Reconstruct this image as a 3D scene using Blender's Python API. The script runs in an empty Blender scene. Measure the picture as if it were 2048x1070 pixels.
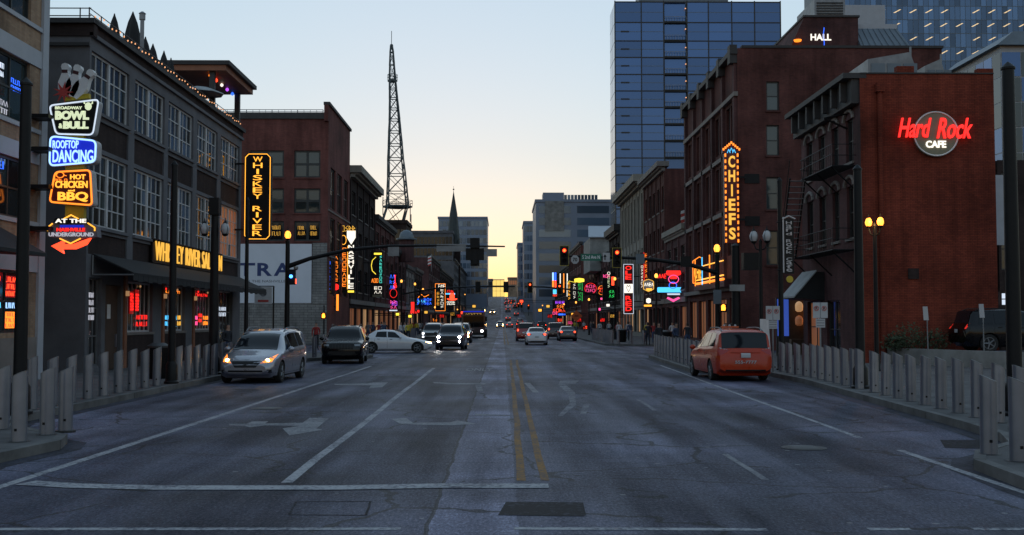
import bpy, bmesh, math, random
from mathutils import Vector, Matrix, Euler
random.seed(7)
R = math.radians
sc = bpy.context.scene
COL = sc.collection

# ------------------------------------------------------------------ camera
F = 2200.0            # focal length in pixels of a 2048 px wide picture
EYE = 2.05
cd = bpy.data.cameras.new('camera'); cam = bpy.data.objects.new('camera', cd); COL.objects.link(cam)
cd.sensor_width = 36.0; cd.lens = 36.0 * F / 2048.0; cd.clip_start = 0.1; cd.clip_end = 6000
cam.location = (0, 0, EYE)
cam.rotation_euler = (R(90) + math.atan(105 / F), 0, -math.atan(19 / F))
sc.camera = cam
sc.render.resolution_x = 1024; sc.render.resolution_y = 535
# ------------------------------------------------------------------ sky and sun (dusk, sun just at the horizon down the street)
SUN_EL, SUN_AZ = 0.6, -3.0
wd = bpy.data.worlds.new('World'); sc.world = wd; wd.use_nodes = True
wn = wd.node_tree.nodes; wl = wd.node_tree.links
bgn = wn['Background']; sky = wn.new('ShaderNodeTexSky'); sky.sky_type = 'NISHITA'; sky.sun_disc = False
sky.sun_elevation = R(SUN_EL); sky.sun_rotation = R(SUN_AZ)
sky.air_density = 1.3; sky.dust_density = 0.35; sky.ozone_density = 3.7; sky.altitude = 100
gm = wn.new('ShaderNodeGamma'); gm.inputs['Gamma'].default_value = 0.44
hs = wn.new('ShaderNodeHueSaturation'); hs.inputs['Saturation'].default_value = 0.87; hs.inputs['Value'].default_value = 5.9
wl.new(sky.outputs[0], gm.inputs['Color']); wl.new(gm.outputs[0], hs.inputs['Color']); wb = wn.new('ShaderNodeMix'); wb.data_type = 'RGBA'; wb.blend_type = 'MULTIPLY'; wb.inputs[0].default_value = 1.0; wb.inputs[7].default_value = (1.0, 1.035, 0.965, 1)
wl.new(hs.outputs[0], wb.inputs[6]); wl.new(wb.outputs[2], bgn.inputs['Color'])
bgn.inputs['Strength'].default_value = 0.15
sd = bpy.data.lights.new('sun', 'SUN'); sun = bpy.data.objects.new('sun', sd); COL.objects.link(sun)
sd.energy = 0.15; sd.angle = R(3); sd.color = (1.0, 0.72, 0.42)
sun.rotation_euler = (R(90 - SUN_EL), 0, R(180 - SUN_AZ)); sun.location = (0, 400, 90)
sc.view_settings.view_transform = 'Standard'; sc.view_settings.look = 'None'
sc.view_settings.exposure = 0.0; sc.view_settings.gamma = 1.0
sc.render.engine = 'CYCLES'
sc.cycles.use_denoising = True; sc.cycles.max_bounces = 5; sc.cycles.diffuse_bounces = 2; sc.cycles.glossy_bounces = 3
sc.cycles.caustics_reflective = False; sc.cycles.caustics_refractive = False; sc.cycles.sample_clamp_indirect = 4

# ------------------------------------------------------------------ geometry helpers
RM = Euler(cam.rotation_euler).to_matrix()
def ray(px, py): return RM @ Vector(((px - 1024) / F, (535 - py) / F, -1))
def at(px, py, Y):
    d = ray(px, py); return Vector((0, 0, EYE)) + d * (Y / d.y)
def atx(px, py, X):
    d = ray(px, py); return Vector((0, 0, EYE)) + d * (X / d.x)
def gnd(px, py, z=0.0):
    d = ray(px, py); return Vector((0, 0, EYE)) + d * ((z - EYE) / d.z)
def zg(Y):
    if Y < 290: return 0.0
    if Y < 370: return 0.05 * (Y - 290) ** 2 / 160.0
    if Y < 640: return 2.0 + 0.05 * (Y - 370)
    return 15.5

class Fr:
    """a flat frame: origin, U (right), V (up), N (out)"""
    def __init__(s, O, U=(1, 0, 0), V=(0, 0, 1), N=(0, -1, 0)):
        s.O = Vector(O); s.U = Vector(U); s.V = Vector(V); s.N = Vector(N)
    def p(s, u, v, n=0.0): return s.O + s.U * u + s.V * v + s.N * n
    def sh(s, u, v, n=0.0): return Fr(s.p(u, v, n), s.U, s.V, s.N)
def fr_left(X, Y0, z=0): return Fr((X, Y0, z), (0, 1, 0), (0, 0, 1), (1, 0, 0))     # facade on the left, facing the street
def fr_right(X, Y1, z=0): return Fr((X, Y1, z), (0, -1, 0), (0, 0, 1), (-1, 0, 0))  # facade on the right, facing the street
def fr_front(X0, Y, z=0): return Fr((X0, Y, z))                                     # faces the camera

class MB:
    def __init__(s): s.v = []; s.f = []; s.m = []; s.mi = 0
    def face(s, pts):
        b = len(s.v); s.v.extend(Vector(p) for p in pts); s.f.append(tuple(range(b, b + len(pts)))); s.m.append(s.mi)
    def box(s, a, b):
        x0, y0, z0 = [min(a[i], b[i]) for i in range(3)]; x1, y1, z1 = [max(a[i], b[i]) for i in range(3)]
        s.hexa([(x0, y0, z0), (x1, y0, z0), (x1, y1, z0), (x0, y1, z0), (x0, y0, z1), (x1, y0, z1), (x1, y1, z1), (x0, y1, z1)]); return s
    def hexa(s, p):
        b = len(s.v); s.v.extend(Vector(q) for q in p)
        for q in ((0, 3, 2, 1), (4, 5, 6, 7), (0, 1, 5, 4), (1, 2, 6, 5), (2, 3, 7, 6), (3, 0, 4, 7)):
            s.f.append(tuple(b + i for i in q)); s.m.append(s.mi)
        return s
    def fbox(s, fr, u0, u1, v0, v1, n0, n1):
        P = fr.p
        s.hexa([P(u0, v0, n1), P(u1, v0, n1), P(u1, v0, n0), P(u0, v0, n0), P(u0, v1, n1), P(u1, v1, n1), P(u1, v1, n0), P(u0, v1, n0)]); return s
    def prism(s, fr, poly, n0, n1):
        """polygon (u,v) counter-clockwise seen from outside, extruded n0..n1 (n1 = outer)"""
        k = len(poly); b = len(s.v)
        s.v.extend(fr.p(u, v, n1) for u, v in poly); s.v.extend(fr.p(u, v, n0) for u, v in poly)
        s.f.append(tuple(range(b, b + k))); s.m.append(s.mi)
        s.f.append(tuple(range(b + 2 * k - 1, b + k - 1, -1))); s.m.append(s.mi)
        for i in range(k):
            j = (i + 1) % k; s.f.append((b + i, b + k + i, b + k + j, b + j)); s.m.append(s.mi)
        return s
    def tube(s, a, b, r0, r1=None, n=8, caps=True):
        a = Vector(a); b = Vector(b); r1 = r0 if r1 is None else r1
        d = (b - a).normalized(); x = d.orthogonal().normalized(); y = d.cross(x); k = len(s.v)
        for c, r in ((a, r0), (b, r1)):
            for i in range(n):
                t = 2 * math.pi * i / n; s.v.append(c + (x * math.cos(t) + y * math.sin(t)) * r)
        for i in range(n):
            j = (i + 1) % n; s.f.append((k + i, k + j, k + n + j, k + n + i)); s.m.append(s.mi)
        if caps:
            s.f.append(tuple(k + i for i in reversed(range(n)))); s.m.append(s.mi)
            s.f.append(tuple(k + n + i for i in range(n))); s.m.append(s.mi)
        return s
    def path(s, pts, r, n=6, closed=False):
        q = list(pts) + ([pts[0]] if closed else [])
        for a, b in zip(q, q[1:]):
            if (Vector(a) - Vector(b)).length > 1e-4: s.tube(a, b, r, n=n)
        return s
    def lathe(s, c, prof, n=12, axis=(0, 0, 1)):
        """profile [(r, h)] spun about axis through c"""
        d = Vector(axis).normalized(); x = d.orthogonal().normalized(); y = d.cross(x); c = Vector(c); k = len(s.v)
        for r, h in prof:
            for i in range(n):
                t = 2 * math.pi * i / n; s.v.append(c + d * h + (x * math.cos(t) + y * math.sin(t)) * max(r, 1e-4))
        for q in range(len(prof) - 1):
            for i in range(n):
                j = (i + 1) % n; s.f.append((k + q * n + i, k + q * n + j, k + (q + 1) * n + j, k + (q + 1) * n + i)); s.m.append(s.mi)
        s.f.append(tuple(k + i for i in reversed(range(n)))); s.m.append(s.mi)
        e = k + (len(prof) - 1) * n; s.f.append(tuple(e + i for i in range(n))); s.m.append(s.mi)
        return s
    def mesh(s, name, mats, smooth=False):
        me = bpy.data.meshes.new(name); me.from_pydata([tuple(v) for v in s.v], [], s.f)
        for m in (mats if isinstance(mats, (list, tuple)) else [mats]): me.materials.append(MAT(m))
        if max(s.m, default=0) > 0: me.polygons.foreach_set('material_index', s.m)
        if smooth:
            me.polygons.foreach_set('use_smooth', [True] * len(s.f))
        me.update(); return me
    def build(s, name, mats, parent=None, smooth=False):
        me = s.mesh(name, mats, smooth)
        if smooth: me.set_sharp_from_angle(angle=R(38))
        return link(name, me, parent)
def link(name, me, parent=None, loc=None):
    o = bpy.data.objects.new(name, me); COL.objects.link(o)
    if parent is not None:
        o.parent = parent
        if parent.type == 'EMPTY': o.matrix_parent_inverse = parent.matrix_basis.inverted()
    if loc is not None: o.location = loc
    return o
def tag(o, label, cat=None, group=None, kind=None):
    o['label'] = label
    if cat: o['category'] = cat
    if group: o['group'] = group
    if kind: o['kind'] = kind
    return o
def thing(name, label, cat, loc=(0, 0, 0), group=None):
    o = bpy.data.objects.new(name, None); COL.objects.link(o); o.location = loc; o.empty_display_size = .3
    tag(o, label, cat, group); return o
def struct(name, mb, mats, label=None):
    o = mb.build(name, mats); o['kind'] = 'structure'
    if label: o['label'] = label
    return o
def copy_tree(o, parent=None):
    c = o.copy(); COL.objects.link(c)
    if parent is not None: c.parent = parent
    for ch in o.children: copy_tree(ch, c)
    return c
ORD = 'first second third fourth fifth sixth seventh eighth ninth tenth eleventh twelfth thirteenth fourteenth fifteenth sixteenth seventeenth eighteenth nineteenth twentieth'.split() + ['twenty-' + q for q in 'first second third fourth fifth sixth seventh eighth ninth'.split()]
def lerp(a, b, t): return a + (b - a) * t

# helper evaluations (lettering, cut-outs, skin) run in a small scratch scene, which is quicker
SCR = bpy.data.scenes.new('scratch')
def evaluate(objs):
    for o in objs: SCR.collection.objects.link(o)
    vl = SCR.view_layers[0]; dg = vl.depsgraph; vl.update(); dg = vl.depsgraph
    me = bpy.data.meshes.new_from_object(objs[0].evaluated_get(dg))
    for o in objs: bpy.data.objects.remove(o)
    return me

# ------------------------------------------------------------------ materials
_M = {}; _SPEC = {}
def MAT(n):
    if n not in _M: _M[n] = _SPEC[n]()
    return _M[n]
def newmat(n):
    m = bpy.data.materials.new(n); m.use_nodes = True; return m, m.node_tree.nodes, m.node_tree.links, m.node_tree.nodes['Principled BSDF']
def coords(N, L, mode='world'):
    g = N.new('ShaderNodeNewGeometry'); return g.outputs['Position']
def noise(N, L, vec, scale, detail=4, rough=.6):
    t = N.new('ShaderNodeTexNoise'); t.inputs['Scale'].default_value = scale; t.inputs['Detail'].default_value = detail
    t.inputs['Roughness'].default_value = rough
    if vec is not None: L.new(vec, t.inputs['Vector'])
    return t.outputs['Fac']
def ramp(N, L, fac, stops):
    r = N.new('ShaderNodeValToRGB'); e = r.color_ramp.elements
    while len(e) < len(stops): e.new(.5)
    for i, (p, c) in enumerate(stops):
        e[i].position = p; e[i].color = (c, c, c, 1) if isinstance(c, (int, float)) else (*c, 1)
    L.new(fac, r.inputs['Fac']); return r.outputs['Color']
def mixc(N, L, fac, a, b, mode='MIX'):
    x = N.new('ShaderNodeMix'); x.data_type = 'RGBA'; x.blend_type = mode
    for sck, v in ((x.inputs[0], fac), (x.inputs[6], a), (x.inputs[7], b)):
        if isinstance(v, (int, float)): sck.default_value = v
        elif isinstance(v, tuple): sck.default_value = (*v, 1)
        else: L.new(v, sck)
    return x.outputs[2]
def math_(N, L, op, a, b=None):
    x = N.new('ShaderNodeMath'); x.operation = op
    for sck, v in ((x.inputs[0], a), (x.inputs[1], b)):
        if v is None: continue
        if isinstance(v, (int, float)): sck.default_value = v
        else: L.new(v, sck)
    return x.outputs[0]
def bump(N, L, h, strength, dist, B):
    b = N.new('ShaderNodeBump'); b.inputs['Strength'].default_value = strength; b.inputs['Distance'].default_value = dist
    L.new(h, b.inputs['Height']); L.new(b.outputs[0], B.inputs['Normal'])
def plain(n, col, rough=.6, metal=0, var=.25, scale=2.0, coat=0, spec=.5, bmp=0):
    def f():
        m, N, L, B = newmat(n)
        p = coords(N, L); k = ramp(N, L, noise(N, L, p, scale, 5), [(.3, 1 - var), (.7, 1 + var * .6)])
        L.new(mixc(N, L, 1.0, col, k, 'MULTIPLY'), B.inputs['Base Color'])
        B.inputs['Roughness'].default_value = rough; B.inputs['Metallic'].default_value = metal
        B.inputs['Coat Weight'].default_value = coat; B.inputs['Specular IOR Level'].default_value = spec
        if bmp: bump(N, L, noise(N, L, p, scale * 8, 4), bmp, .02, B)
        return m
    _SPEC[n] = f
def paint(n, col, metal=.35, rough=.32, coat=1.0, spec=.5):
    def f():
        m, N, L, B = newmat(n)
        tc = N.new('ShaderNodeTexCoord').outputs['Object']
        d = ramp(N, L, noise(N, L, tc, 3.0, 6), [(.35, .9), (.75, 1.0)])
        L.new(mixc(N, L, 1.0, col, d, 'MULTIPLY'), B.inputs['Base Color'])
        L.new(ramp(N, L, noise(N, L, tc, 5.0, 4), [(.3, rough * .8), (.8, rough * 1.35)]), B.inputs['Roughness'])
        B.inputs['Metallic'].default_value = metal; B.inputs['Coat Weight'].default_value = coat; B.inputs['Coat Roughness'].default_value = .04; B.inputs['Specular IOR Level'].default_value = spec
        return m
    _SPEC[n] = f
def glow(n, col, s):
    def f():
        m, N, L, B = newmat(n)
        B.inputs['Base Color'].default_value = (*[min(.8, c * .6 + .02) for c in col], 1); B.inputs['Roughness'].default_value = .4
        B.inputs['Emission Color'].default_value = (*col, 1); B.inputs['Emission Strength'].default_value = s
        return m
    _SPEC[n] = f
def glass(n, col=(.02, .025, .03), rough=.05, spec=.6, wavy=.15, metal=0.0, lo=.55, hi=1.5):
    def f():
        m, N, L, B = newmat(n)
        oi = N.new('ShaderNodeObjectInfo')
        v = ramp(N, L, oi.outputs['Random'], [(0, lo), (1, hi)])
        L.new(mixc(N, L, 1.0, col, v, 'MULTIPLY'), B.inputs['Base Color'])
        B.inputs['Roughness'].default_value = rough; B.inputs['Specular IOR Level'].default_value = spec; B.inputs['Metallic'].default_value = metal
        bump(N, L, noise(N, L, coords(N, L), .6, 2), wavy, .05, B)
        return m
    _SPEC[n] = f
def brick(n, c1, c2, mortar, s=1.0, painted=False, bmp=.5):
    def f():
        m, N, L, B = newmat(n)
        p = coords(N, L); sx = N.new('ShaderNodeSeparateXYZ'); L.new(p, sx.inputs[0])
        cx = N.new('ShaderNodeCombineXYZ'); L.new(math_(N, L, 'ADD', sx.outputs[0], sx.outputs[1]), cx.inputs[0]); L.new(sx.outputs[2], cx.inputs[1])
        b = N.new('ShaderNodeTexBrick'); L.new(cx.outputs[0], b.inputs['Vector']); b.inputs['Scale'].default_value = 1.0
        b.inputs['Brick Width'].default_value = .22 * s; b.inputs['Row Height'].default_value = .075 * s; b.inputs['Mortar Size'].default_value = .008 * s
        b.inputs['Mortar Smooth'].default_value = .3; b.inputs['Bias'].default_value = -.1
        b.inputs['Color1'].default_value = (*c1, 1); b.inputs['Color2'].default_value = (*c2, 1); b.inputs['Mortar'].default_value = (*mortar, 1)
        k = ramp(N, L, noise(N, L, p, .35, 6, .65), [(.28, .5), (.5, 1.0), (.74, 1.5)])
        c = mixc(N, L, 1.0, b.outputs['Color'], k, 'MULTIPLY')
        # rain streaks with a shape of their own
        mp = N.new('ShaderNodeMapping'); mp.inputs['Scale'].default_value = (1.6, 1.6, .12); L.new(p, mp.inputs['Vector'])
        st = ramp(N, L, noise(N, L, mp.outputs[0], 1.0, 5, .7), [(.42, 1.05), (.72, .5)])
        c = mixc(N, L, .8, c, st, 'MULTIPLY')
        L.new(c, B.inputs['Base Color']); B.inputs['Roughness'].default_value = .88; B.inputs['Specular IOR Level'].default_value = .18
        bump(N, L, b.outputs['Fac'], -bmp, .012, B)
        return m
    _SPEC[n] = f

plain('sidewalk', (.12, .117, .118), .85, var=.4, scale=1.2, bmp=.15, spec=.15)
plain('kerb', (.115, .113, .112), .8, var=.45, scale=1.5, bmp=.2)
plain('concrete', (.24, .235, .225), .85, var=.4, scale=.9, bmp=.2)
plain('ground', (.06, .06, .055), .95, var=.3, scale=.3)
plain('steel', (.235, .255, .30), .33, .7, var=.12, scale=3)
plain('black_metal', (.006, .006, .007), .5, 0, var=.3, scale=4, spec=.25)
plain('dark_metal', (.03, .031, .033), .5, .2, var=.3, scale=2)
plain('grey_metal', (.22, .23, .24), .5, .5, var=.25, scale=2)
plain('galv', (.22, .23, .245), .5, .6, var=.3, scale=1.5)
plain('tower_steel', (.07, .09, .1), .6, .3, var=.2, scale=1)
plain('rubber', (.012, .012, .012), .8, var=.2)
plain('plastic_black', (.008, .008, .009), .45, var=.2, spec=.3)
plain('white_frame', (.52, .53, .54), .5, var=.15, scale=3)
plain('black_frame', (.02, .024, .026), .45, var=.2, scale=3)
plain('grey_stucco', (.125, .125, .137), .9, var=.28, scale=.8, bmp=.15)
plain('light_panel', (.38, .40, .44), .6, var=.1, scale=1.5)
plain('stone', (.26, .235, .2), .85, var=.25, scale=1.0, bmp=.2)
plain('trim_stone', (.2, .175, .16), .85, var=.25, scale=1.2, bmp=.2)
plain('dark_cornice', (.035, .033, .034), .7, var=.3, scale=1.5)
plain('awning_cloth', (.014, .015, .017), .85, var=.25, scale=2.5, bmp=.2)
plain('umbrella_cloth', (.02, .022, .024), .85, var=.3, scale=2)
plain('grey_cloth', (.3, .32, .33), .85, var=.2, scale=2)
plain('wood_dark', (.07, .04, .025), .6, var=.35, scale=3)
plain('wood_warm', (.26, .10, .05), .6, var=.3, scale=2)
plain('roofing', (.05, .05, .052), .9, var=.3, scale=.6)
plain('slate_metal', (.13, .16, .19), .5, .3, var=.2, scale=.7)
plain('far_haze', (.21, .25, .33), .5, .2, var=.12, scale=.2)  # distance haze put into the colour: paler and bluer for skyline blocks
plain('billboard', (.66, .68, .74), .6, var=.06, scale=.8)
plain('navy_print', (.03, .05, .16), .6, var=.1)
plain('red_print', (.45, .05, .04), .6, var=.1)
plain('grey_print', (.2, .2, .22), .6, var=.1)
plain('white_paint', (.72, .72, .72), .5, var=.12)
plain('sign_white', (.42, .42, .43), .5, var=.1)
plain('sign_green', (.01, .14, .09), .5, var=.1)
plain('sign_black', (.006, .006, .007), .5, var=.2, spec=.25)
plain('sign_red', (.10, .008, .008), .5, var=.2)
plain('sign_maroon', (.05, .008, .012), .5, var=.2)
plain('sign_yellow', (.45, .34, .02), .5, var=.1)
plain('sign_grey', (.14, .14, .17), .5, var=.15)
plain('sign_tan', (.20, .18, .12), .6, var=.15)
plain('orange_sign', (.55, .10, .02), .5, var=.1)
plain('copper_green', (.045, .055, .055), .7, var=.3, scale=.6)
plain('fabric_white', (.55, .55, .57), .9, var=.2)
plain('leaf_a', (.03, .05, .02), .7, var=.3)
plain('leaf_b', (.05, .07, .03), .7, var=.3)
plain('bark', (.05, .035, .025), .95, var=.3, scale=6)
plain('skin', (.35, .2, .14), .6, var=.1)
plain('cloth_dark', (.02, .022, .03), .9, var=.3, scale=6)
plain('cloth_denim', (.04, .06, .12), .9, var=.3, scale=6)
plain('cloth_white', (.5, .5, .52), .9, var=.15, scale=6)
plain('cloth_yellow', (.55, .42, .04), .9, var=.15, scale=6)
plain('cloth_red', (.3, .03, .03), .9, var=.2, scale=6)
plain('cloth_grey', (.14, .14, .15), .9, var=.2, scale=6)
plain('hair', (.02, .013, .01), .7, var=.3, scale=8)
brick('brick_red', (.115, .042, .036), (.085, .031, .029), (.082, .047, .043))
brick('brick_painted', (.21, .045, .025), (.15, .032, .02), (.075, .018, .014), bmp=.6)
brick('brick_brown', (.17, .06, .052), (.13, .047, .042), (.12, .064, .056))
brick('brick_tan', (.34, .23, .15), (.27, .17, .11), (.24, .20, .16))
brick('brick_dark', (.042, .028, .026), (.03, .021, .02), (.032, .025, .024))
brick('brick_plum', (.10, .045, .044), (.075, .036, .038), (.08, .05, .05))
brick('stone_block', (.26, .25, .24), (.2, .195, .19), (.13, .125, .12), s=3.0)
glass('pane_dark', (.012, .014, .016), .06)
glass('pane_teal', (.02, .035, .04), .05, .8)
glass('pane_blue', (.06, .115, .25), .08, .8, .1, .6, .82, 1.2)
glass('pane_office', (.07, .12, .21), .1, .8, .1, .5)
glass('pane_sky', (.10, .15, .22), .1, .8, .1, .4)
glass('car_glass', (.006, .008, .011), .05, .3, .02)
glow('pane_warm', (1.0, .34, .13), .08)
glow('pane_lit', (1.0, .55, .25), .3)
for n, c, s in (('n_red', (1, .02, .015), 1.5), ('n_redhot', (1, .06, .02), 2.4), ('n_orange', (1, .24, .02), 1.8), ('n_amber', (1, .42, .04), 1.7), ('n_gold', (1, .52, .07), .95),
                ('n_yellow', (1, .75, .06), 1.5), ('n_white', (1, .93, .8), 1.2), ('n_cool', (.75, .85, 1), .85), ('n_cream', (.85, .95, .62), .75), ('n_blue', (.03, .14, 1), 1.7),
                ('n_deepblue', (.005, .02, .55), .8), ('n_cyan', (.08, .55, 1), 1.4), ('n_paleblue', (.35, .6, 1), 1.6), ('n_teal', (.1, .8, .65), 1.0), ('n_green', (.03, .7, .12), 1.2), ('n_pink', (1, .08, .3), 1.5),
                ('n_purple', (.5, .1, 1), 1.4), ('lamp_glow', (1, .36, .04), 3.0), ('lamp_far', (1, .40, .06), 2.4), ('bulb', (1, .45, .2), 1.1), ('head_warm', (1, .58, .18), 60.0),
                ('head_white', (.9, .93, 1), 14.0), ('head_violet', (.95, .88, .8), 160.0), ('tail_on', (1, .06, .02), 4.0), ('tail_dim', (1, .03, .015), .5), ('signal_red', (1, .13, .02), 3.6), ('signal_hand', (1, .28, .02), 5.0),
                ('police_blue', (.05, .25, 1), 6.0), ('office_strip', (1, .72, .38), .9), ('screen_red', (.6, .012, .012), .35), ('screen_blue', (.05, .12, .6), .5),
                ('sunset_glow', (1, .68, .16), .95), ('shop_warm', (1, .38, .08), .9), ('white_neon_dim', (.8, .8, .9), .45), ('bus_amber', (1, .6, .15), 1.0)):
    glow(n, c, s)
glow('taillens', (.35, .01, .008), .05)
paint('p_silver', (.33, .33, .37), .6); paint('p_black', (.002, .002, .003), 0, .25, .35, .2); paint('p_white', (.62, .63, .66), .05); paint('p_navy', (.012, .014, .028), .2)
paint('p_grey', (.3, .31, .32), .5); paint('p_red', (.28, .015, .012), .2); paint('p_orange', (.42, .032, .004), .0, .3, .3, .3); paint('p_brown', (.035, .012, .012), .3); paint('p_bus', (.05, .03, .04), .2)

def asphalt():
    m, N, L, B = newmat('asphalt')
    p = coords(N, L); sx = N.new('ShaderNodeSeparateXYZ'); L.new(p, sx.inputs[0]); X = sx.outputs[0]
    fine = noise(N, L, p, 45, 3, .7); big = noise(N, L, p, .16, 6, .62)
    mp = N.new('ShaderNodeMapping'); mp.inputs['Scale'].default_value = (.9, .07, 1); L.new(p, mp.inputs['Vector'])
    streak = noise(N, L, mp.outputs[0], 1.0, 5, .6)
    mpg = N.new('ShaderNodeMapping'); mpg.inputs['Scale'].default_value = (1, .35, 1); L.new(p, mpg.inputs['Vector'])
    grit = noise(N, L, mpg.outputs[0], 30, 5, .8)
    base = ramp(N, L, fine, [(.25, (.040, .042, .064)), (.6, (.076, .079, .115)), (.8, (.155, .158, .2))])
    base = mixc(N, L, .85, base, ramp(N, L, grit, [(.32, .42), (.46, .85), (.55, 1.1), (.68, 2.3)]), 'MULTIPLY')
    base = mixc(N, L, 1.0, base, ramp(N, L, big, [(.36, .42), (.5, 1.0), (.62, 1.75)]), 'MULTIPLY')
    base = mixc(N, L, .9, base, ramp(N, L, streak, [(.36, .5), (.5, 1.0), (.66, 1.55)]), 'MULTIPLY')
    # the older paler slab beside the centre line: its own concrete
    w = math_(N, L, 'MULTIPLY', math_(N, L, 'SUBTRACT', noise(N, L, p, 1.2, 4), .5), .12)
    xx = math_(N, L, 'ADD', X, w)
    a = math_(N, L, 'GREATER_THAN', xx, -.74); b = math_(N, L, 'LESS_THAN', xx, .16)
    strip = math_(N, L, 'MULTIPLY', a, b)
    base = mixc(N, L, math_(N, L, 'MULTIPLY', strip, .75), base, mixc(N, L, 1.0, base, (2.1, 2.05, 2.0), 'MULTIPLY'))
    c = math_(N, L, 'LESS_THAN', xx, -.74); d = math_(N, L, 'GREATER_THAN', xx, -5.9)
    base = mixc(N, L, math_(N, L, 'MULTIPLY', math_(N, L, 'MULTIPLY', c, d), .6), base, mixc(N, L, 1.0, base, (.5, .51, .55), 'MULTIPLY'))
    jt = math_(N, L, 'LESS_THAN', math_(N, L, 'ABSOLUTE', math_(N, L, 'ADD', xx, .74)), .022)
    base = mixc(N, L, math_(N, L, 'MULTIPLY', jt, .8), base, (.012, .012, .012))
    # cracks
    vo = N.new('ShaderNodeTexVoronoi'); vo.feature = 'DISTANCE_TO_EDGE'; vo.inputs['Scale'].default_value = .33
    wp = N.new('ShaderNodeMapping'); L.new(p, wp.inputs['Vector'])
    wv = N.new('ShaderNodeVectorMath'); wv.operation = 'ADD'; nz = N.new('ShaderNodeTexNoise'); nz.inputs['Scale'].default_value = .9; nz.inputs['Detail'].default_value = 5
    L.new(p, nz.inputs['Vector']); L.new(p, wv.inputs[0]); L.new(nz.outputs['Color'], wv.inputs[1]); L.new(wv.outputs[0], vo.inputs['Vector'])
    cr = math_(N, L, 'LESS_THAN', vo.outputs['Distance'], .011)
    cr = math_(N, L, 'MULTIPLY', cr, math_(N, L, 'GREATER_THAN', big, .46))
    base = mixc(N, L, math_(N, L, 'MULTIPLY', cr, .8), base, (.014, .014, .014))
    # slab joints across the street and dark tyre lanes
    Y_ = math_(N, L, 'ADD', sx.outputs[1], w)
    tj = math_(N, L, 'LESS_THAN', math_(N, L, 'FRACT', math_(N, L, 'MULTIPLY', Y_, 1 / 5.3)), .006)
    base = mixc(N, L, math_(N, L, 'MULTIPLY', tj, .65), base, (.013, .013, .014))
    for cx_ in (-5.2, -3.6, 1.5, 3.1, 4.9):
        d_ = math_(N, L, 'ABSOLUTE', math_(N, L, 'SUBTRACT', xx, cx_)); k_ = ramp(N, L, d_, [(.0, .62), (.38, 1.0)])
        base = mixc(N, L, math_(N, L, 'MULTIPLY', ramp(N, L, streak, [(.4, 0.0), (.6, 1.0)]), .8), base, mixc(N, L, 1.0, base, k_, 'MULTIPLY'))
    # pale gum spots and litter flecks
    v2 = N.new('ShaderNodeTexVoronoi'); v2.inputs['Scale'].default_value = 1.5; L.new(p, v2.inputs['Vector'])
    sp = math_(N, L, 'LESS_THAN', v2.outputs['Distance'], .06)
    base = mixc(N, L, math_(N, L, 'MULTIPLY', sp, .55), base, (.3, .3, .3))
    L.new(base, B.inputs['Base Color'])
    L.new(ramp(N, L, grit, [(.3, .7), (.7, .45)]), B.inputs['Roughness']); L.new(ramp(N, L, streak, [(.42, .08), (.66, .26)]), B.inputs['Specular IOR Level'])
    h = math_(N, L, 'ADD', math_(N, L, 'MULTIPLY', fine, .5), math_(N, L, 'MULTIPLY', grit, .8)); bump(N, L, h, .7, .014, B)
    return m
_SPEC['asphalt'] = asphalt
def road_paint(n, col, lo=.36, hi=.5):
    def f():
        m, N, L, B = newmat(n); p = coords(N, L)
        w = ramp(N, L, math_(N, L, 'ADD', math_(N, L, 'MULTIPLY', noise(N, L, p, 14, 6, .7), .65), math_(N, L, 'MULTIPLY', noise(N, L, p, 1.3, 4, .6), .35)), [(lo, 0.0), (hi, 1.0)])
        f_ = ramp(N, L, noise(N, L, p, 30, 3, .7), [(.3, .75), (.7, 1.05)])
        c = mixc(N, L, 1.0, col, f_, 'MULTIPLY'); L.new(mixc(N, L, w, (.06, .062, .085), c), B.inputs['Base Color']); B.inputs['Roughness'].default_value = .65; B.inputs['Specular IOR Level'].default_value = .1
        bump(N, L, noise(N, L, p, 40, 3), .2, .01, B); return m
    _SPEC[n] = f
road_paint('line_white', (.40, .40, .42), .38, .54); road_paint('line_worn', (.34, .34, .35), .36, .6); road_paint('line_yellow', (.32, .16, .03), .40, .58)
road_paint('line_ghost', (.30, .30, .32), .42, .62); road_paint('patch_dark', (.009, .009, .012), .36, .5); road_paint('gutter', (.012, .012, .012), .42, .62); road_paint('red_stain', (.2, .06, .05), .48, .75)
def striped(n, c1, c2, scale):
    def f():
        m, N, L, B = newmat(n); p = coords(N, L); sx = N.new('ShaderNodeSeparateXYZ'); L.new(p, sx.inputs[0])
        w = math_(N, L, 'GREATER_THAN', math_(N, L, 'FRACT', math_(N, L, 'MULTIPLY', sx.outputs[2], 1 / scale)), .55)
        k = ramp(N, L, noise(N, L, p, .3, 4), [(.3, .8), (.7, 1.15)])
        L.new(mixc(N, L, 1.0, mixc(N, L, w, c1, c2), k, 'MULTIPLY'), B.inputs['Base Color']); B.inputs['Roughness'].default_value = .35
        return m
    _SPEC[n] = f
striped('far_bands', (.16, .19, .24), (.05, .065, .09), 3.6)
# ================================================================== ground, road, pavements
YS = [-60, -10, 40, 100, 200, 290, 310, 330, 350, 370, 420, 480, 540, 600, 640, 700, 1200, 4000]
g = MB()
for a, b in zip(YS, YS[1:]): g.face([(-2600, a, zg(a) - .03), (2600, a, zg(a) - .03), (2600, b, zg(b) - .03), (-2600, b, zg(b) - .03)])
struct('ground', g, 'ground')
g = MB()
YR = [-12, 20, 60, 100, 150, 200, 250, 290] + list(range(300, 380, 10)) + [420, 480, 540, 600, 640, 700]
for a, b in zip(YR, YR[1:]): g.face([(-45, a, zg(a)), (45, a, zg(a)), (45, b, zg(b)), (-45, b, zg(b))])
struct('road', g, 'asphalt')

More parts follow.
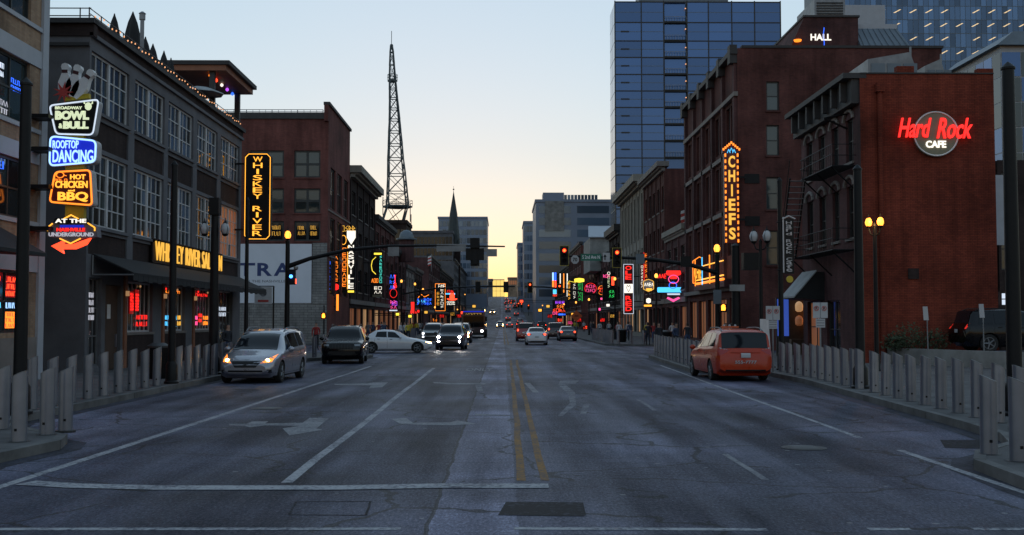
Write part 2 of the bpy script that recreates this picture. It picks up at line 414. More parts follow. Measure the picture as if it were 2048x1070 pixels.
def slab(name, edge, back, z=.15):
    """pavement: road-facing polyline `edge` (near to far), `back` = x of its rear side; with kerb stones along the edge"""
    sgn = -1 if back < 0 else 1
    n = len(edge); m = MB()
    for (x0, y0), (x1, y1) in zip(edge, edge[1:]):
        q = [(x0, y0, z), (x1, y1, z), (back, y1, z), (back, y0, z)]
        if y1 - y0 > 1e-3: m.face(q if sgn < 0 else q[::-1])
    o = struct(name, m, 'sidewalk')
    # kerb stones: separate blocks about 2.4 m long, on the pavement's edge
    pts = [Vector((x, y, 0)) for x, y in edge]; stones = []
    for a, b in zip(pts, pts[1:]):
        d = b - a; L_ = d.length
        if L_ < .05: continue
        k = max(1, round(L_ / 2.4)); t = d / L_; nrm = Vector((t.y * sgn, -t.x * sgn, 0))
        for i in range(k):
            p0 = a + d * (i / k) + t * (.006 if k > 1 else 0); p1 = a + d * ((i + 1) / k) - t * (.006 if k > 1 else 0)
            stones.append((p0, p1, nrm))
    near = [s for s in stones if s[0].y < 66]
    for p0, p1, nrm in near:
        m = MB(); h = z + .006 + random.uniform(-.004, .004); q = random.uniform(0, .008)
        p0 = p0 - nrm * q; p1 = p1 - nrm * q
        a, b, c, d = p0, p1, p1 + nrm * .16, p0 + nrm * .16
        if (b - a).cross(d - a).z < 0: a, b, c, d = d, c, b, a
        up = Vector((0, 0, h)); dn = Vector((0, 0, -.02))
        m.hexa([a + dn, b + dn, c + dn, d + dn, a + up, b + up, c + up, d + up]); m.build('kerb_stone', 'kerb', o)
    return o
LEFT_EDGE = [(-7.75, 4), (-7.55, 10), (-7.25, 15.5), (-7.0, 17.6), (-7.25, 18.5), (-8.0, 19.2), (-9.2, 20.6), (-9.6, 22), (-9.7, 54.5), (-9.1, 56), (-7.7, 56.8), (-7.15, 58), (-7.15, 61), (-7.9, 62.8), (-9.6, 63.8), (-12, 64.0)]
RIGHT_EDGE = [(6.25, 4), (6.3, 13.3), (6.45, 15.1), (6.9, 16.1), (7.9, 17.2), (8.4, 18.6), (8.62, 20.4), (9.72, 35.5), (9.75, 40.6), (9.2, 41.6), (7.9, 42.2), (7.35, 43.0), (7.9, 59.5), (8.6, 61.6), (10, 63), (12, 63.6)]
slab('sidewalk_left', LEFT_EDGE, -45); slab('sidewalk_right', RIGHT_EDGE, 45)
def block(name, sgn, xk, Y0, Y1):
    m = MB(); ys = [Y0 + 3]; 
    while ys[-1] < Y1 - 3: ys.append(min(Y1 - 3, ys[-1] + 14))
    pts = [(xk + 5, Y0), (xk + 1, Y0 + 1)] + [(xk, y) for y in ys] + [(xk + 1, Y1 - 1), (xk + 5, Y1)]
    for (xa, a), (xb, b) in zip(pts, pts[1:]):
        za, zb = zg(a) + .15, zg(b) + .15; q = [(sgn * xa, a, za), (sgn * xb, b, zb), (sgn * 45, b, zb), (sgn * 45, a, za)]
        m.mi = 0; m.face(q if sgn < 0 else q[::-1]); m.mi = 1
        q = [(sgn * xa, a, za - .25), (sgn * xb, b, zb - .25), (sgn * xb, b, zb), (sgn * xa, a, za)]; m.face(q if sgn < 0 else q[::-1])
    m.mi = 1; m.face([(-45 if sgn < 0 else xk + 5, Y0, -.1), (-xk - 5 if sgn < 0 else 45, Y0, -.1), (-xk - 5 if sgn < 0 else 45, Y0, zg(Y0) + .15), (-45 if sgn < 0 else xk + 5, Y0, zg(Y0) + .15)])
    o = m.build(name, ['sidewalk', 'kerb']); o['kind'] = 'structure'
for i, (a, b) in enumerate(((90, 205), (222, 335), (351, 478), (494, 650))):
    block('pavement_left', -1, 8.2, a, b); block('pavement_right', 1, 8.2, a - 4 if i == 0 else a, b)

# ------------------------------------------------------------------ painted markings (thin sheets, 4 mm apart)
def sheet(name, pts, mat, z=.004, label=None):
    m = MB(); q = [Vector((p[0], p[1], zg(p[1]) + z)) for p in pts]
    if len(q) > 2:
        nz = sum(q[i].x * q[(i + 1) % len(q)].y - q[(i + 1) % len(q)].x * q[i].y for i in range(len(q)))
        if nz < 0: q.reverse()
    m.face(q); return struct(name, m, mat, label)
def stripe(name, pts, w, mat, z=.004):
    m = MB(); P = [Vector((x, y, 0)) for x, y in pts]; L_, R_ = [], []
    for i, p in enumerate(P):
        t = (P[min(i + 1, len(P) - 1)] - P[max(i - 1, 0)]).normalized(); n = Vector((-t.y, t.x, 0)) * (w / 2 * random.uniform(.93, 1.05))
        L_.append(p + n); R_.append(p - n)
    for i in range(len(P) - 1):
        q = [R_[i], R_[i + 1], L_[i + 1], L_[i]]; q = [Vector((a.x, a.y, zg(a.y) + z)) for a in q]
        if (q[1] - q[0]).cross(q[3] - q[0]).z < 0: q.reverse()
        m.face(q)
    return struct(name, m, mat)
def seg(a, b, n, wob=.02):
    return [(lerp(a[0], b[0], i / n) + random.uniform(-wob, wob), lerp(a[1], b[1], i / n)) for i in range(n + 1)]
stripe('lane_marking', seg((-6.2, 8.5), (-5.83, 49), 16), .15, 'line_white')
stripe('lane_marking', seg((-2.72, 14.0), (-2.93, 47), 14), .14, 'line_white')
stripe('lane_marking', seg((6.2, 19.2), (7.15, 50), 12), .11, 'line_white')
stripe('lane_marking', seg((6.15, 9.0), (6.27, 17.4), 5), .12, 'line_white')
stripe('lane_marking', seg((3.38, 14.2), (3.42, 16.9), 3), .09, 'line_worn')
stripe('lane_marking', seg((3.45, 25.0), (3.5, 28.4), 3), .1, 'line_ghost')
stripe('centre_marking', seg((.25, 14.15), (.43, 57), 16), .115, 'line_yellow'); stripe('centre_marking', seg((.53, 14.15), (.71, 57), 16), .115, 'line_yellow')
for y0 in range(92, 290, 12): stripe('lane_marking', seg((-3.2, y0), (-3.2, y0 + 3.5), 1), .13, 'line_worn'); stripe('lane_marking', seg((3.6, y0), (3.6, y0 + 3.5), 1), .13, 'line_worn')
stripe('centre_marking', seg((.2, 92), (.2, 330), 12, .01), .14, 'line_yellow'); stripe('centre_marking', seg((.5, 92), (.5, 330), 12, .01), .14, 'line_yellow')
stripe('stop_line', [(-6.0, 14.0), (-5.3, 13.75), (-4.2, 13.58), (-2, 13.56), (-.8, 13.7), (.57, 13.68)], .36, 'line_white', .008)
stripe('crossing_line', seg((-9, 10.95), (-1.0, 10.92), 8), .13, 'line_white'); stripe('crossing_line', seg((0.1, 10.93), (2.6, 10.85), 3), .13, 'line_white'); stripe('crossing_line', seg((3.6, 10.86), (4.0, 10.86), 1), .12, 'line_white'); stripe('crossing_line', seg((4.6, 10.86), (8, 10.8), 3), .12, 'line_white')
for yy in (62.5, 65.5): stripe('crossing_line', seg((-7, yy), (7.5, yy), 12), .25, 'line_worn')
for yy in (85.5, 88.5): stripe('crossing_line', seg((-8, yy), (8, yy), 12), .25, 'line_worn')
stripe('stop_line', seg((1.0, 60), (7.4, 60), 6), .4, 'line_ghost')
def pxpoly(name, pts, mat, z=.004): return sheet(name, [gnd(x, y) for x, y in pts], mat, z)
pxpoly('turn_arrow', [(458, 848), (492, 848), (505, 843), (537, 843), (530, 847), (605, 846), (619, 836), (657, 837), (633, 857), (645, 860), (579, 871), (565, 857), (600, 852), (530, 851), (500, 855), (490, 852), (458, 851)], 'line_worn')
pxpoly('turn_arrow', [(668, 768), (735, 767), (748, 765), (776, 765), (764, 775), (738, 777), (742, 771), (670, 770)], 'line_worn')
pxpoly('turn_arrow', [(783, 838), (812, 836), (826, 846), (900, 845), (915, 841), (952, 848), (905, 851), (828, 850), (800, 848)], 'line_worn')
pxpoly('turn_arrow', [(866, 764), (905, 766), (972, 767), (970, 769), (900, 769), (868, 767)], 'line_worn')
pxpoly('worn_marking', [(950, 768), (962, 768), (966, 782), (954, 782)], 'line_ghost'); pxpoly('worn_marking', [(1048, 766), (1060, 766), (1078, 785), (1066, 785)], 'line_worn')
pxpoly('worn_marking', [(1120, 762), (1158, 761), (1150, 768), (1130, 769), (1150, 785), (1152, 810), (1125, 832), (1115, 832), (1140, 806), (1136, 788), (1116, 770)], 'line_ghost')
pxpoly('worn_marking', [(1168, 808), (1180, 808), (1172, 828), (1160, 828)], 'line_ghost')
pxpoly('worn_marking', [(950, 828), (1020, 830), (1020, 832), (950, 831)], 'line_ghost')
pxpoly('asphalt_patch', [(1012, 1004), (1166, 1005), (1172, 1030), (1168, 1033), (996, 1031)], 'patch_dark')
pxpoly('asphalt_patch', [(1880, 880), (1990, 880), (1975, 898), (1890, 896)], 'patch_dark')
for a, b in (((592, 1004), (742, 1003)), ((742, 1003), (732, 1031)), ((732, 1031), (578, 1030)), ((578, 1030), (592, 1004))):
    a, b = gnd(*a), gnd(*b); stripe('patch_seam', seg((a.x, a.y), (b.x, b.y), 6, .008), .025, 'patch_dark')
for edge in (LEFT_EDGE, RIGHT_EDGE):
    sg = 1 if edge is LEFT_EDGE else -1; stripe('gutter', [(x + sg * .16, y) for x, y in edge[:-3]], .34, 'gutter', .003)
for px, py, lb in ((1608, 896, 'small iron manhole cover in the lane ahead of the cafe bollards'), (533, 817, 'worn iron manhole cover near the silver minivan')):
    p = gnd(px, py); o = thing('manhole_cover', lb, 'manhole cover', (p.x, p.y, 0)); MB().lathe((p.x, p.y, .002), [(.36, 0), (.36, .006), (.31, .007)], 24).build('ring', 'dark_metal', o); MB().lathe((p.x, p.y, .003), [(.30, 0), (.30, .009), (.02, .010)], 24).build('lid', 'dark_metal', o)
    for q_ in range(-2, 3): MB().box((p.x - .2, p.y + q_ * .09 - .015, .013), (p.x + .2, p.y + q_ * .09 + .015, .018)).build('lid_rib', 'grey_metal', o)
pxpoly('stain', [(1640, 775), (1740, 785), (1800, 812), (1760, 820), (1690, 800)], 'red_stain')
tm = None
def text_mesh(s, size=1.0, bold=0.0, shear=0.0, ext=.0, spacing=1.0, align='LEFT'):
    cu = bpy.data.curves.new('lettering', 'FONT'); cu.body = s; cu.size = size; cu.offset = bold; cu.shear = shear; cu.extrude = ext
    cu.space_character = spacing; cu.align_x = align; cu.resolution_u = 3
    me = evaluate([bpy.data.objects.new('lettering', cu)]); bpy.data.curves.remove(cu)
    return me
def text(s, mat, parent, fr, u0, v0, u1, v1, n=.01, depth=.03, bold=.02, shear=0, stretch=True, spacing=1.0, name='lettering', flipu=False, split=False):
    """lettering fitted into the rectangle u0..u1, v0..v1 of a frame, standing proud of it"""
    me = text_mesh(s, 1.0, bold, shear, .02, spacing)
    xs = [v.co.x for v in me.vertices]; ys = [v.co.y for v in me.vertices]
    if not xs: return None
    x0, x1, y0, y1 = min(xs), max(xs), min(ys), max(ys); su = (u1 - u0) / (x1 - x0); sv = (v1 - v0) / (y1 - y0)
    if not stretch: su = sv = min(su, sv)
    for v in me.vertices:
        u = u0 + (v.co.x - x0) * su
        if flipu: u = u0 + u1 - u
        v.co = fr.p(u, v0 + (v.co.y - y0) * sv, n + depth * (.5 + v.co.z / .04))
    if flipu: me.flip_normals()
    me.materials.clear(); me.materials.append(MAT(mat)); me.update()
    if not split: return link(name, me, parent)
    # every letter its own mesh: loose islands whose horizontal spans overlap belong to one letter
    nv = len(me.vertices); par = list(range(nv))
    def root(i):
        while par[i] != i: par[i] = par[par[i]]; i = par[i]
        return i
    for e in me.edges: par[root(e.vertices[0])] = root(e.vertices[1])
    span = {}
    for i, v in enumerate(me.vertices):
        u = (v.co - fr.O).dot(fr.U); r = root(i); a, b = span.get(r, (1e9, -1e9)); span[r] = (min(a, u), max(b, u))
    groups = []
    for r, (a, b) in sorted(span.items(), key=lambda q: q[1][0]):
        for g in groups:
            if a < g[1] - .35 * (b - a) and a < g[1]: g[1] = max(g[1], b); g[2].add(r); break
        else: groups.append([a, b, {r}])
    for a, b, rs in groups:
        fs = [p.vertices[:] for p in me.polygons if root(p.vertices[0]) in rs]; ids = sorted({i for f_ in fs for i in f_}); mp = {i: k for k, i in enumerate(ids)}
        m2 = bpy.data.meshes.new('letter'); m2.from_pydata([me.vertices[i].co[:] for i in ids], [], [[mp[i] for i in f_] for f_ in fs]); m2.materials.append(MAT(mat)); m2.update(); link('letter', m2, parent)
    bpy.data.meshes.remove(me); return None
p0, p1 = gnd(985, 742), gnd(930, 742)
t = text('ONLY', 'line_worn', None, Fr((p1.x, p1.y, .0), (1, 0, 0), (0, 1, 0), (0, 0, 1)), 0, 0, (p0 - p1).x, 2.6, .003, .002); t.name = 'lane_marking'; t['kind'] = 'structure'

# ================================================================== bollards
def bollard_meshes(r=.118, h=1.05):
    m = MB(); n = 16
    for z in (0, 1):
        for i in range(n):
            a = 2 * math.pi * i / n; m.v.append(Vector((r * math.cos(a), r * math.sin(a), h + .45 * r * math.cos(a) if z else 0)))
    for i in range(n):
        j = (i + 1) % n; m.f.append((i, j, n + j, n + i)); m.m.append(0)
    me = m.mesh('post', 'steel', True); me.set_sharp_from_angle(angle=R(40))
    c = MB()
    for k, (q, dz) in enumerate(((r + .002, 0), (r + .002, .012), (r - .02, .018))):
        for i in range(n):
            a = 2 * math.pi * i / n; c.v.append(Vector((q * math.cos(a), q * math.sin(a), h + .45 * q * math.cos(a) + dz)))
    for k in range(2):
        for i in range(n):
            j = (i + 1) % n; c.f.append((k * n + i, k * n + j, (k + 1) * n + j, (k + 1) * n + i)); c.m.append(0)
    c.f.append(tuple(2 * n + i for i in range(n))); c.m.append(0)
    cm = c.mesh('cap', 'galv', True); cm.set_sharp_from_angle(angle=R(40))
    b = MB().lathe((0, 0, -.03), [(r + .05, 0), (r + .05, .035), (r + .01, .04)], 16); bm = b.mesh('base_ring', 'dark_metal')
    d = MB().box((-.02, -r - .004, .17), (.02, -r + .03, .21)); dm = d.mesh('service_port', 'black_metal')
    return me, cm, bm, dm
BO = bollard_meshes()
def bollard(x, y, label, group, z=.15):
    o = thing('bollard', label, 'bollard', (x, y, zg(y) + z), group)
    for nm, me in zip(('post', 'cap', 'base_ring', 'service_port'), BO):
        c = bpy.data.objects.new(nm, me); COL.objects.link(c); c.parent = o
    # the high side of the slanted top faces the roadway
    o.rotation_euler = (random.gauss(0, .009), random.gauss(0, .009), (0 if x < 0 else math.pi) + random.uniform(-.25, .25)); o.scale = (1, 1, random.uniform(.985, 1.02))
    if x > 0: o.children[3].rotation_euler = (0, 0, math.pi)
    return o
for i, (px, py) in enumerate(((38, 883), (94, 869), (131, 861))):
    p = gnd(px, py, .15); bollard(p.x, p.y, ['nearest steel bollard on the kerb nose beside the tall black pole', 'middle steel bollard of three on the kerb nose by the stop line', 'steel bollard at the tip of the kerb nose by the stop line'][i], 'bollards on the near kerb nose, saloon side')
for px, py in ((4, 858),):
    p = gnd(px, py, .15); bollard(p.x, p.y, 'steel bollard cut by the picture edge behind the kerb nose, saloon side', 'bollards at the picture edge')
for i in range(29):
    y = 23.6 + i * 1.06
    if abs(y - 33.1) < .3: continue
    bollard(-10.02, y, f'{ORD[i]} steel bollard from the near end of the row before the saloon awning', 'bollards along the saloon kerb')
for i, (x, y) in enumerate(((-7.55, 58.3), (-7.5, 59.6), (-7.5, 60.9), (-9.6, 56.4), (-10.2, 62.8), (-11.4, 63.2))):
    bollard(x, y, ['nearest kerbside', 'middle kerbside', 'farthest kerbside', 'inner', 'corner', 'rearmost'][i] + ' steel bollard on the corner kerb nose beside the black SUV', 'bollards beside the parked black SUV')
for i, (px, py) in enumerate(((1978, 908), (2038, 922))):
    p = gnd(px, py, .15); bollard(p.x, p.y, ['near steel bollard alone on the kerb tip, cafe side', 'near steel bollard cut by the picture edge, cafe side'][i], 'bollards on the near kerb nose, cafe side')
for i in range(21):
    y = 19.4 + i * 1.06; x = 9.2 + (y - 20.4) / 15 * 1.0
    if abs(y - 30.2) < .4: y += .35
    bollard(min(x, 10.3), y, f'{ORD[i]} steel bollard from the near end of the row along the cafe kerb', 'bollards along the cafe kerb')
for i in range(13):
    y = 43.6 + i * 1.33; bollard(7.75 + (y - 43.5) / 16 * .55, y, f'{ORD[i]} steel bollard of the short row ahead of the orange taxi', 'bollards on the kerb nose ahead of the orange taxi')
for i in range(6): bollard(7.9 + i * .42, 43.2 + .02 * i if i else 43.1, f'{ORD[i // 2]} steel bollard across the kerb end beside the orange taxi', 'bollards closing the kerb end by the orange taxi') if i % 2 else None
for i in range(14): bollard(8.8, 88.6 + i * 1.4, f'{ORD[i]} steel bollard beyond the crossroads below the red neon blade', 'bollards beyond the crossroads, red neon side')
for i in range(5): bollard(9.2 + i * 1.0, 87.4, f'{ORD[i]} steel bollard of the cross row at the far corner', 'bollards at the far corner, red neon side')
for i in range(14): bollard(-8.8, 91.6 + i * 1.4, f'{ORD[i]} steel bollard beyond the crossroads behind the turning white sedan', 'bollards beyond the crossroads, billboard side')

# ================================================================== poles, lamps and signals
def pole(x, y, h, label, r=.10, name='street_pole', z=.15, cat='pole', arm=None):
    o = thing(name, label, cat, (x, y, zg(y) + z)); Z = zg(y) + z
    MB().lathe((x, y, Z), [(r * 1.9, 0), (r * 1.9, .06), (r * 1.55, .1), (r * 1.5, .55), (r * 1.1, .66)], 12).build('base', 'black_metal', o, True)
    MB().lathe((x, y, Z), [(r, .6), (r * .92, h * .5), (r * .8, h)], 12).build('shaft', 'black_metal', o, True)
    MB().lathe((x, y, Z), [(r * .95, h), (r * .95, h + .04), (r * .4, h + .12), (.01, h + .16)], 12).build('finial', 'black_metal', o, True)
    return o
def acorn(x, y, z, s, parent, lit=True, far=False):
    hd = MB().lathe((x, y, z), [(.05 * s, 0), (.13 * s, .05 * s), (.15 * s, .12 * s)], 12).build('lamp_holder', 'black_metal', parent, True)
    MB().lathe((x, y, z), [(.13 * s, .12 * s), (.2 * s, .26 * s), (.21 * s, .38 * s), (.15 * s, .55 * s), (.07 * s, .63 * s)], 12).build('globe', ('lamp_far' if far else 'lamp_glow') if lit else 'sign_white', hd, True)
    MB().lathe((x, y, z), [(.10 * s, .62 * s), (.08 * s, .67 * s), (.03 * s, .72 * s), (.02 * s, .84 * s), (.005, .87 * s)], 8).build('cap', 'black_metal', hd, True)
    if not far:
        m = MB()
        for i in range(4):
            a = math.pi / 4 + i * math.pi / 2; c, s_ = math.cos(a), math.sin(a)
            m.path([(x + c * .16 * s, y + s_ * .16 * s, z + .12 * s), (x + c * .225 * s, y + s_ * .225 * s, z + .36 * s), (x + c * .1 * s, y + s_ * .1 * s, z + .63 * s)], .012 * s, 4)
        m.build('lamp_rib', 'black_metal', hd)
def lamppost(x, y, h, label, twin=False, lit=True, far=False, r=.085, light=0, s=1.0):
    o = pole(x, y, h, label, r, 'lamp_post', cat='lamp post'); Z = zg(y) + .15
    if twin:
        m = MB(); 
        for k in (-1, 1): m.path([(x, y, Z + h - .35), (x + k * .2 * s, y - k * .1, Z + h - .28), (x + k * .28 * s, y - k * .15, Z + h - .05)], .03, 6)
        m.build('cross_arm', 'black_metal', o)
        for k in (-1, 1): acorn(x + k * .28 * s, y - k * .15, Z + h - .05, s, o, lit, far)
    else: acorn(x, y, Z + h, s, o, lit, far)
    if light:
        ld = bpy.data.lights.new('lamp_light', 'POINT'); ld.energy = light; ld.color = (1, .5, .16); ld.shadow_soft_size = .15
        lo = bpy.data.objects.new('lamp_light', ld); COL.objects.link(lo); lo.location = (x - .1, y - .3, Z + h + .25)
    return o
pole(-9.75, 22.4, 6.7, 'thick black pole beside the stacked neon bowling signs', .135)
pole(-9.9, 33.1, 6.55, 'slim black pole standing before the yellow saloon lettering', .115)
pole(-10.5, 45.2, 6.8, 'slim black pole below the tall amber blade sign', .085)
o = pole(-10.15, 38.8, 6.0, 'thick black pole with unlit lantern pair by the silver minivan', .16)
MB().box((-10.32, 38.6, 5.75), (-9.98, 39.0, 6.35)).build('control_box', 'black_metal', o)
for k in (-1, 1): acorn(-10.15 + k * .36, 38.8, 5.0, .75, o, False)
pole(10.6, 41.8, 7.2, 'slim black pole carrying the vertical white script banner', .105)
pole(9.95, 30.6, 6.1, 'thick black pole in the bollard row before the fire escape', .135)
pole(10.2, 21.9, 6.95, 'thick black pole at the picture edge by the retaining wall', .15)
lamppost(13.95, 41.0, 5.4, 'lit twin globe lamp post before the painted brick cafe wall', True, True, False, .085, 60, .62)
lamppost(11.3, 48.0, 5.3, 'unlit twin globe lamp post beside the tall brick side wall', True, False, False, .085, 0, .9)
o = pole(10.95, 51.5, 5.35, 'heavy black utility post under the bulb edged blade sign', .22)
MB().box((10.6, 51.2, 3.4), (11.3, 51.25, 3.7)).build('cabinet', 'grey_metal', o)
MB().box((11.3, 51.3, 4.4), (12.0, 51.9, 5.2)).build('speaker_box', 'black_metal', o)
# far lamp posts down the street
FARL = [(803, 560, 1), (830, 566, 1), (846, 577, 1), (1313, 548, 1), (1230, 555, 1), (1178, 597, 1), (1152, 603, 1), (1128, 607, 1), (870, 613, 1), (915, 618, 1), (930, 588, 1), (1085, 610, 1)]
for px, py, _ in FARL:
    sgn = -1 if px < 1005 else 1; X = 11.0
    Y = X * F / abs(px - 1005); zt = at(px, py, Y).z; h = max(3.2, zt - zg(Y) - .15 - .35)
    lamppost(sgn * X, Y, h, f'lit single globe lamp post {"on the billboard side" if sgn < 0 else "on the red neon side"}, about {["first", "second", "third", "fourth", "fifth", "sixth", "seventh"][min(6, sum(1 for q in FARL if (q[0] < 1005) == (sgn < 0) and abs(q[0] - 1005) > abs(px - 1005)))]} past the crossroads', False, True, True, .085, 0, .62)

def signal_head(parent, x, y, z, face=1, lit=None, s=1.0, cluster=False):
    """three lamp traffic signal; face=1 looks at the camera (-Y), -1 away"""
    fr = Fr((x, y, z)) if face > 0 else Fr((x, y, z), (-1, 0, 0), (0, 0, 1), (0, 1, 0))
    b = MB().fbox(fr, -.30 * s, .30 * s, -.66 * s, .66 * s, -.10, -.07).build('backplate', 'sign_black', parent)
    bd = MB()
    for a in ((-.31, -.285, -.66, .66), (.285, .31, -.66, .66), (-.31, .31, -.675, -.65), (-.31, .31, .65, .675)): bd.fbox(fr, a[0] * s, a[1] * s, a[2] * s, a[3] * s, -.105, -.06)
    bd.build('backplate_border', 'sign_yellow' if face > 0 else 'sign_black', b)
    hs_ = MB().fbox(fr, -.17 * s, .17 * s, -.53 * s, .53 * s, -.2, .0).build('housing', 'sign_black', parent)
    for k, nm in ((1, 'signal_red'), (0, 'plastic_black'), (-1, 'plastic_black')):
        c = fr.p(0, k * .35 * s, .0)
        ln = MB().lathe(c, [(.14 * s, 0), (.12 * s, .03), (.05 * s, .05), (.01, .055)], 12, fr.N).build('lens', 'n_red' if (lit and k == 1) else 'plastic_black', hs_, True)
        if lit and k == 1: MB().lathe(c, [(.10 * s, .035), (.07 * s, .055), (.01, .062)], 12, fr.N).build('lamp_core', nm, ln, True)
        v = MB()
        for i in range(9):
            a0 = math.pi * (-.1 + 1.2 * i / 9); a1 = math.pi * (-.1 + 1.2 * (i + 1) / 9); r = .155 * s
            P = [fr.p(r * math.cos(a), k * .35 * s + r * math.sin(a), n) for a, n in ((a0, 0), (a1, 0), (a1, .22), (a0, .22))]; v.face(P)
        v.build('visor', 'sign_black', hs_)
def mast(x, y, h, pts, label, lamp_z):
    o = pole(x, y, h, label, .14, 'signal_mast', cat='traffic signal'); m = MB()
    for i, (a, b) in enumerate(zip(pts, pts[1:])):
        m.tube(a, b, .13 - .018 * i, .13 - .018 * (i + 1), 10)
    m.build('mast_arm', 'black_metal', o, True); acorn(x, y, .15 + h + .1, .8, o, True)
    return o
YL = 58.0
P = lambda px, py: at(px, py, YL)
o = mast(-11.33, YL, 6.0, [P(578, 532), P(620, 517), P(700, 499), P(780, 492), P(880, 491), P(1010, 493)], 'black mast arm with backs of signals reaching over oncoming lanes', 0)
c = P(950, 500); signal_head(o, c.x, c.y, c.z - .35, -1, False, .75); 
c2 = MB().box((c.x - .48, c.y - .14, c.z - .55), (c.x + .48, c.y - .10, c.z + .08)); c2.build('backplate', 'sign_black', o)
MB().box((c.x - .25, c.y - .3, c.z + .1), (c.x + .25, c.y - .1, c.z + .62)).build('housing', 'sign_black', o)
for px0, px1, py0, py1, mt in ((973, 994, 498, 513, 'grey_metal'), (873, 932, 488, 503, 'grey_metal'), (776, 798, 490, 512, 'grey_metal')):
    a, b = P(px0, py0), P(px1, py1); MB().box((a.x, YL - .05, b.z), (b.x, YL - .01, a.z)).build('street_sign_back', mt, o)
c = at(583, 556, YL - .3); MB().box((c.x - .16, YL - .4, c.z - .35), (c.x + .2, YL - .14, c.z + .45)).build('camera_housing', 'black_metal', o)
MB().lathe((c.x, YL - .42, c.z + .08), [(.09, 0), (.09, .05), (.05, .12)], 10, (0, -1, 0)).build('blue_beacon', 'police_blue', o)
MB().box((c.x + .22, YL - .4, c.z - .3), (c.x + .27, YL - .36, c.z - .05)).build('red_beacon', 'tail_on', o)
MB().lathe(P(592, 533), [(.12, 0), (.12, .12), (.05, .2)], 10, (0, 0, -1)).build('dome_camera', 'grey_metal', o)
q = at(648, 632, YL + 33); ps = pole(q.x, YL + 33, 3.0, 'pedestrian signal showing an orange hand below the billboard', .06, 'pedestrian_signal', cat='pedestrian signal')
MB().box((q.x - .22, YL + 32.75, q.z - .25), (q.x + .22, YL + 32.95, q.z + .25)).build('housing', 'sign_black', ps)
def hand(fr, s, mat, parent):
    m = MB(); m.prism(fr, [(-.4 * s, -.5 * s), (.35 * s, -.5 * s), (.45 * s, .1 * s), (-.4 * s, .1 * s)], 0, .02)
    for i, hh in enumerate((.75, .95, 1.0, .85)): m.fbox(fr, (-.4 + i * .2) * s, (-.25 + i * .2) * s, .1 * s, (hh - .25) * s, 0, .02)
    m.build('hand_symbol', mat, parent)
hand(Fr((q.x, YL + 32.74, q.z)), .3, 'signal_hand', ps)
o = mast(11.35, YL, 5.3, [P(1436, 546), P(1382, 530), P(1306, 519), P(1242, 515), P(1120, 512)], 'black mast arm with red signals facing the camera and street sign', 0)
for px in (1128, 1233):
    c = P(px, 512 if px < 1200 else 516); signal_head(o, c.x, YL - .3, c.z, 1, True, .78)
    MB().box((c.x - .05, YL - .22, c.z - .1), (c.x + .05, YL - .05, c.z + .1)).build('clamp', 'black_metal', o)
a, b = P(1161, 508), P(1202, 522)
sg = MB().box((a.x, YL - .22, b.z), (b.x, YL - .18, a.z)).build('street_sign', 'sign_green', o)
text('S 2nd Ave N', 'white_paint', sg, Fr((a.x, YL - .22, b.z)), .08, .1, b.x - a.x - .08, (a.z - b.z) - .08, .004, .006)
a, b = P(1141, 510), P(1158, 529); sg = MB().prism(Fr(((a.x + b.x) / 2, YL - .2, (a.z + b.z) / 2)), [(.22 * math.cos(t * math.pi / 4 + .39), .24 * math.sin(t * math.pi / 4 + .39)) for t in range(8)], -.03, 0).build('route_sign', 'sign_white', o)
text('70', 'sign_black', sg, Fr(((a.x + b.x) / 2, YL - .2, (a.z + b.z) / 2)), -.12, -.1, .12, .1, .004, .006)
a, b = P(1205, 506), P(1219, 524); sg = MB().box((a.x, YL - .2, b.z), (b.x, YL - .16, a.z)).build('lane_sign', 'sign_white', o)
MB().prism(Fr((a.x, YL - .2, b.z)), [(.08, .1), (.14, .1), (.14, .26), (.2, .26), (.11, .4), (.03, .26), (.08, .26)], .003, .008).build('arrow_symbol', 'sign_black', sg)
a, b = P(1271, 508), P(1288, 528); MB().box((a.x, YL - .22, b.z), (b.x, YL - .18, a.z)).build('mast_sign', 'slate_metal', o)
a, b = P(1361, 513), P(1376, 534); MB().box((a.x - .05, YL - .35, b.z), (b.x + .1, YL - .1, a.z)).build('camera_box', 'sign_black', o)
a, b = P(1425, 580), P(1441, 608); sg = MB().box((a.x, YL - .25, b.z), (b.x, YL - .22, a.z)).build('blue_sign', 'slate_metal', o)
c = P(1444, 616); MB().box((c.x - .2, YL - .35, c.z - .22), (c.x + .2, YL - .12, c.z + .22)).build('pedestrian_housing', 'sign_black', o)
hand(Fr((c.x, YL - .36, c.z)), .26, 'signal_hand', o)
# second set of signals one block further on
YK = 150.0
P2 = lambda px, py: at(px, py, YK)
o = pole(-11.2, YK, 6.0, 'far mast arm crossing the whole street with two dark signals', .13, 'signal_mast', cat='traffic signal')
m = MB(); q = [P2(805, 588), P2(868, 577), P2(960, 573), P2(1030, 573)]
for a, b in zip(q, q[1:]): m.tube(a, b, .11, .1, 8)
m.build('mast_arm', 'black_metal', o, True)
for px in (956, 1012): c = P2(px, 574); signal_head(o, c.x, YK, c.z, -1, False, 1.1)
o = pole(13.0, YK, 5.9, 'far mast arm with two red signals over the departing lanes', .13, 'signal_mast', cat='traffic signal')
m = MB(); q = [P2(1196, 590), P2(1150, 580), P2(1090, 574), P2(1050, 573)]
for a, b in zip(q, q[1:]): m.tube(a, b, .11, .1, 8)
m.build('mast_arm', 'black_metal', o, True)
for px, py in ((1060, 572), (1119, 575)): c = P2(px, py + 3); signal_head(o, c.x, YK - .3, c.z, 1, True, 1.1)
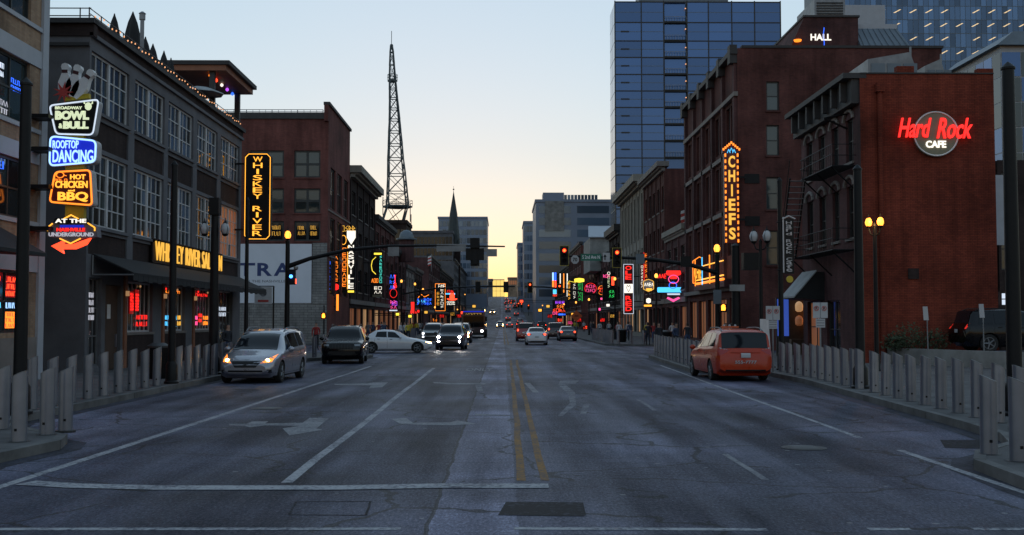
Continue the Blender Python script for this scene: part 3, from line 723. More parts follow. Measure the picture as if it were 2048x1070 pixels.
for px, py, Y in ((1037, 607, 420), (1043, 608, 430), (1022, 606, 520), (1057, 611, 400), (1035, 597, 560)):
    c = at(px, py, Y); o = pole(c.x, Y, c.z - zg(Y) - .3, f'distant red traffic light on the hill, {["left of the group", "upper pair right one", "small far one near the glow", "lowest right one", "topmost one at the crest"][[1037, 1043, 1022, 1057, 1035].index(px)]}', .07, 'traffic_signal', cat='traffic signal')
    signal_head(o, c.x, Y - .3, c.z - .5, 1, True, 1.5)

# no-parking signs on the cafe pavement
for px0, px1, py0, py1, Y, wh in ((1531, 1560, 612, 640, 40.2, 'nearer the orange taxi'), (1625, 1656, 605, 636, 37.0, 'under the black sloping awning')):
    a, b = at(px0, py0, Y), at(px1, py1, Y); cx = (a.x + b.x) / 2
    o = thing('parking_sign', f'white double no parking sign on a post {wh}', 'sign', (cx, Y, .15))
    MB().tube((cx, Y + .03, .15), (cx, Y + .03, a.z), .03).build('post', 'galv', o)
    w = (b.x - a.x) / 2
    for k in (0, 1):
        pn = MB().box((a.x + k * w + .01, Y - .01, b.z), (a.x + (k + 1) * w - .01, Y, a.z)).build('sign_panel', 'sign_white', o)
        f_ = Fr((a.x + (k + .5) * w, Y - .01, b.z + .62 * (a.z - b.z))); r = w * .3
        MB().path([f_.p(r * math.cos(i * math.pi / 6), r * math.sin(i * math.pi / 6), .004) for i in range(12)] + [f_.p(r, 0, .004)], .012, 4).path([f_.p(-r * .7, r * .7, .004), f_.p(r * .7, -r * .7, .004)], .012, 4).build('ring_symbol', 'red_print', pn)
        text('P', 'sign_black', pn, f_, -r * .4, -r * .6, r * .4, r * .6, .001, .004)
    pn = MB().box((a.x + w * .4, Y - .012, b.z - .32), (b.x - w * .4, Y - .002, b.z - .02)).build('sign_panel', 'sign_white', o)
    for k in range(3): MB().box((a.x + w * .5, Y - .016, b.z - .09 - k * .09), (b.x - w * .5, Y - .0125, b.z - .06 - k * .09)).build('print_line', 'grey_print', pn)
# ================================================================== buildings
def wall(parent, fr, W, H, ops, mat, depth=.22, v0=0.0, name='wall', thick=.35):
    """a wall of width W from v0 to H with real openings ops [(u0,v0,u1,v1)] and reveals"""
    us = sorted({0, W, *[q for o in ops for q in (o[0], o[2])]}); vs = sorted({v0, H, *[q for o in ops for q in (o[1], o[3])]})
    m = MB()
    for i in range(len(us) - 1):
        for j in range(len(vs) - 1):
            cu, cv = (us[i] + us[i + 1]) / 2, (vs[j] + vs[j + 1]) / 2
            if any(o[0] < cu < o[2] and o[1] < cv < o[3] for o in ops): continue
            m.face([fr.p(us[i], vs[j]), fr.p(us[i + 1], vs[j]), fr.p(us[i + 1], vs[j + 1]), fr.p(us[i], vs[j + 1])])
    for a, b, c, d in ops:
        P = fr.p
        m.face([P(a, b), P(c, b), P(c, b, -depth), P(a, b, -depth)]); m.face([P(a, d, -depth), P(c, d, -depth), P(c, d), P(a, d)])
        m.face([P(a, b), P(a, b, -depth), P(a, d, -depth), P(a, d)]); m.face([P(c, b, -depth), P(c, b), P(c, d), P(c, d, -depth)])
    return m.build(name, mat, parent)
_PM = {}
def pane_obj(fr, u0, v0, u1, v1, n, mat, parent, name='pane'):
    key = (round(u1 - u0, 3), round(v1 - v0, 3), mat, tuple(round(x, 3) for x in fr.U), tuple(round(x, 3) for x in fr.N))
    if key not in _PM:
        f0 = Fr((0, 0, 0), fr.U, fr.V, fr.N); w, h = u1 - u0, v1 - v0
        _PM[key] = MB().fbox(f0, 0, w, 0, h, -.015, 0).mesh(name, mat)
    return link(name, _PM[key], parent, fr.p(u0, v0, n))
def window(parent, fr, o, depth=.18, mf='black_frame', mg='pane_dark', nx=2, ny=2, fw=.06, mw=.03, each=False, sill=None, name='window', sillmat='trim_stone'):
    a, b, c, d = o; m = MB(); n0, n1 = -depth, -depth + .07
    m.fbox(fr, a, a + fw, b, d, n0, n1); m.fbox(fr, c - fw, c, b, d, n0, n1); m.fbox(fr, a + fw, c - fw, b, b + fw, n0, n1 - .002); m.fbox(fr, a + fw, c - fw, d - fw, d, n0, n1 - .002)
    ia, ic, ib, id_ = a + fw, c - fw, b + fw, d - fw
    for i in range(1, nx): u = lerp(ia, ic, i / nx); m.fbox(fr, u - mw / 2, u + mw / 2, ib, id_, n0, n1 - .012)
    for j in range(1, ny): v = lerp(ib, id_, j / ny); m.fbox(fr, ia, ic, v - mw / 2, v + mw / 2, n0, n1 - .016)
    w = m.build(name, mf, parent)
    if each:
        for i in range(nx):
            for j in range(ny):
                g = mg if not callable(mg) else mg(i, j)
                pane_obj(fr, lerp(ia, ic, i / nx), lerp(ib, id_, j / ny), lerp(ia, ic, (i + 1) / nx), lerp(ib, id_, (j + 1) / ny), n0 + .02 + random.uniform(0, .004), g, w)
    else: MB().fbox(fr, a + .01, c - .01, b + .01, d - .01, n0 - .02, n0 + .02).build('pane', mg, w)
    if sill: MB().fbox(fr, a - .08, c + .08, b - sill, b - .003, -depth, .09).build('sill', sillmat, w)
    return w
def core(parent, x0, x1, y0, y1, z0, z1, mat, inset=.25, roofz=None, name='wall'):
    m = MB().box((x0, y0, z0), (x1, y1, z1)); return m.build(name, mat, parent)

# ---------------------------------------------------------------- saloon (grey framed brick bar on the left)
XL = -15.0
Y0, Y1 = 39.7, 63.0
S = thing('bar_building', 'grey framed brick saloon with tall multi pane windows, awning and roof terrace', 'building', (XL, (Y0 + Y1) / 2, .15))
fr = fr_left(XL, Y0); W = Y1 - Y0
BAY = [atx(px, 400, XL).y - Y0 for px in (178, 255, 267, 327, 335, 385, 393, 434, 441, 478)]
BAY = [(BAY[2 * i], BAY[2 * i + 1]) for i in range(5)]
ops = []
for a, b in BAY: ops += [(a, 9.75, b, 11.9), (a, 5.5, b, 8.25), (a + .0, 8.42, b, 9.45), (a, 4.45, b, 5.25)]
gops = [(.3, .35, 1.6, 3.6), (4.3, 1.55, 7.6, 3.6), (9.2, 1.55, 12.4, 3.6), (14.0, 1.55, 17.2, 3.6), (18.6, .3, 21.6, 3.6), (2.0, .15, 3.7, 3.4)]
wall(S, fr, W, 12.45, ops + gops, 'grey_stucco', .2)
for a, b in BAY:
    for v0, v1 in ((8.42, 9.45), (4.45, 5.25)): MB().fbox(fr, a, b, v0, v1, -.22, -.07).build('spandrel', 'brick_dark', S)
    for (v0, v1, ny) in ((9.75, 11.9, 3), (5.5, 8.25, 4)):
        lit = (a > 18 and v0 < 6)
        mgf = (lambda i, j: random.choice(['pane_warm', 'pane_warm', 'pane_dark', 'pane_warm'])) if lit else (lambda i, j: random.choice(['pane_dark', 'pane_dark', 'pane_teal', 'pane_sky']))  # the paler panes carry sky reflections in their colour
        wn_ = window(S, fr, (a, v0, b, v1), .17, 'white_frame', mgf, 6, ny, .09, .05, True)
        MB().fbox(fr, (a + b) / 2 - .09, (a + b) / 2 + .09, v0 + .09, v1 - .09, -.17, -.075).build('mullion', 'white_frame', wn_)
        MB().fbox(fr, a - .05, b + .05, v0 - .12, v0 - .003, -.1, .1).build('sill', 'grey_stucco', wn_)
MB().fbox(fr, -.02, W + .02, 12.453, 12.82, -.3, .06).build('parapet', 'brick_dark', S)
MB().fbox(fr, -.1, W + .1, 12.82, 13.0, -.4, .2).build('cornice', 'dark_cornice', S); MB().fbox(fr, -.05, W + .05, 12.36, 12.5, .0, .12).build('cornice', 'grey_stucco', S)
core(S, -34, XL - .24, Y0 + .3, Y1, .1, 12.6, 'brick_dark')
sf = fr_front(-34, Y0)                                   # side wall to the alley
wall(S, sf, 34 + XL, 12.36, [(16.0, 6.1, 17.4, 11.0), (16.1, .2, 17.4, 4.4)], 'grey_stucco', .2)
MB().fbox(sf, -0, 34 + XL + .15, 12.37, 12.82, -.3, .05).build('parapet', 'brick_dark', S); MB().fbox(sf, 0, 34 + XL + .2, 12.82, 13.0, -.3, .18).build('cornice', 'dark_cornice', S)
MB().fbox(sf, 0, 34 + XL, 12.0, 12.12, 0, .1).build('cornice', 'dark_cornice', S)
window(S, sf, (16.0, 6.1, 17.4, 11.0), .17, 'white_frame', 'pane_dark', 2, 3, .07, .05, True)
window(S, sf, (16.1, .2, 17.4, 4.4), .17, 'black_frame', 'pane_dark', 2, 3, .07, .05, True)
# shopfront
for k, o in enumerate(gops[1:4]):
    w = window(S, fr, o, .2, 'white_frame', 'pane_dark', 6, 1, .07, .05, True, .1)
    b = MB().fbox(fr, o[0] - .35, o[0] - .05, .15, 3.8, -.01, .07).build('pilaster', 'wood_warm', S)
for o, nx in ((gops[0], 3), (gops[4], 4)): window(S, fr, o, .2, 'grey_metal', 'pane_dark', nx, 3, .07, .05, True)
d = MB().fbox(fr, 2.05, 3.65, .16, 3.38, -.2, -.12).build('door', 'wood_dark', S); MB().fbox(fr, 3.4, 3.46, 1.0, 1.5, -.12, -.06).build('handle', 'steel', d)
MB().fbox(fr, 2.5, 2.85, 2.1, 2.65, -.118, -.10).build('notice', 'white_paint', d)
for o in gops[1:4]: MB().fbox(fr, o[0] - .02, o[2] + .02, .15, 1.43, .003, .06).build('stall_riser', 'brick_dark', S)
# awning: sloping cloth with valance, along almost the whole front
aw = MB(); u0, u1 = .5, W - .2; zt, zb, out = 4.42, 3.72, 1.55
P = fr.p
aw.hexa([P(u0, zb, out), P(u1, zb, out), P(u1, zt, .03), P(u0, zt, .03), P(u0, zb + .06, out + .0), P(u1, zb + .06, out + .0), P(u1, zt + .06, .04), P(u0, zt + .06, .04)])
A = aw.build('awning', 'awning_cloth', S)
vz = MB()
n_ = 40
for i in range(n_):
    a, b = lerp(u0, u1, i / n_), lerp(u0, u1, (i + 1) / n_); vz.fbox(fr, a + .01, b - .01, zb - .22 - .04 * (i % 2), zb - .002, out - .03, out - .01)
vz.build('valance', 'awning_cloth', A)
MB().path([P(u0, zt, .05), P(u0, zb - .02, .05), P(u0, zb - .02, out)], .03).build('awning_frame', 'grey_metal', A)
for s, (a, b) in enumerate(((.1, .3), )):
    pass
sg = MB().fbox(fr, 7.2, 18.9, 4.5, 5.55, .02, .1).build('sign_panel', 'sign_black', S)
text('WHISKEY RIVER SALOON', 'n_gold', sg, fr, 7.5, 4.62, 18.6, 5.45, .1, .06, -.012, spacing=1.12, split=True)
# beer neons in the shop windows
def neon_panel(parent, fr, u0, v0, u1, v1, n, mat, rows=4, seed=0, name='window_neon'):
    rnd = random.Random(seed); m = MB(); h = (v1 - v0) / rows
    for j in range(rows):
        u = u0
        while u < u1 - .05:
            w = rnd.uniform(.05, .16) * (u1 - u0) + .02; k = rnd.random()
            a, b, c, d = u, min(u1, u + w), v0 + h * (j + .18), v0 + h * (j + .82)
            if k < .5: m.path([fr.p(a, c, n), fr.p(a, d, n), fr.p(b, d, n), fr.p(b, c, n)], .009, 4)
            elif k < .8: m.path([fr.p(a, c, n), fr.p((a + b) / 2, d, n), fr.p(b, c, n)], .009, 4)
            else: m.path([fr.p(a, d, n), fr.p(a, c, n), fr.p(b, c, n)], .009, 4)
            u += w + .035
    return m.build(name, mat, parent)
MB().fbox(fr, 5.1, 5.55, 2.3, 3.2, -.14, -.12).build('red_screen', 'screen_red', S)
MB().fbox(fr, 5.75, 6.2, 2.4, 3.3, -.14, -.12).build('red_screen', 'screen_red', S)
for i, (a, b) in enumerate(((5.1, 5.55), (5.75, 6.2))): neon_panel(S, fr, a + .03, 2.42, b - .03, 3.15, -.11, 'n_red', 6, i)
neon_panel(S, fr, 9.6, 3.25, 12.0, 3.42, -.13, 'n_orange', 1, 5); neon_panel(S, fr, 14.3, 3.2, 16.8, 3.4, -.13, 'n_red', 1, 6); neon_panel(S, fr, 15.3, 1.9, 15.9, 2.4, -.13, 'n_red', 2, 66); neon_panel(S, fr, .6, 2.0, 1.2, 3.1, -.13, 'white_neon_dim', 4, 7)
neon_panel(S, fr, 10.4, 1.7, 11.6, 2.3, -.13, 'n_cyan', 2, 8); neon_panel(S, fr, 19.2, 2.2, 20.6, 2.8, -.13, 'n_cool', 2, 9)
for i in range(9):
    u = 4.6 + i * 1.75; MB().lathe(P(u, 3.45, -.12), [(.02, .05), (.05, .0), (.02, -.05)], 8).build('ceiling_lamp', 'pane_lit' if i % 3 else 'n_red', S)
for k, (a, b) in enumerate(((5.9, 7.3), (9.6, 10.3), (11.7, 12.2), (14.4, 15.1), (16.1, 17.0))): neon_panel(S, fr, a, 1.75, b, 2.3, -.13, ['n_red', 'n_cyan', 'n_gold', 'n_pink', 'n_orange'][k], 2, 80 + k)
for k in range(3): MB().fbox(fr, [4.02, 8.92, 13.72][k], [4.18, 9.08, 13.88][k], 3.0, 3.2, .07, .17).build('wall_lantern', 'pane_lit', S)
# roof terrace rail, string lights, umbrellas, canopy
rl = MB()
zr = 13.01
for i in range(int(W / 1.2) + 1): rl.tube(P(i * 1.2, zr, -.05), P(i * 1.2, zr + .42, -.05), .025, n=6)
for dz in (.40, .2): rl.tube(P(0, zr + dz, -.05), P(W, zr + dz, -.05), .018, n=6)
RL = rl.build('railing', 'dark_metal', S)
rl = MB()
for i in range(1): pass
RS = MB()
for dz in (.40, .12): RS.tube(sf.p(5, zr + dz, -.05), sf.p(34 + XL, zr + dz, -.05), .02, n=6)
for i in range(9): RS.tube(sf.p(5 + i * 1.7, zr, -.05), sf.p(5 + i * 1.7, zr + .42, -.05), .025, n=6)
RS.build('railing', 'dark_metal', S)
bl = MB().lathe((0, 0, 0), [(.008, -.035), (.026, -.02), (.028, .015), (.01, .035)], 6).mesh('bulb', 'bulb')
for i in range(52):
    u = .3 + i * (W - .5) / 52; link('bulb', bl, S, P(u, zr + .16 + .1 * math.sin(i * math.pi / 4) ** 2, .06))
def closed_umbrella(x, y, z, h, s, label):
    o = thing('patio_umbrella', label, 'umbrella', (x, y, z), 'closed umbrellas on the saloon roof')
    MB().tube((x, y, z), (x, y, z + h), .03).build('pole', 'dark_metal', o)
    m = MB(); n = 12; prof = [(.34 * s, .42), (.30 * s, .5), (.24 * s, .68), (.15 * s, .86), (.05 * s, .98), (.02, 1.03)]
    k = len(m.v)
    for r, t in prof:
        for i in range(n): a = 2 * math.pi * i / n; q = r * (1 if i % 2 else .68); m.v.append(Vector((x + q * math.cos(a), y + q * math.sin(a), z + h * t)))
    for q in range(len(prof) - 1):
        for i in range(n): j = (i + 1) % n; m.f.append((k + q * n + i, k + q * n + j, k + (q + 1) * n + j, k + (q + 1) * n + i)); m.m.append(0)
    m.build('folded_canopy', 'umbrella_cloth', o)
    MB().lathe((x, y, z), [(.3, 0), (.3, .06), (.06, .12)], 10).build('base', 'dark_metal', o)
for px, ptop, Y, s, lb in ((229, 30, 43.2, .9, 'closed dark umbrella nearest the roof corner of the saloon'), (266, 27, 46.0, 1.35, 'tallest closed dark umbrella on the saloon roof'), (291, 76, 48.6, 1.0, 'closed dark umbrella just past the silver flue on the saloon roof'),
                           (306, 90, 50.3, 1.0, 'fourth closed dark umbrella along the saloon roof'), (328, 104, 52.0, .95, 'fifth closed dark umbrella along the saloon roof'), (342, 118, 53.5, .9, 'closed dark umbrella last before the terrace canopy')):
    Y = 16.1 * F / (1005 - px); c = at(px, ptop, Y); zb = 12.7; closed_umbrella(c.x, Y, zb, c.z - zb, s, lb)
c = at(281, 26, 47.2); c.x = -15.6; fl = thing('flue_pipe', 'silver flue pipe rising behind the saloon roof rail', 'pipe', (c.x, 47.2, 13.0))
MB().tube((c.x, 47.2, 12.9), (c.x, 47.2, c.z - .3), .09).build('pipe', 'galv', fl); MB().lathe((c.x, 47.2, c.z - .3), [(.13, 0), (.13, .25), (.16, .27), (.05, .36)], 10).build('cap', 'galv', fl)
# terrace canopy at the far end
can = thing('roof_canopy', 'flat roofed timber bar canopy on the saloon terrace', 'canopy', (-17, 58, 13.0))
ya, yb = 57.5, 64.0; zc = at(455, 121, 57.5).z - .2; xr = -15.3
MB().box((-27, ya, zc), (xr + .9, yb, zc + .22)).build('roof', 'dark_cornice', can); MB().box((-27, ya + .1, zc - .3), (xr + .7, yb - .1, zc - .003)).build('soffit', 'wood_warm', can)
for x in (-26.5, -21, xr - .1):
    for y in (ya + .5, yb - .5): MB().box((x - .14, y - .14, 12.6), (x + .14, y + .14, zc - .3)).build('post', 'dark_metal', can)
for i in range(6):
    y = ya + .8 + i * 1.2; MB().lathe((xr - .3, y, zc - .42), [(.02, .1), (.09, .04), (.09, -.04), (.02, -.1)], 8).build('coloured_light', ['n_orange', 'n_redhot', 'n_white', 'n_purple', 'n_blue', 'n_cyan'][i], can)
o = thing('open_umbrella', 'pale open umbrella under the terrace canopy', 'umbrella', (-19.5, 57, 13.0)); c = at(400, 175, 57)
MB().tube((c.x, 57, 13), (c.x, 57, c.z), .03).build('pole', 'grey_metal', o); MB().lathe((c.x, 57, c.z - .35), [(1.25, 0), (1.22, .05), (.6, .3), (.02, .42)], 8).build('canopy', 'grey_cloth', o)
# amber blade sign at its far corner
def rect(px0, py0, px1, py1, Y):
    a = at(px0, py1, Y); b = at(px1, py0, Y); return Fr((a.x, Y, a.z)), b.x - a.x, b.z - a.z
def stacked(parent, fr, s, mat, u0, u1, v0, v1, n=.01, depth=.03, bold=.02, gap=.18):
    ch = list(s); k = len(ch); h = (v1 - v0) / k
    for i, c_ in enumerate(ch):
        if c_ == ' ': continue
        top = v1 - i * h; w = (u1 - u0); uu0, uu1 = u0, u1
        if c_ in 'I': uu0, uu1 = u0 + w * .38, u1 - w * .38
        text(c_, mat, parent, fr, uu0, top - h * (1 - gap / 2), uu1, top - h * gap / 2, n, depth, bold, name='letter')
def chamfer(w, h, c): return [(c, 0), (w - c, 0), (w, c), (w, h - c), (w - c, h), (c, h), (0, h - c), (0, c)]
def outline(m, fr, poly, n, r): m.path([fr.p(u, v, n) for u, v in poly], r, 5, True)
B = thing('blade_sign', 'tall black blade sign with amber stacked letters on the saloon corner', 'sign', (-14.3, 62.2, 6.5))
f, w, h = rect(487, 306, 543, 480, 62.0)
pn = MB().prism(f, chamfer(w, h, .2), -.35, 0).build('sign_panel', 'sign_black', B)
m = MB(); outline(m, f, [(u * (w - .12) / w + .06, v * (h - .12) / h + .06) for u, v in chamfer(w, h, .2)], .02, .022); m.build('neon_border', 'n_amber', B)
stacked(B, f, 'WHISKEY RIVER', 'n_amber', w * .33, w * .67, .2, h - .18, .01, .04, .0)
for v in (.6, h - .6): MB().fbox(f, -.9, .02, v - .05, v + .05, -.22, -.12).build('bracket', 'black_metal', B)

# ---------------------------------------------------------------- corner building at the picture's left edge
Y0, Y1 = 18.0, 35.9
C = thing('corner_building', 'tan brick and pale panel corner building with neon signs in its windows', 'building', (XL, 30, .15))
fr = fr_left(XL, Y0); W = Y1 - Y0; ops = []; rows = [(11.5, 13.6), (8.18, 10.17), (5.18, 7.03), (1.66, 3.57)]
cols = [(W - 1.2 - 3.4 * (i + 1) - .5 * i, W - 1.2 - 3.4 * i - .5 * i) for i in range(4)]
for r in rows: ops += [(a, r[0], b, r[1]) for a, b in cols]
wall(C, fr, W, 15.0, ops, 'brick_tan', .2)
for a, b in ((10.17, 10.72), (7.03, 7.56), (3.57, 4.2)): MB().fbox(fr, 0, W - .42, a + .003, b, -.05, .05).build('band_panel', 'light_panel', C)
for v in (11.36, 8.03, 5.04): MB().fbox(fr, 0, W - .42, v, v + .138, -.05, .07).build('sill_band', 'light_panel', C)
MB().fbox(fr, W - .42, W + .02, .15, 15.2, -.3, .09).build('pilaster', 'light_panel', C)
MB().fbox(fr, 0, W - .42, .15, 1.5, -.03, .06).build('base_course', 'trim_stone', C)
for k, r in enumerate(rows):
    for i, (a, b) in enumerate(cols): window(C, fr, (a, r[0], b, r[1]), .16, 'black_frame', (lambda i, j: random.choice(['pane_dark', 'pane_teal'])), 3, 2 if k else 3, .08, .06, True)
core(C, -34, XL - .24, Y0, Y1 - .003, .1, 15, 'brick_tan')
a, b = cols[0]
neon_panel(C, fr, b - 1.9, 9.35, b - 1.45, 9.85, -.13, 'n_cool', 2, 21); neon_panel(C, fr, b - 1.0, 9.1, b - .3, 9.55, -.13, 'n_blue', 2, 22); neon_panel(C, fr, b - 2.2, 8.25, b - 1.1, 8.75, -.13, 'white_neon_dim', 2, 23)
neon_panel(C, fr, b - 2.6, 6.55, b - 1.4, 6.9, -.13, 'n_blue', 1, 24); neon_panel(C, fr, b - 2.7, 5.7, b - 1.6, 6.5, -.13, 'n_orange', 2, 25)
for i, (ua, ub, va, vb, mt) in enumerate(((b - 2.4, b - 1.5, 2.75, 3.4, 'screen_red'), (b - 1.15, b - .25, 2.75, 3.4, 'screen_red'), (b - 1.15, b - .25, 1.8, 2.3, 'n_orange'))):
    MB().fbox(fr, ua, ub, va, vb, -.14, -.12).build('red_screen', mt, C); neon_panel(C, fr, ua, va, ub, vb, -.11, 'n_redhot', 3, 30 + i)
neon_panel(C, fr, b - 2.4, 2.35, b - 1.4, 2.7, -.12, 'n_cyan', 1, 40); neon_panel(C, fr, b - 1.15, 2.35, b - .3, 2.7, -.12, 'n_paleblue', 1, 41); neon_panel(C, fr, b - 2.3, 1.85, b - 1.7, 2.3, -.12, 'n_cool', 2, 42)
aw = MB(); aw.prism(Fr(fr.p(W - 4.6, 4.0, .05), (1, 0, 0), (0, 0, 1), (0, -1, 0)), [(0, 0), (1.6, -.1), (1.6, 0.0), (0, .9)], -1.0, 2.2); aw.build('awning', 'awning_cloth', C)

# stacked neon signs on the corner pilaster
YN = 35.0
def rnd_poly(pts, r, n=4):
    out = []
    k = len(pts)
    for i in range(k):
        p0, p1, p2 = Vector((*pts[i - 1], 0)), Vector((*pts[i], 0)), Vector((*pts[(i + 1) % k], 0))
        a = p1 + (p0 - p1).normalized() * r; b = p1 + (p2 - p1).normalized() * r
        for j in range(n + 1):
            t = j / n; q = a * (1 - t) ** 2 + p1 * 2 * t * (1 - t) + b * t * t; out.append((q.x, q.y))
    return out
def inset(poly, d):
    cx = sum(p[0] for p in poly) / len(poly); cy = sum(p[1] for p in poly) / len(poly)
    sx = max(abs(p[0] - cx) for p in poly); sy = max(abs(p[1] - cy) for p in poly)
    return [(cx + (u - cx) * (1 - d / sx), cy + (v - cy) * (1 - d / sy)) for u, v in poly]
def f0(Y): return Fr((0, Y, 0))
def pp(Y, pts): return [(at(x, y, Y).x, at(x, y, Y).z) for x, y in pts]
T = thing('neon_sign', 'white edged dark neon sign crowned with three bowling pins', 'sign', (-14.2, YN, 8.5), 'stacked neon signs on the pilaster')
poly = rnd_poly(pp(YN, [(112, 268), (186, 270), (198, 199), (99, 211)]), .14); F0 = f0(YN)
MB().prism(F0, poly, -.4, 0).build('sign_body', 'sign_white', T); MB().prism(F0, inset(poly, .05), 0.0, .01).build('sign_face', 'sign_black', T)
m = MB(); outline(m, F0, poly, .02, .025); m.build('neon_border', 'n_cool', T)
def ptext(s, mat, parent, px0, py0, px1, py1, Y, n=.02, bold=.025, depth=.03, **k):
    a, b = at(px0, py1, Y), at(px1, py0, Y); return text(s, mat, parent, f0(Y), a.x, a.z, b.x, b.z, n, depth, bold, **k)
ptext('BROADWAY', 'n_cream', T, 111, 213, 165, 219, YN); ptext('BOWL', 'n_cream', T, 111, 222, 179, 240, YN, bold=.06, split=True); ptext('&', 'n_cream', T, 118, 247, 126, 257, YN); ptext('BULL', 'n_cream', T, 127, 243, 178, 258, YN, bold=.06, split=True)
a = at(177, 211, YN); m = MB(); m.prism(F0, [(a.x + .11 * math.cos(t * .628), a.z - .03 + .13 * math.sin(t * .628)) for t in range(10)], .012, .03)
for k in (-1, 1): m.prism(F0, [(a.x + k * .09, a.z + .03), (a.x + k * .15, a.z + .06), (a.x + k * .14, a.z + .15), (a.x + k * .11, a.z + .1)][::k], .012, .03)
m.build('bull_head', 'n_cream', T)
pin = [(.0, -.5), (.13, -.5), (.2, -.25), (.2, -.08), (.1, .18), (.085, .28), (.12, .40), (.09, .48), (.0, .51)]
def pinmesh(cx, cz, ang, s, parent):
    pts = pin + [(-u, v) for u, v in reversed(pin[1:-1])]; c, sn = math.cos(ang), math.sin(ang)
    tr = lambda u, v: (cx + s * (u * c - v * sn), cz + s * (u * sn + v * c))
    o = MB().prism(F0, [tr(u, v) for u, v in pts], -.3, -.05).build('bowling_pin', 'white_paint', parent)
    MB().prism(F0, [tr(u, v) for u, v in ((-.09, .2), (.09, .2), (.085, .3), (-.085, .3))], -.048, -.04).build('pin_stripe', 'sign_maroon', o)
for px, py, an, s in ((128, 158, 0, 1.05), (146, 160, -.25, 1.05), (164, 166, -.6, 1.05)):
    q = at(px, py, YN); pinmesh(q.x, q.z, an, s, T)
q = at(126, 184, YN); st = [(q.x + (.34 if i % 2 == 0 else .12) * math.cos(i * math.pi / 9), q.z + (.34 if i % 2 == 0 else .12) * math.sin(i * math.pi / 9)) for i in range(18)]
MB().prism(F0, st, -.04, 0).build('starburst', 'red_print', T); MB().prism(F0, pp(YN, [(126, 201), (176, 195), (176, 186), (130, 193)]), -.25, -.06).build('yellow_band', 'sign_yellow', T)
T2 = thing('neon_sign', 'glowing blue neon sign for rooftop dancing', 'sign', (-14.2, YN, 7), 'stacked neon signs on the pilaster')
poly = rnd_poly(pp(YN, [(97, 334), (193, 326), (195, 280), (99, 270)]), .18)
MB().prism(F0, poly, -.4, 0).build('sign_body', 'sign_white', T2); MB().prism(F0, inset(poly, .03), 0, .01).build('sign_face', 'n_deepblue', T2); m = MB(); outline(m, F0, inset(poly, .04), .03, .03); m.build('neon_border', 'n_paleblue', T2)
ptext('ROOFTOP', 'n_paleblue', T2, 106, 281, 158, 297, YN, bold=.01, split=True); ptext('DANCING', 'n_paleblue', T2, 106, 300, 187, 325, YN, bold=.015, split=True)
T3 = thing('neon_sign', 'red neon sign with orange lettering for hot chicken', 'sign', (-14.2, YN, 5.8), 'stacked neon signs on the pilaster')
poly = rnd_poly(pp(YN, [(97, 406), (187, 413), (183, 338), (109, 342)]), .14)
MB().prism(F0, poly, -.4, 0).build('sign_body', 'sign_white', T3); MB().prism(F0, inset(poly, .03), 0, .01).build('sign_face', 'sign_red', T3); m = MB(); outline(m, F0, inset(poly, .04), .03, .028); m.build('neon_border', 'n_orange', T3)
ptext('HOT', 'n_amber', T3, 141, 349, 172, 359, YN, split=True); ptext('CHICKEN', 'n_amber', T3, 111, 362, 176, 376, YN, split=True); ptext('and', 'n_amber', T3, 137, 379, 150, 383, YN); ptext('BBQ', 'n_amber', T3, 116, 384, 177, 404, YN, bold=.03, split=True); q = at(111, 364, YN); q2 = at(137, 357, YN); neon_panel(T3, F0, q.x, q.z, q2.x, q2.z, .04, 'n_orange', 1, 91, 'neon_script')
m = MB(); q = at(121, 350, YN); m.path([(q.x + .12 * math.cos(t * .52), YN - .03, q.z + .09 * math.sin(t * .52)) for t in range(12)], .015, 4, True); m.path([(q.x + .1, YN - .03, q.z), (q.x + .2, YN - .03, q.z - .03)], .015, 4); m.build('pan_symbol', 'n_orange', T3)
T4 = thing('neon_sign', 'grey diamond neon sign with a glowing red arrow below', 'sign', (-14.2, YN, 4.7), 'stacked neon signs on the pilaster')
MB().prism(F0, pp(YN, [(95, 473), (118, 476), (142, 487), (165, 476), (195, 474), (193, 453), (178, 446), (106, 446), (96, 455)]), -.35, 0).build('sign_body', 'sign_grey', T4)
MB().prism(F0, pp(YN, [(128, 438), (158, 438), (143, 430)]), -.2, .0).build('peak_panel', 'sign_grey', T4); m = MB(); m.path([(x, YN - .03, z) for x, z in pp(YN, [(128, 438), (143, 430), (158, 438)])], .022, 5); m.path([(x, YN - .03, z) for x, z in pp(YN, [(96, 462), (96, 455), (106, 447)])], .022, 5); m.path([(x, YN - .03, z) for x, z in pp(YN, [(176, 446), (190, 455), (190, 462)])], .022, 5); m.path([(x, YN - .03, z) for x, z in pp(YN, [(120, 477), (142, 487), (162, 477)])], .022, 5); m.build('neon_border', 'n_amber', T4)
m = MB()
for i in range(7):
    q = at(115 + i * 9.6, 442, YN); m.lathe((q.x, YN - .0, q.z), [(.1, 0), (.1, .04)], 12, (0, -1, 0))
m.build('letter_disc', 'sign_black', T4); ptext('AT THE', 'n_white', T4, 112, 438, 174, 446, YN, n=.05, split=True); ptext('UNDERGROUND', 'white_neon_dim', T4, 98, 465, 188, 473, YN, split=True); ptext('NASHVILLE', 'n_red', T4, 114, 456, 171, 463, YN); MB().prism(F0, pp(YN, [(120, 455), (168, 455), (168, 450), (120, 450)]), .004, .012).build('blue_band', 'n_deepblue', T4)
MB().prism(F0, pp(YN, [(103, 492), (127, 507), (124, 498), (150, 498), (172, 489), (181, 476), (163, 482), (148, 488), (126, 488), (129, 480)]), -.12, .03).build('arrow', 'n_redhot', T4)
for k, (py0, th) in enumerate(((235, T), (300, T2), (375, T3), (458, T4))):
    a = at(100, py0, YN); MB().box((XL - .02, YN - .35, a.z - .06), (a.x + .1, YN + .38, a.z + .06)).build('bracket', 'black_metal', th)
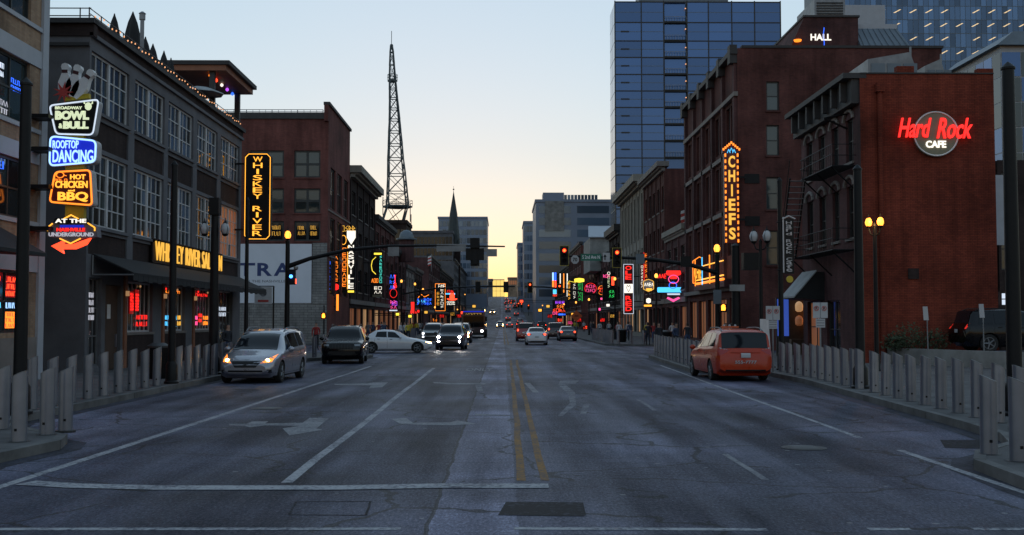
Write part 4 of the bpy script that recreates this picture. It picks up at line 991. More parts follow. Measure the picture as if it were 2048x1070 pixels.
for Tn, py in ((T, 268), (T2, 334), (T3, 410)):
    a = at(150, py, YN); MB().box((a.x - .35, YN + .1, a.z - .5), (a.x + .25, YN + .3, a.z + .1)).build('spacer', 'sign_yellow', Tn)

# ---------------------------------------------------------------- brick building with the painted billboard on its side
Y0, Y1 = 94.3, 107.6
K = thing('brick_building', 'brown brick building with paired windows and a pale billboard on its side', 'building', (XL, 100, .15))
sf = fr_front(XL - 15, Y0); W = 15.0
def uz(px, py, Y=94.3): a = at(px, py, Y); return a.x - (XL - 15), a.z
zt = uz(650, 238)[1]; ops = []
for (xa, xb) in ((500, 568), (588, 641)):
    for (ya, yb) in ((301, 355), (377, 426), (442, 482)):
        a, b = uz(xa, yb), uz(xb, ya); ops.append((a[0], a[1], b[0], b[1]))
wall(K, sf, W, zt, ops, 'brick_brown', .25)
for i, o in enumerate(ops):
    w = window(K, sf, o, .2, 'black_frame', 'pane_dark' if i % 3 == 2 else 'pane_teal', 2, 2 if i % 3 != 2 else 1, .14, .2, True, .12, sillmat='brick_brown')
    if i % 3 == 2: neon_panel(w, sf, o[0] + .3, o[1] + .45, o[0] + .9, o[3] - .35, -.16, 'n_gold', 2, i); neon_panel(w, sf, (o[0] + o[2]) / 2 + .25, o[1] + .4, o[2] - .35, o[3] - .3, -.16, 'n_gold', 2, i + 60)
MB().fbox(sf, 0, W - .3, zt + .003, zt + .55, -.3, .12).build('parapet', 'dark_metal', K)
zf = uz(650, 230)[1]
core(K, XL - 15, XL - .3, Y0 + .3, Y1, .1, zt, 'brick_brown')
fr = fr_left(XL, Y0); Wf = Y1 - Y0; ops = []
for v0, v1 in ((11.8, 15.4), (7.9, 11.0), (4.2, 7.2)):
    for i in range(3): a = 1.3 + i * 4.0; ops.append((a, v0, a + 2.9, v1))
zF = zt + 1.2
wall(K, fr, Wf, zF, ops, 'brick_brown', .25)
for o in ops: window(K, fr, o, .2, 'black_frame', 'pane_dark', 2, 2, .12, .1, True)
MB().fbox(fr, -.3, .0, zt - .2, zF, -.35, .003).build('corner_pier', 'brick_brown', K); MB().fbox(fr, -.3, Wf + .1, zF + .003, zF + .25, -.4, .15).build('cornice', 'dark_cornice', K)
for v in (11.45, 7.5): MB().fbox(fr, .0, Wf, v, v + .14, .0, .08).build('string_course', 'trim_stone', K)
rl = MB()
z_ = zt + .55; zr_ = uz(600, 219)[1]
for i in range(26): rl.tube(sf.p(W - .5 - i * .55, z_, -.1), sf.p(W - .5 - i * .55, zr_, -.1), .02 if i % 4 else .04, n=5)
for v in (zr_, z_ + .1): rl.tube(sf.p(W - 14.4, v, -.1), sf.p(W - .5, v, -.1), .03, n=5)
rl.build('roof_railing', 'galv', K)
a, b = uz(440, 606), uz(624, 488)
bb = MB().fbox(sf, a[0], b[0], a[1], b[1], .02, .14).build('billboard', 'billboard', K)
def kx(px, py): return uz(px, py)
a1, b1 = kx(514, 552), kx(545, 526)
text('R', 'navy_print', bb, sf, a1[0] + .05, a1[1], b1[0], b1[1], .14, .01, .03); a1, b1 = kx(548, 552), kx(583, 526); text('A', 'navy_print', bb, sf, a1[0], a1[1], b1[0], b1[1], .14, .01, .03); a1, b1 = kx(476, 552), kx(511, 526); text('T', 'navy_print', bb, sf, a1[0], a1[1], b1[0], b1[1], .14, .01, .03)
a1, b1 = kx(484, 565), kx(572, 560); text('FOR THE NASHVILLE', 'grey_print', bb, sf, a1[0], a1[1], b1[0], b1[1], .14, .008, .01)
a1, b1 = kx(440, 700), kx(652, 606); MB().fbox(sf, a1[0], W - .02, .15, a1[1] if a1[1] > 1 else b1[1], .0, .1).build('stone_base', 'stone_block', K)
a1, b1 = kx(624, 606), kx(652, 486); MB().fbox(sf, a1[0] + .02, W - .02, b1[1] - 5.2, b1[1], .101, .16).build('stone_pier', 'stone_block', K)
hb = thing('banner', 'white hanging banner with red print near the saloon corner', 'banner', (-15, 66, 3)); f, w, h = rect(509, 574, 544, 608, 66)
MB().fbox(f, 0, w, 0, h, -.04, 0).build('cloth', 'fabric_white', hb); MB().fbox(f, .2, w - .2, .12, .25, .002, .01).build('red_print', 'red_print', hb); MB().lathe(f.p(w / 2, h * .65), [(.22, 0), (.2, .01)], 12, (0, -1, 0)).build('emblem', 'grey_print', hb); MB().tube(f.p(-.3, h + .05), f.p(w + .1, h + .05), .03).tube(f.p(w + .1, h + .05), (f.p(w + .1, 0).x, 66, .15), .05).build('hanger', 'black_metal', hb)
# ---------------------------------------------------------------- generic street buildings further down
def street_building(name, label, side, X, Y0, Y1, H, mat, floors=3, bays=3, cornice='dark_cornice', wmat='pane_dark', depth=16, trim='trim_stone', ground=4.2, ch=.5, co=.45, dentils=True, win=(.55, .62), cat='building', shop=True, arched=False):
    z = zg((Y0 + Y1) / 2)
    o = thing(name, label, cat, (side * X, (Y0 + Y1) / 2, z))
    fr = fr_left(-X, Y0, z) if side < 0 else fr_right(X, Y1, z)
    W = Y1 - Y0; ops = []; fh = (H - ground - .9) / floors; bw = W / bays
    for i in range(bays):
        for j in range(floors):
            a = bw * (i + .5 - win[0] / 2); v = ground + .25 + j * fh + fh * .12; ops.append((a, v, a + bw * win[0], v + fh * win[1]))
        if shop: ops.append((bw * i + .35, .6, bw * (i + 1) - .35, ground - .9))
    wall(o, fr, W, H, ops, mat, .25)
    for q in ops:
        low = q[1] < ground - 1
        window(o, fr, q, .22, 'black_frame', random.choice(['pane_lit', 'pane_warm', 'pane_dark', 'pane_dark', 'pane_warm', 'pane_dark']) if low else wmat, 2 if low else 2, 1 if low else 2, .09, .06, False, None if low else .12, sillmat=trim)
    xa, xb = (side * (X + .3), side * (X + depth))
    core(o, xa, xb, Y0, Y1, z - .5, z + H - .3, mat)
    MB().fbox(fr, -.05, W + .05, H + .003, H + ch, -.4, co).build('cornice', cornice, o); MB().fbox(fr, 0, W, H - .45, H - .2, .0, co * .4).build('cornice', cornice, o)
    if dentils:
        m = MB(); k = int(W / .7)
        for i in range(k): m.fbox(fr, (i + .25) * W / k, (i + .7) * W / k, H - .2, H, .0, co * .75)
        m.build('dentil_course', cornice, o)
    MB().fbox(fr, 0, W, ground - .55, ground - .1, .0, .14).build('string_course', trim, o)
    # side wall towards the camera
    sx = -X - depth if side < 0 else X
    MB().box((sx if side < 0 else X + .002, Y0 - .06, z), ((-X - .002) if side < 0 else X + depth, Y0 - .003, z + H - .25)).build('side_wall', mat, o)
    if bays > 1:
        for i in range(bays + 1):
            u = min(max(bw * i, .15), W - .15); MB().fbox(fr, u - .15, u + .15, ground, H - .47, .0, .1).build('pilaster', mat, o)
    return o
street_building('ornate_building', 'dark brick building with heavy bracketed cornice beyond the billboard building', -1, 15, 108.0, 128.5, 16.6, 'brick_dark', 3, 4, 'stone', ch=.7, co=1.1)
street_building('brick_building', 'red brick building with flat roof before the lattice tower', -1, 15, 129.2, 152, 14.0, 'brick_red', 3, 4)
street_building('brick_building', 'plum brick house with dome topped turret on the billboard side', -1, 15, 152.6, 170, 11.6, 'brick_plum', 2, 3)
street_building('stone_building', 'pale narrow building with flag on the billboard side', -1, 15, 170.5, 186, 10.2, 'trim_stone', 2, 3, co=.3)
street_building('brick_building', 'dark low brick bar with many neons, billboard side', -1, 15, 186.5, 204, 10.5, 'brick_dark', 2, 3)
street_building('brick_building', 'plum brick building past the second crossing, billboard side', -1, 15, 223, 262, 15.0, 'brick_plum', 3, 6)
street_building('brick_building', 'grey brick block midway up the hill, billboard side', -1, 15, 262.5, 334, 14.0, 'brick_dark', 3, 8)
street_building('stone_building', 'grey block at the foot of the hill, billboard side', -1, 15.5, 352, 478, 17, 'grey_stucco', 4, 12)
street_building('stone_building', 'low block at the crest of the hill, billboard side', -1, 13, 496, 650, 14, 'grey_stucco', 3, 12)
XR = 16.0
street_building('brick_building', 'low brick bar with neon signs next to the bulb lit entrance', 1, XR, 95.4, 107.3, 10.0, 'brick_plum', 2, 3, 'stone')
street_building('brick_building', 'tall red brick building with stepped cornice, red neon side', 1, XR, 107.6, 123.4, 17.2, 'brick_red', 3, 5, 'trim_stone', win=(.5, .6), ch=.5, co=.8)
street_building('stone_building', 'cream stone building with tall pilasters and deep cornice', 1, XR, 124.0, 148.2, 17.8, 'stone', 2, 7, 'stone', 'pane_dark', win=(.42, .8), ch=.8, co=1.2)
street_building('ornate_building', 'narrow dark building with jagged bracketed cornice', 1, XR, 148.8, 163.5, 14.2, 'brick_dark', 3, 3, 'dark_cornice', ch=.9, co=.9)
street_building('brick_building', 'plum brick bar under the vertical neon guitars', 1, XR, 164, 184, 11.8, 'brick_plum', 2, 4)
street_building('brick_building', 'red roofed brick hall with neon front', 1, XR, 184.5, 204, 11.0, 'brick_red', 2, 3)
street_building('brick_building', 'red brick block past the second crossing, red neon side', 1, XR, 223, 262, 17.5, 'brick_red', 3, 6)
street_building('brick_building', 'dark brick block midway up the hill, red neon side', 1, XR, 262.5, 334, 15, 'brick_dark', 3, 8)
street_building('stone_building', 'grey block at the foot of the hill, red neon side', 1, XR, 352, 478, 15, 'grey_stucco', 3, 12)
street_building('stone_building', 'low block at the crest of the hill, red neon side', 1, 15, 496, 650, 10, 'grey_stucco', 2, 12)
# white tent-like roof and plain roofs behind the right row
o = thing('rooftop_hall', 'pale metal roofed rooftop hall above the plum bar', 'building', (24, 180, 11)); a, b = at(1180, 475, 178), at(1245, 447, 178)
MB().hexa([(a.x, 178, 10), (b.x + 4, 178, 10), (b.x + 4, 192, 10), (a.x, 192, 10), (a.x, 178, a.z), (b.x + 4, 178, a.z), (b.x + 4, 192, a.z), (a.x, 192, a.z)]).build('wall', 'concrete', o)
MB().hexa([(a.x - .3, 177.5, a.z), (b.x + 4, 177.5, a.z), (b.x + 4, 184, b.z), (a.x + .2, 184, b.z), (a.x - .3, 177.5, a.z + .1), (b.x + 4, 177.5, a.z + .1), (b.x + 4, 184, b.z + .1), (a.x + .2, 184, b.z + .1)]).build('roof', 'light_panel', o)
# dome turret
o = thing('turret', 'round grey domed turret on the roofline below the lattice tower', 'turret', (-16.2, 160, 11)); c = at(813, 470, 160)
MB().lathe((c.x, 160, 10.5), [(1.1, 0), (1.1, c.z - 11.2)], 8).build('drum', 'brick_plum', o); MB().lathe((c.x, 160, c.z - .7), [(1.5, 0), (1.5, .22), (1.05, .28), (1.0, .7), (.8, 1.1), (.4, 1.35), (.05, 1.45)], 16).build('dome', 'slate_metal', o, True)

# ---------------------------------------------------------------- tall corner brick building (bulb lit blade)
Y0, Y1 = 74.1, 95.0
H_ = thing('brick_building', 'tall red brick building with narrow side windows and bulb edged blade sign', 'building', (XR, 85, .15))
zt = at(1480, 96, Y0).z
sf = fr_front(XR, Y0); W = 14.0; ops = []
for ya, yb in ((163, 221), (250, 311), (354, 419), (461, 530)):
    a, b = at(1533, yb, Y0), at(1558, ya, Y0); ops.append((a.x - XR, a.z, b.x - XR, b.z))
wall(H_, sf, W, zt, ops, 'brick_red', .25)
for o in ops: window(H_, sf, o, .2, 'black_frame', 'pane_teal', 1, 2, .09, .07, True, .12, sillmat='brick_red')
core(H_, XR + .3, XR + W, Y0 + .3, Y1, .1, zt, 'brick_red')
MB().fbox(sf, .3, W + .1, zt + .003, zt + .18, -.5, .08).build('coping', 'dark_cornice', H_)
fr = fr_right(XR, Y1); Wf = Y1 - Y0; ops = []; zf = zt - .4
nb = 5
for i in range(nb):
    a = .7 + i * (Wf - .8) / nb
    for v0, v1 in ((14.2, 17.0), (10.1, 13.2), (6.6, 9.2)):
        for k in range(2): ops.append((a + .3 + k * 1.6, v0, a + 1.5 + k * 1.6, v1))
ops += [(1.2 + i * 4.1, .5, 4.4 + i * 4.1, 3.6) for i in range(5)]
wall(H_, fr, Wf, zf, ops, 'brick_red', .3)
for o in ops:
    w = window(H_, fr, o, .26, 'black_frame', 'pane_dark' if o[1] > 1 else 'pane_warm', 1 if o[1] > 1 else 3, 2 if o[1] > 1 else 1, .08, .06, False)
for i in range(nb + 1):
    u = min(.35 + i * (Wf - .8) / nb, Wf - .3); MB().fbox(fr, u - .3, u + .3, 4.4, zf - .6, .0, .22).build('pilaster', 'brick_plum', H_)
    MB().fbox(fr, u - .4, u + .4, zf - .6, zf + .65, .0, .5).build('cornice_bracket', 'dark_cornice', H_)
for v, q in ((zf + .003, .45), (13.5, .2), (9.5, .2), (17.3, .25), (4.1, .3)): MB().fbox(fr, -.05, Wf + .05, v, v + (.35 if q > .4 else .3), -.01, q + .02).build('string_course', 'trim_stone' if q < .4 else 'dark_cornice', H_)
# penthouse with neon letters and sloping metal roof
PH = thing('penthouse', 'brick roof penthouse with small white neon letters', 'penthouse', (24, 82, zt)); Yp = 80.0
a, b = at(1608, 96, Yp), at(1716, 35, Yp)
MB().box((a.x, Yp, zt - .3), (b.x, Yp + 9, b.z)).build('wall', 'brick_plum', PH); MB().box((a.x - .05, Yp - .1, b.z), (b.x + .1, Yp + 9, b.z + .15)).build('coping', 'dark_cornice', PH)
q = at(1560, 92, Yp); MB().hexa([(q.x, Yp, zt - .3), (a.x - .003, Yp, zt - .3), (a.x - .003, Yp + 9, zt - .3), (q.x, Yp + 9, zt - .3), (q.x + .1, Yp, zt + .05), (a.x - .003, Yp, b.z - .1), (a.x - .003, Yp + 9, b.z - .1), (q.x + .1, Yp + 9, zt + .05)]).build('stair_bulkhead', 'brick_plum', PH)
ptext('HALL', 'n_white', PH, 1621, 68, 1662, 81, Yp, n=.02, split=True)
q = at(1647, 70, Yp); MB().path([(q.x + .03 * math.sin(i), Yp - .06, q.z - .9 + i * .18) for i in range(9)], .03, 4).build('blue_neon', 'n_blue', PH)
q = at(1593, 85, Yp); MB().lathe((q.x, Yp - .3, q.z), [(.25, 0), (.3, .12)], 8).build('lamp', 'n_orange', PH)
MR = thing('mansard_roof', 'sloping grey metal roof beside the brick penthouse', 'roof', (30, 82, zt)); a, b, c, d = at(1716, 50, Yp), at(1804, 50, Yp), at(1844, 94, Yp - 2), at(1735, 94, Yp - 2)
MB().hexa([(d.x, Yp - 2, zt), (c.x, Yp - 2, zt), (c.x + 1, Yp + 8, zt), (d.x, Yp + 8, zt), (a.x, Yp + 1, a.z), (b.x, Yp + 1, a.z), (b.x, Yp + 8, a.z), (a.x, Yp + 8, a.z)]).build('roof_slope', 'slate_metal', MR)
m = MB()
for i in range(8): t = (i + .5) / 8; m.tube((lerp(d.x, c.x, t), Yp - 2.03, zt + .1), (lerp(a.x, b.x, t), Yp + .97, a.z), .025, n=4)
m.build('standing_seam', 'slate_metal', MR); MB().box((a.x, Yp + 1, a.z), (b.x, Yp + 7, a.z + .35)).build('ridge_cap', 'light_panel', MR)
MR2 = thing('roof_plant', 'grey louvred plant enclosure above the penthouse', 'plant', (27, 100, 20)); a, b = at(1630, 96, 100), at(1690, -2, 100)
MB().box((a.x, 100, 16), (b.x, 106, b.z)).build('wall', 'galv', MR2)
for i in range(12): MB().fbox(Fr((a.x, 100, b.z - 3.2)), .2, b.x - a.x - .2, i * .25, i * .25 + .14, .0, .06).build('louvre', 'dark_metal', MR2)
a, b = at(1690, 96, 108), at(1770, 10, 108); MB().box((a.x, 108, 16), (b.x, 112, b.z)).build('screen_wall', 'light_panel', MR2)

# blade sign with bulbs
BS = thing('blade_sign', 'arrow topped red blade sign edged with orange bulbs on the brick corner', 'sign', (15, 73.6, 7))
f, w, h = rect(1450, 306, 1477, 486, 73.6)
MB().fbox(f, 0, w, 0, h, -.4, 0).build('sign_panel', 'sign_red', BS); MB().prism(f, [(-.12, h), (w + .12, h), (w + .1, h + .25), (w / 2, h + .75), (-.1, h + .25)], -.38, -.003).build('sign_crest', 'sign_red', BS)
stacked(BS, f, 'CHIEFS', 'n_gold', w * .28, w * .74, .15, h - .1, .01, .06, .03)
bm = MB().fbox(Fr((0, 0, 0)), -.05, .05, -.11, .11, 0, .05).mesh('bulb', 'n_orange')
for i in range(15):
    v = .15 + i * (h - .3) / 14
    for u in (.07, w - .07): link('bulb', bm, BS, f.p(u, v, .01))
for i in range(9):
    t = i / 8; u = lerp(-.05, w + .05, t); v = h + .25 + .45 * (1 - abs(2 * t - 1)); link('bulb', bm, BS, f.p(u, v, .01)).scale = (1.1, 1, .7)
m = MB()
for k in (-1, 0, 1): m.path([f.p(w / 2 + k * .18 - .1, h + .0 + .1 * (1 - abs(k)), .02), f.p(w / 2 + k * .18, h + .35 - .1 * abs(k), .02), f.p(w / 2 + k * .18 + .1, h + .0 + .1 * (1 - abs(k)), .02)], .025, 4)
m.build('crest_neon', 'n_cyan', BS)
for v in (1.6, h - 1.6): MB().fbox(f, w, w + .5, v - .06, v + .06, -.25, -.1).build('bracket', 'black_metal', BS); MB().fbox(f, w + .5, w + 1.5, v - .4, v + .25, -.5, -.45).build('flood_lamp', 'black_metal', BS)
# entrance canopy sign
EC = thing('entrance_sign', 'orange neon entrance sign and bulb strip over the bar doors', 'sign', (15, 80, 5))
f, w, h = rect(1386, 520, 1412, 575, 88.5)
MB().fbox(f, 0, w, .3, h, -.5, 0).build('sign_panel', 'sign_maroon', EC); text("CHIEF'S", 'n_amber', EC, f, .1, .7, w - .08, h - .45, .02, .04, .01); m = MB(); outline(m, f, [(0, .35), (w, .35), (w, h - .1), (w / 2, h + .25), (0, h - .1)], .03, .035); m.build('neon_border', 'n_orange', EC)
for py, mt, r in ((530, 'n_amber', .04), (556, 'n_amber', .05), (563, 'n_orange', .09)):
    a, b = atx(1398, py + 4, 15.2), atx(1470, py - 14 if py > 540 else py - 16, 15.2); za = a.z; MB().tube((15.2, 86, za), (15.2, 75.5, za), r, n=6).build('bulb_strip', mt, EC)
MB().box((15.25, 75.5, 4.35), (16, 87.5, 4.9)).build('canopy', 'sign_maroon', EC)
for i in range(4): MB().lathe((15.1, 77 + i * 3, 5.9), [(.04, -1.2), (.04, .9)], 6).build('neon_post', ['n_cyan', 'n_orange'][i % 2], EC)

# ---------------------------------------------------------------- painted brick cafe
Y0, Y1 = 48.7, 58.4
HC = thing('cafe_building', 'painted red brick cafe with fire escape and round wall sign', 'building', (XR, 50, .15))
q = lambda px, py: at(px, py, Y0)
xr_ = q(1992, 400).x; zt = q(1800, 148).z; z1 = q(1800, 132).z
sf = fr_front(XR, Y0); W = xr_ - XR
wall(HC, sf, W, zt, [], 'brick_painted')
a, b = q(1794, 148), q(1828, 132); MB().fbox(sf, a.x - XR, b.x - XR, zt, z1, -.35, .0).build('parapet', 'brick_painted', HC); a = q(1955, 140); MB().fbox(sf, a.x - XR, W, zt, q(1970, 137).z, -.35, 0).build('parapet', 'brick_painted', HC)
MB().fbox(sf, .02, W, zt + .003, zt + .06, -.4, .05).build('coping', 'dark_cornice', HC)
core(HC, XR + .3, xr_, Y0 + .02, Y1, .1, zt - .02, 'brick_painted')
pl = MB()
for u in (.42, .72): pass
a = q(1757, 170); MB().fbox(sf, a.x - XR - .18, a.x - XR + .18, a.z - .35, a.z + .05, .0, .3).build('rain_hopper', 'brick_painted', HC); MB().tube((a.x, Y0 - .14, a.z - .3), (a.x, Y0 - .14, .2), .11, n=10).build('drain_pipe', 'brick_painted', HC)
a, b = q(1816, 558), q(1837, 537); MB().fbox(sf, a.x - XR, b.x - XR, a.z, b.z, .0, .06).build('wall_box', 'brick_dark', HC)
fr = fr_right(XR, Y1); Wf = Y1 - Y0; ops = []
for i in range(4): ops.append((1.0 + i * 2.2, 9.3, 2.1 + i * 2.2, 11.3)); ops.append((1.0 + i * 2.2, 5.8, 2.1 + i * 2.2, 8.2))
ops += [(.8, .4, 3.2, 3.0), (4.2, .2, 6.4, 3.0)]
wall(HC, fr, Wf, zt - .2, ops, 'brick_plum', .25)
for i, o in enumerate(ops): window(HC, fr, o, .2, 'black_frame', 'pane_warm' if i == 8 else 'pane_dark', 2, 2, .07, .05, False, .12)
for i in range(4):
    for v in (11.25, 8.2):
        m = MB(); pts = [(1.55 + i * 2.2 + .7 * math.cos(t * math.pi / 8), v + .45 * math.sin(t * math.pi / 8)) for t in range(9)]
        m.path([fr.p(u, z_, .05) for u, z_ in pts], .09, 6); m.build('window_hood', 'trim_stone', HC)
MB().fbox(fr, -.3, Wf - .1, zt - .2 - 1.1, zt - .2, .0, .35).build('cornice_frieze', 'dark_cornice', HC); MB().fbox(fr, -.5, Wf + .02, zt - .19, zt + .05, -.3, .75).build('cornice', 'dark_cornice', HC)
for i in range(7): MB().fbox(fr, .3 + i * 1.4, .5 + i * 1.4, zt - 1.1, zt - .21, .35, .62).build('cornice_bracket', 'dark_cornice', HC)
# fire escape
FE = thing('fire_escape', 'black iron fire escape with stair and railed landings on the cafe front', 'fire escape', (15, 53, 3.5))
for z_, ya, yb in ((9.0, 49.3, 54.6), (5.2, 49.4, 57.0)):
    gl = MB()
    for i in range(int((yb - ya) / .16)): gl.box((14.9, ya + i * .16, z_), (15.98, ya + i * .16 + .07, z_ + .03))
    gl.build('landing_grate', 'black_metal', FE)
    m = MB()
    for k in range(int((yb - ya) / .3) + 1): y = ya + k * .3; m.tube((14.9, y, z_), (14.9, y, z_ + 1.0), .014, n=4)
    for zz in (1.0, .55, 0.02): m.tube((14.9, ya, z_ + zz), (14.9, yb, z_ + zz), .022, n=5)
    for y in (ya, yb): m.tube((14.9, y, z_ + 1), (15.98, y, z_ + 1), .02, n=5).tube((14.9, y, z_ + .02), (15.98, y, z_ + .02), .03, n=5).tube((14.9, y, z_ + .5), (15.98, y, z_ + .5), .02, n=5)
    m.build('railing', 'black_metal', FE)
    m = MB()
    for y in (ya + .3, (ya + yb) / 2, yb - .3): m.tube((14.95, y, z_), (15.98, y, z_ - 1.0), .035, n=5)
    m.build('bracket', 'black_metal', FE)
a3, b3 = Vector((14.86, 53.6, 9.0)), Vector((14.86, 55.6, 5.2)); m = MB()
for k in (0, .75):
    m.tube(a3 - Vector((k, 0, 0)), b3 - Vector((k, 0, 0)), .05, n=5); m.tube(a3 - Vector((k, 0, -.9)), b3 - Vector((k, 0, -.9)), .02, n=5)
m.build('stringer', 'black_metal', FE)
for i in range(14): t = (i + .5) / 14; q_ = a3.lerp(b3, t); MB().box((q_.x - .75, q_.y - .12, q_.z - .015), (q_.x, q_.y + .12, q_.z + .015)).build('tread', 'galv', FE)
MB().tube((14.9, 50.5, 11.4), (15.98, 50.5, 10.9), .05).tube((14.9, 50.5, 11.4), (15.98, 50.5, 11.6), .04).build('lamp_arm', 'black_metal', FE)
# its round wall sign
RS_ = thing('round_sign', 'round tan sign with red script lettering on the painted wall', 'sign', (q(1869, 314).x, Y0 - .1, q(1869, 314).z))
c = q(1869, 269); r = (q(1914, 269).x - q(1824, 269).x) / 2
MB().lathe((c.x, Y0 - .02, c.z), [(r, 0), (r, .16), (r * .9, .17)], 48, (0, -1, 0)).build('disc', 'sign_tan', RS_)
m = MB(); m.path([(c.x + r * .97 * math.cos(t * math.pi / 24), Y0 - .2, c.z + r * .97 * math.sin(t * math.pi / 24)) for t in range(48)], .035, 5, True); m.build('ring', 'white_paint', RS_)
RF = f0(Y0)
a, b = q(1792, 277), q(1858, 238); text('Hard', 'n_red', RS_, RF, a.x, a.z, b.x, b.z, .22, .08, .015, .35, split=True); a, b = q(1869, 279), q(1940, 238); text('Rock', 'n_red', RS_, RF, a.x, a.z, b.x, b.z, .22, .08, .015, .35, split=True)
a, b = q(1848, 297), q(1888, 283); text('CAFE', 'n_white', RS_, RF, a.x, a.z, b.x, b.z, .2, .05, .03, split=True)
# rooftop units
for px0, px1, py0, py1, Y, lb, mt in ((1736, 1845, 104, 150, 51.5, 'big grey box air handler on the cafe roof', 'galv'), (1850, 1905, 118, 150, 54, 'stepped grey air unit on the cafe roof', 'grey_metal')):
    a, b = at(px0, py1, Y), at(px1, py0, Y); o = thing('air_unit', lb, 'air conditioner', (a.x, Y, zt)); n0 = zt - .02
    MB().hexa([(a.x, Y, n0), (b.x, Y, n0), (b.x, Y + 3, n0), (a.x, Y + 3, n0), (a.x, Y, b.z - .35), (b.x - .6, Y, b.z), (b.x - .6, Y + 3, b.z), (a.x, Y + 3, b.z - .35)]).build('casing', mt, o)
    for i in range(3): MB().box((a.x + .15 + i * (b.x - a.x) / 3.4, Y - .03, n0 + .2), (a.x + .15 + (i + .85) * (b.x - a.x) / 3.4, Y - .002, b.z - .55)).build('access_panel', 'slate_metal', o)
    MB().tube((b.x - .5, Y + .2, n0), (b.x - .5, Y + .2, b.z + .3), .05).build('vent_pipe', 'galv', o)
# awning and lit display beside it
AW = thing('shop_awning', 'black sloping awning over the cafe side door', 'awning', (15.4, 56, 3)); a, b = at(1588, 596, 54.5), at(1655, 552, 54.5)
f = Fr((0, 54.5, 0)); MB().prism(f, [(a.x, a.z), (16, a.z - .1), (16, b.z + .2), (15.6, b.z + .2)], -2.6, 0).build('cloth', 'awning_cloth', AW); MB().prism(f, [(a.x, a.z + .02), (15.6, b.z + .22), (15.6, b.z + .3), (a.x, a.z + .1)], -2.6, .05).build('cover', 'grey_cloth', AW)
SD = thing('display_case', 'glowing orange shop display with round hats in it', 'shop display', (16, 60, .15))
c0, c1 = at(1582, 690, 60), at(1640, 600, 60); MB().box((c0.x, 60.8, .15), (c1.x, 61.2, c1.z)).build('back_panel', 'wood_dark', SD); MB().box((c0.x, 59.9, .15), (c1.x, 60.8, 1.0)).build('plinth', 'wood_dark', SD)
for px, py, mt in ((1598, 612, 'pane_lit'), (1618, 614, 'shop_warm'), (1618, 640, 'shop_warm'), (1598, 640, 'pane_warm')):
    c = at(px, py, 60.4); hd = MB().lathe((c.x, 60.4, c.z), [(.1, -.32), (.2, -.25), (.22, 0), (.2, .12), (.12, .22), (.02, .26)], 10).build('hat_form', mt, SD, True)
NB = thing('notice_board', 'blue lit notice board against the brick side wall', 'sign', (14.7, 60, 1)); a, b = at(1556, 672, 58.5), at(1577, 598, 58.5); MB().box((a.x, 58.5, a.z), (b.x, 58.6, b.z)).build('screen', 'screen_blue', NB); MB().box((a.x - .05, 58.6, .15), (b.x + .05, 58.75, b.z + .08)).build('frame', 'black_frame', NB)
VB = thing('script_banner', 'narrow white edged vertical banner with script letters on the pole', 'banner', (11, 41.7, 3.5)); f, w, h = rect(1569, 434, 1587, 566, 41.7)
MB().fbox(f, 0, w, .35, h - .05, -.05, 0).build('sign_panel', 'sign_black', VB); stacked(VB, f, 'Hard Rock Cafe', 'sign_white', w * .2, w * .8, .42, h - .15, .004, .02, .01, .12); MB().lathe(f.p(w / 2, .14, .02), [(.13, 0), (.13, .06)], 14, (0, -1, 0)).build('smile_disc', 'sign_yellow', VB)
MB().path([f.p(-.06, h * .97), f.p(w / 2, h + .04), f.p(w + .06, h * .97)], .03, 5).build('crown_bar', 'sign_white', VB); MB().fbox(f, -.05, 0.0, .4, h, -.04, .01).build('edge_bar', 'sign_white', VB)
for v in (.5, h - .2): MB().tube(f.p(-.28, v, -.02), f.p(.0, v, -.02), .02).build('bracket', 'black_metal', VB)
# raised car park beside the cafe
RW = thing('retaining_wall', 'low concrete retaining wall below the raised car park', 'wall', (19, 42, .15))
pts = [(17.0, 48.6), (18.2, 45.6), (19.7, 41.8), (23.5, 33)]
for (xa, ya), (xb, yb) in zip(pts, pts[1:]):
    d = Vector((xb - xa, yb - ya, 0)).normalized(); n = Vector((d.y, -d.x, 0)) * -.3
    if n.x < 0: n = -n
    A_, B_ = Vector((xa, ya, 0)), Vector((xb, yb, 0)) - d * .008
    z0, z1 = Vector((0, 0, .14)), Vector((0, 0, .82)); MB().hexa([A_ + z0, B_ + z0, B_ + n + z0, A_ + n + z0, A_ + z1, B_ + z1, B_ + n + z1, A_ + n + z1]).build('wall_panel', 'concrete', RW)
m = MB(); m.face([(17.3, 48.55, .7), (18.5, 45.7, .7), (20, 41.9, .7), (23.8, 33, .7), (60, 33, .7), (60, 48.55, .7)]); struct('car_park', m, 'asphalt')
for px0, py0, py1, lb in ((1851, 613, 695, 'blank white sign on a leaning post by the shrubs'), (1963, 608, 700, 'blank white sign on a leaning post before the parked dark SUV')):
    a, b = at(px0, py0, 44), at(px0 + 5, py1, 44); o = thing('lot_sign', lb, 'sign', (b.x, 44, .7)); MB().tube((b.x, 44, .68), (a.x + .05, 44, a.z - .3), .025).build('post', 'galv', o); MB().hexa([(a.x - .09, 43.97, a.z - .55), (a.x + .11, 43.97, a.z - .55), (a.x + .11, 43.99, a.z - .55), (a.x - .09, 43.99, a.z - .55), (a.x - .12, 43.97, a.z), (a.x + .07, 43.97, a.z), (a.x + .07, 43.99, a.z), (a.x - .12, 43.99, a.z)]).build('sign_panel', 'sign_white', o)
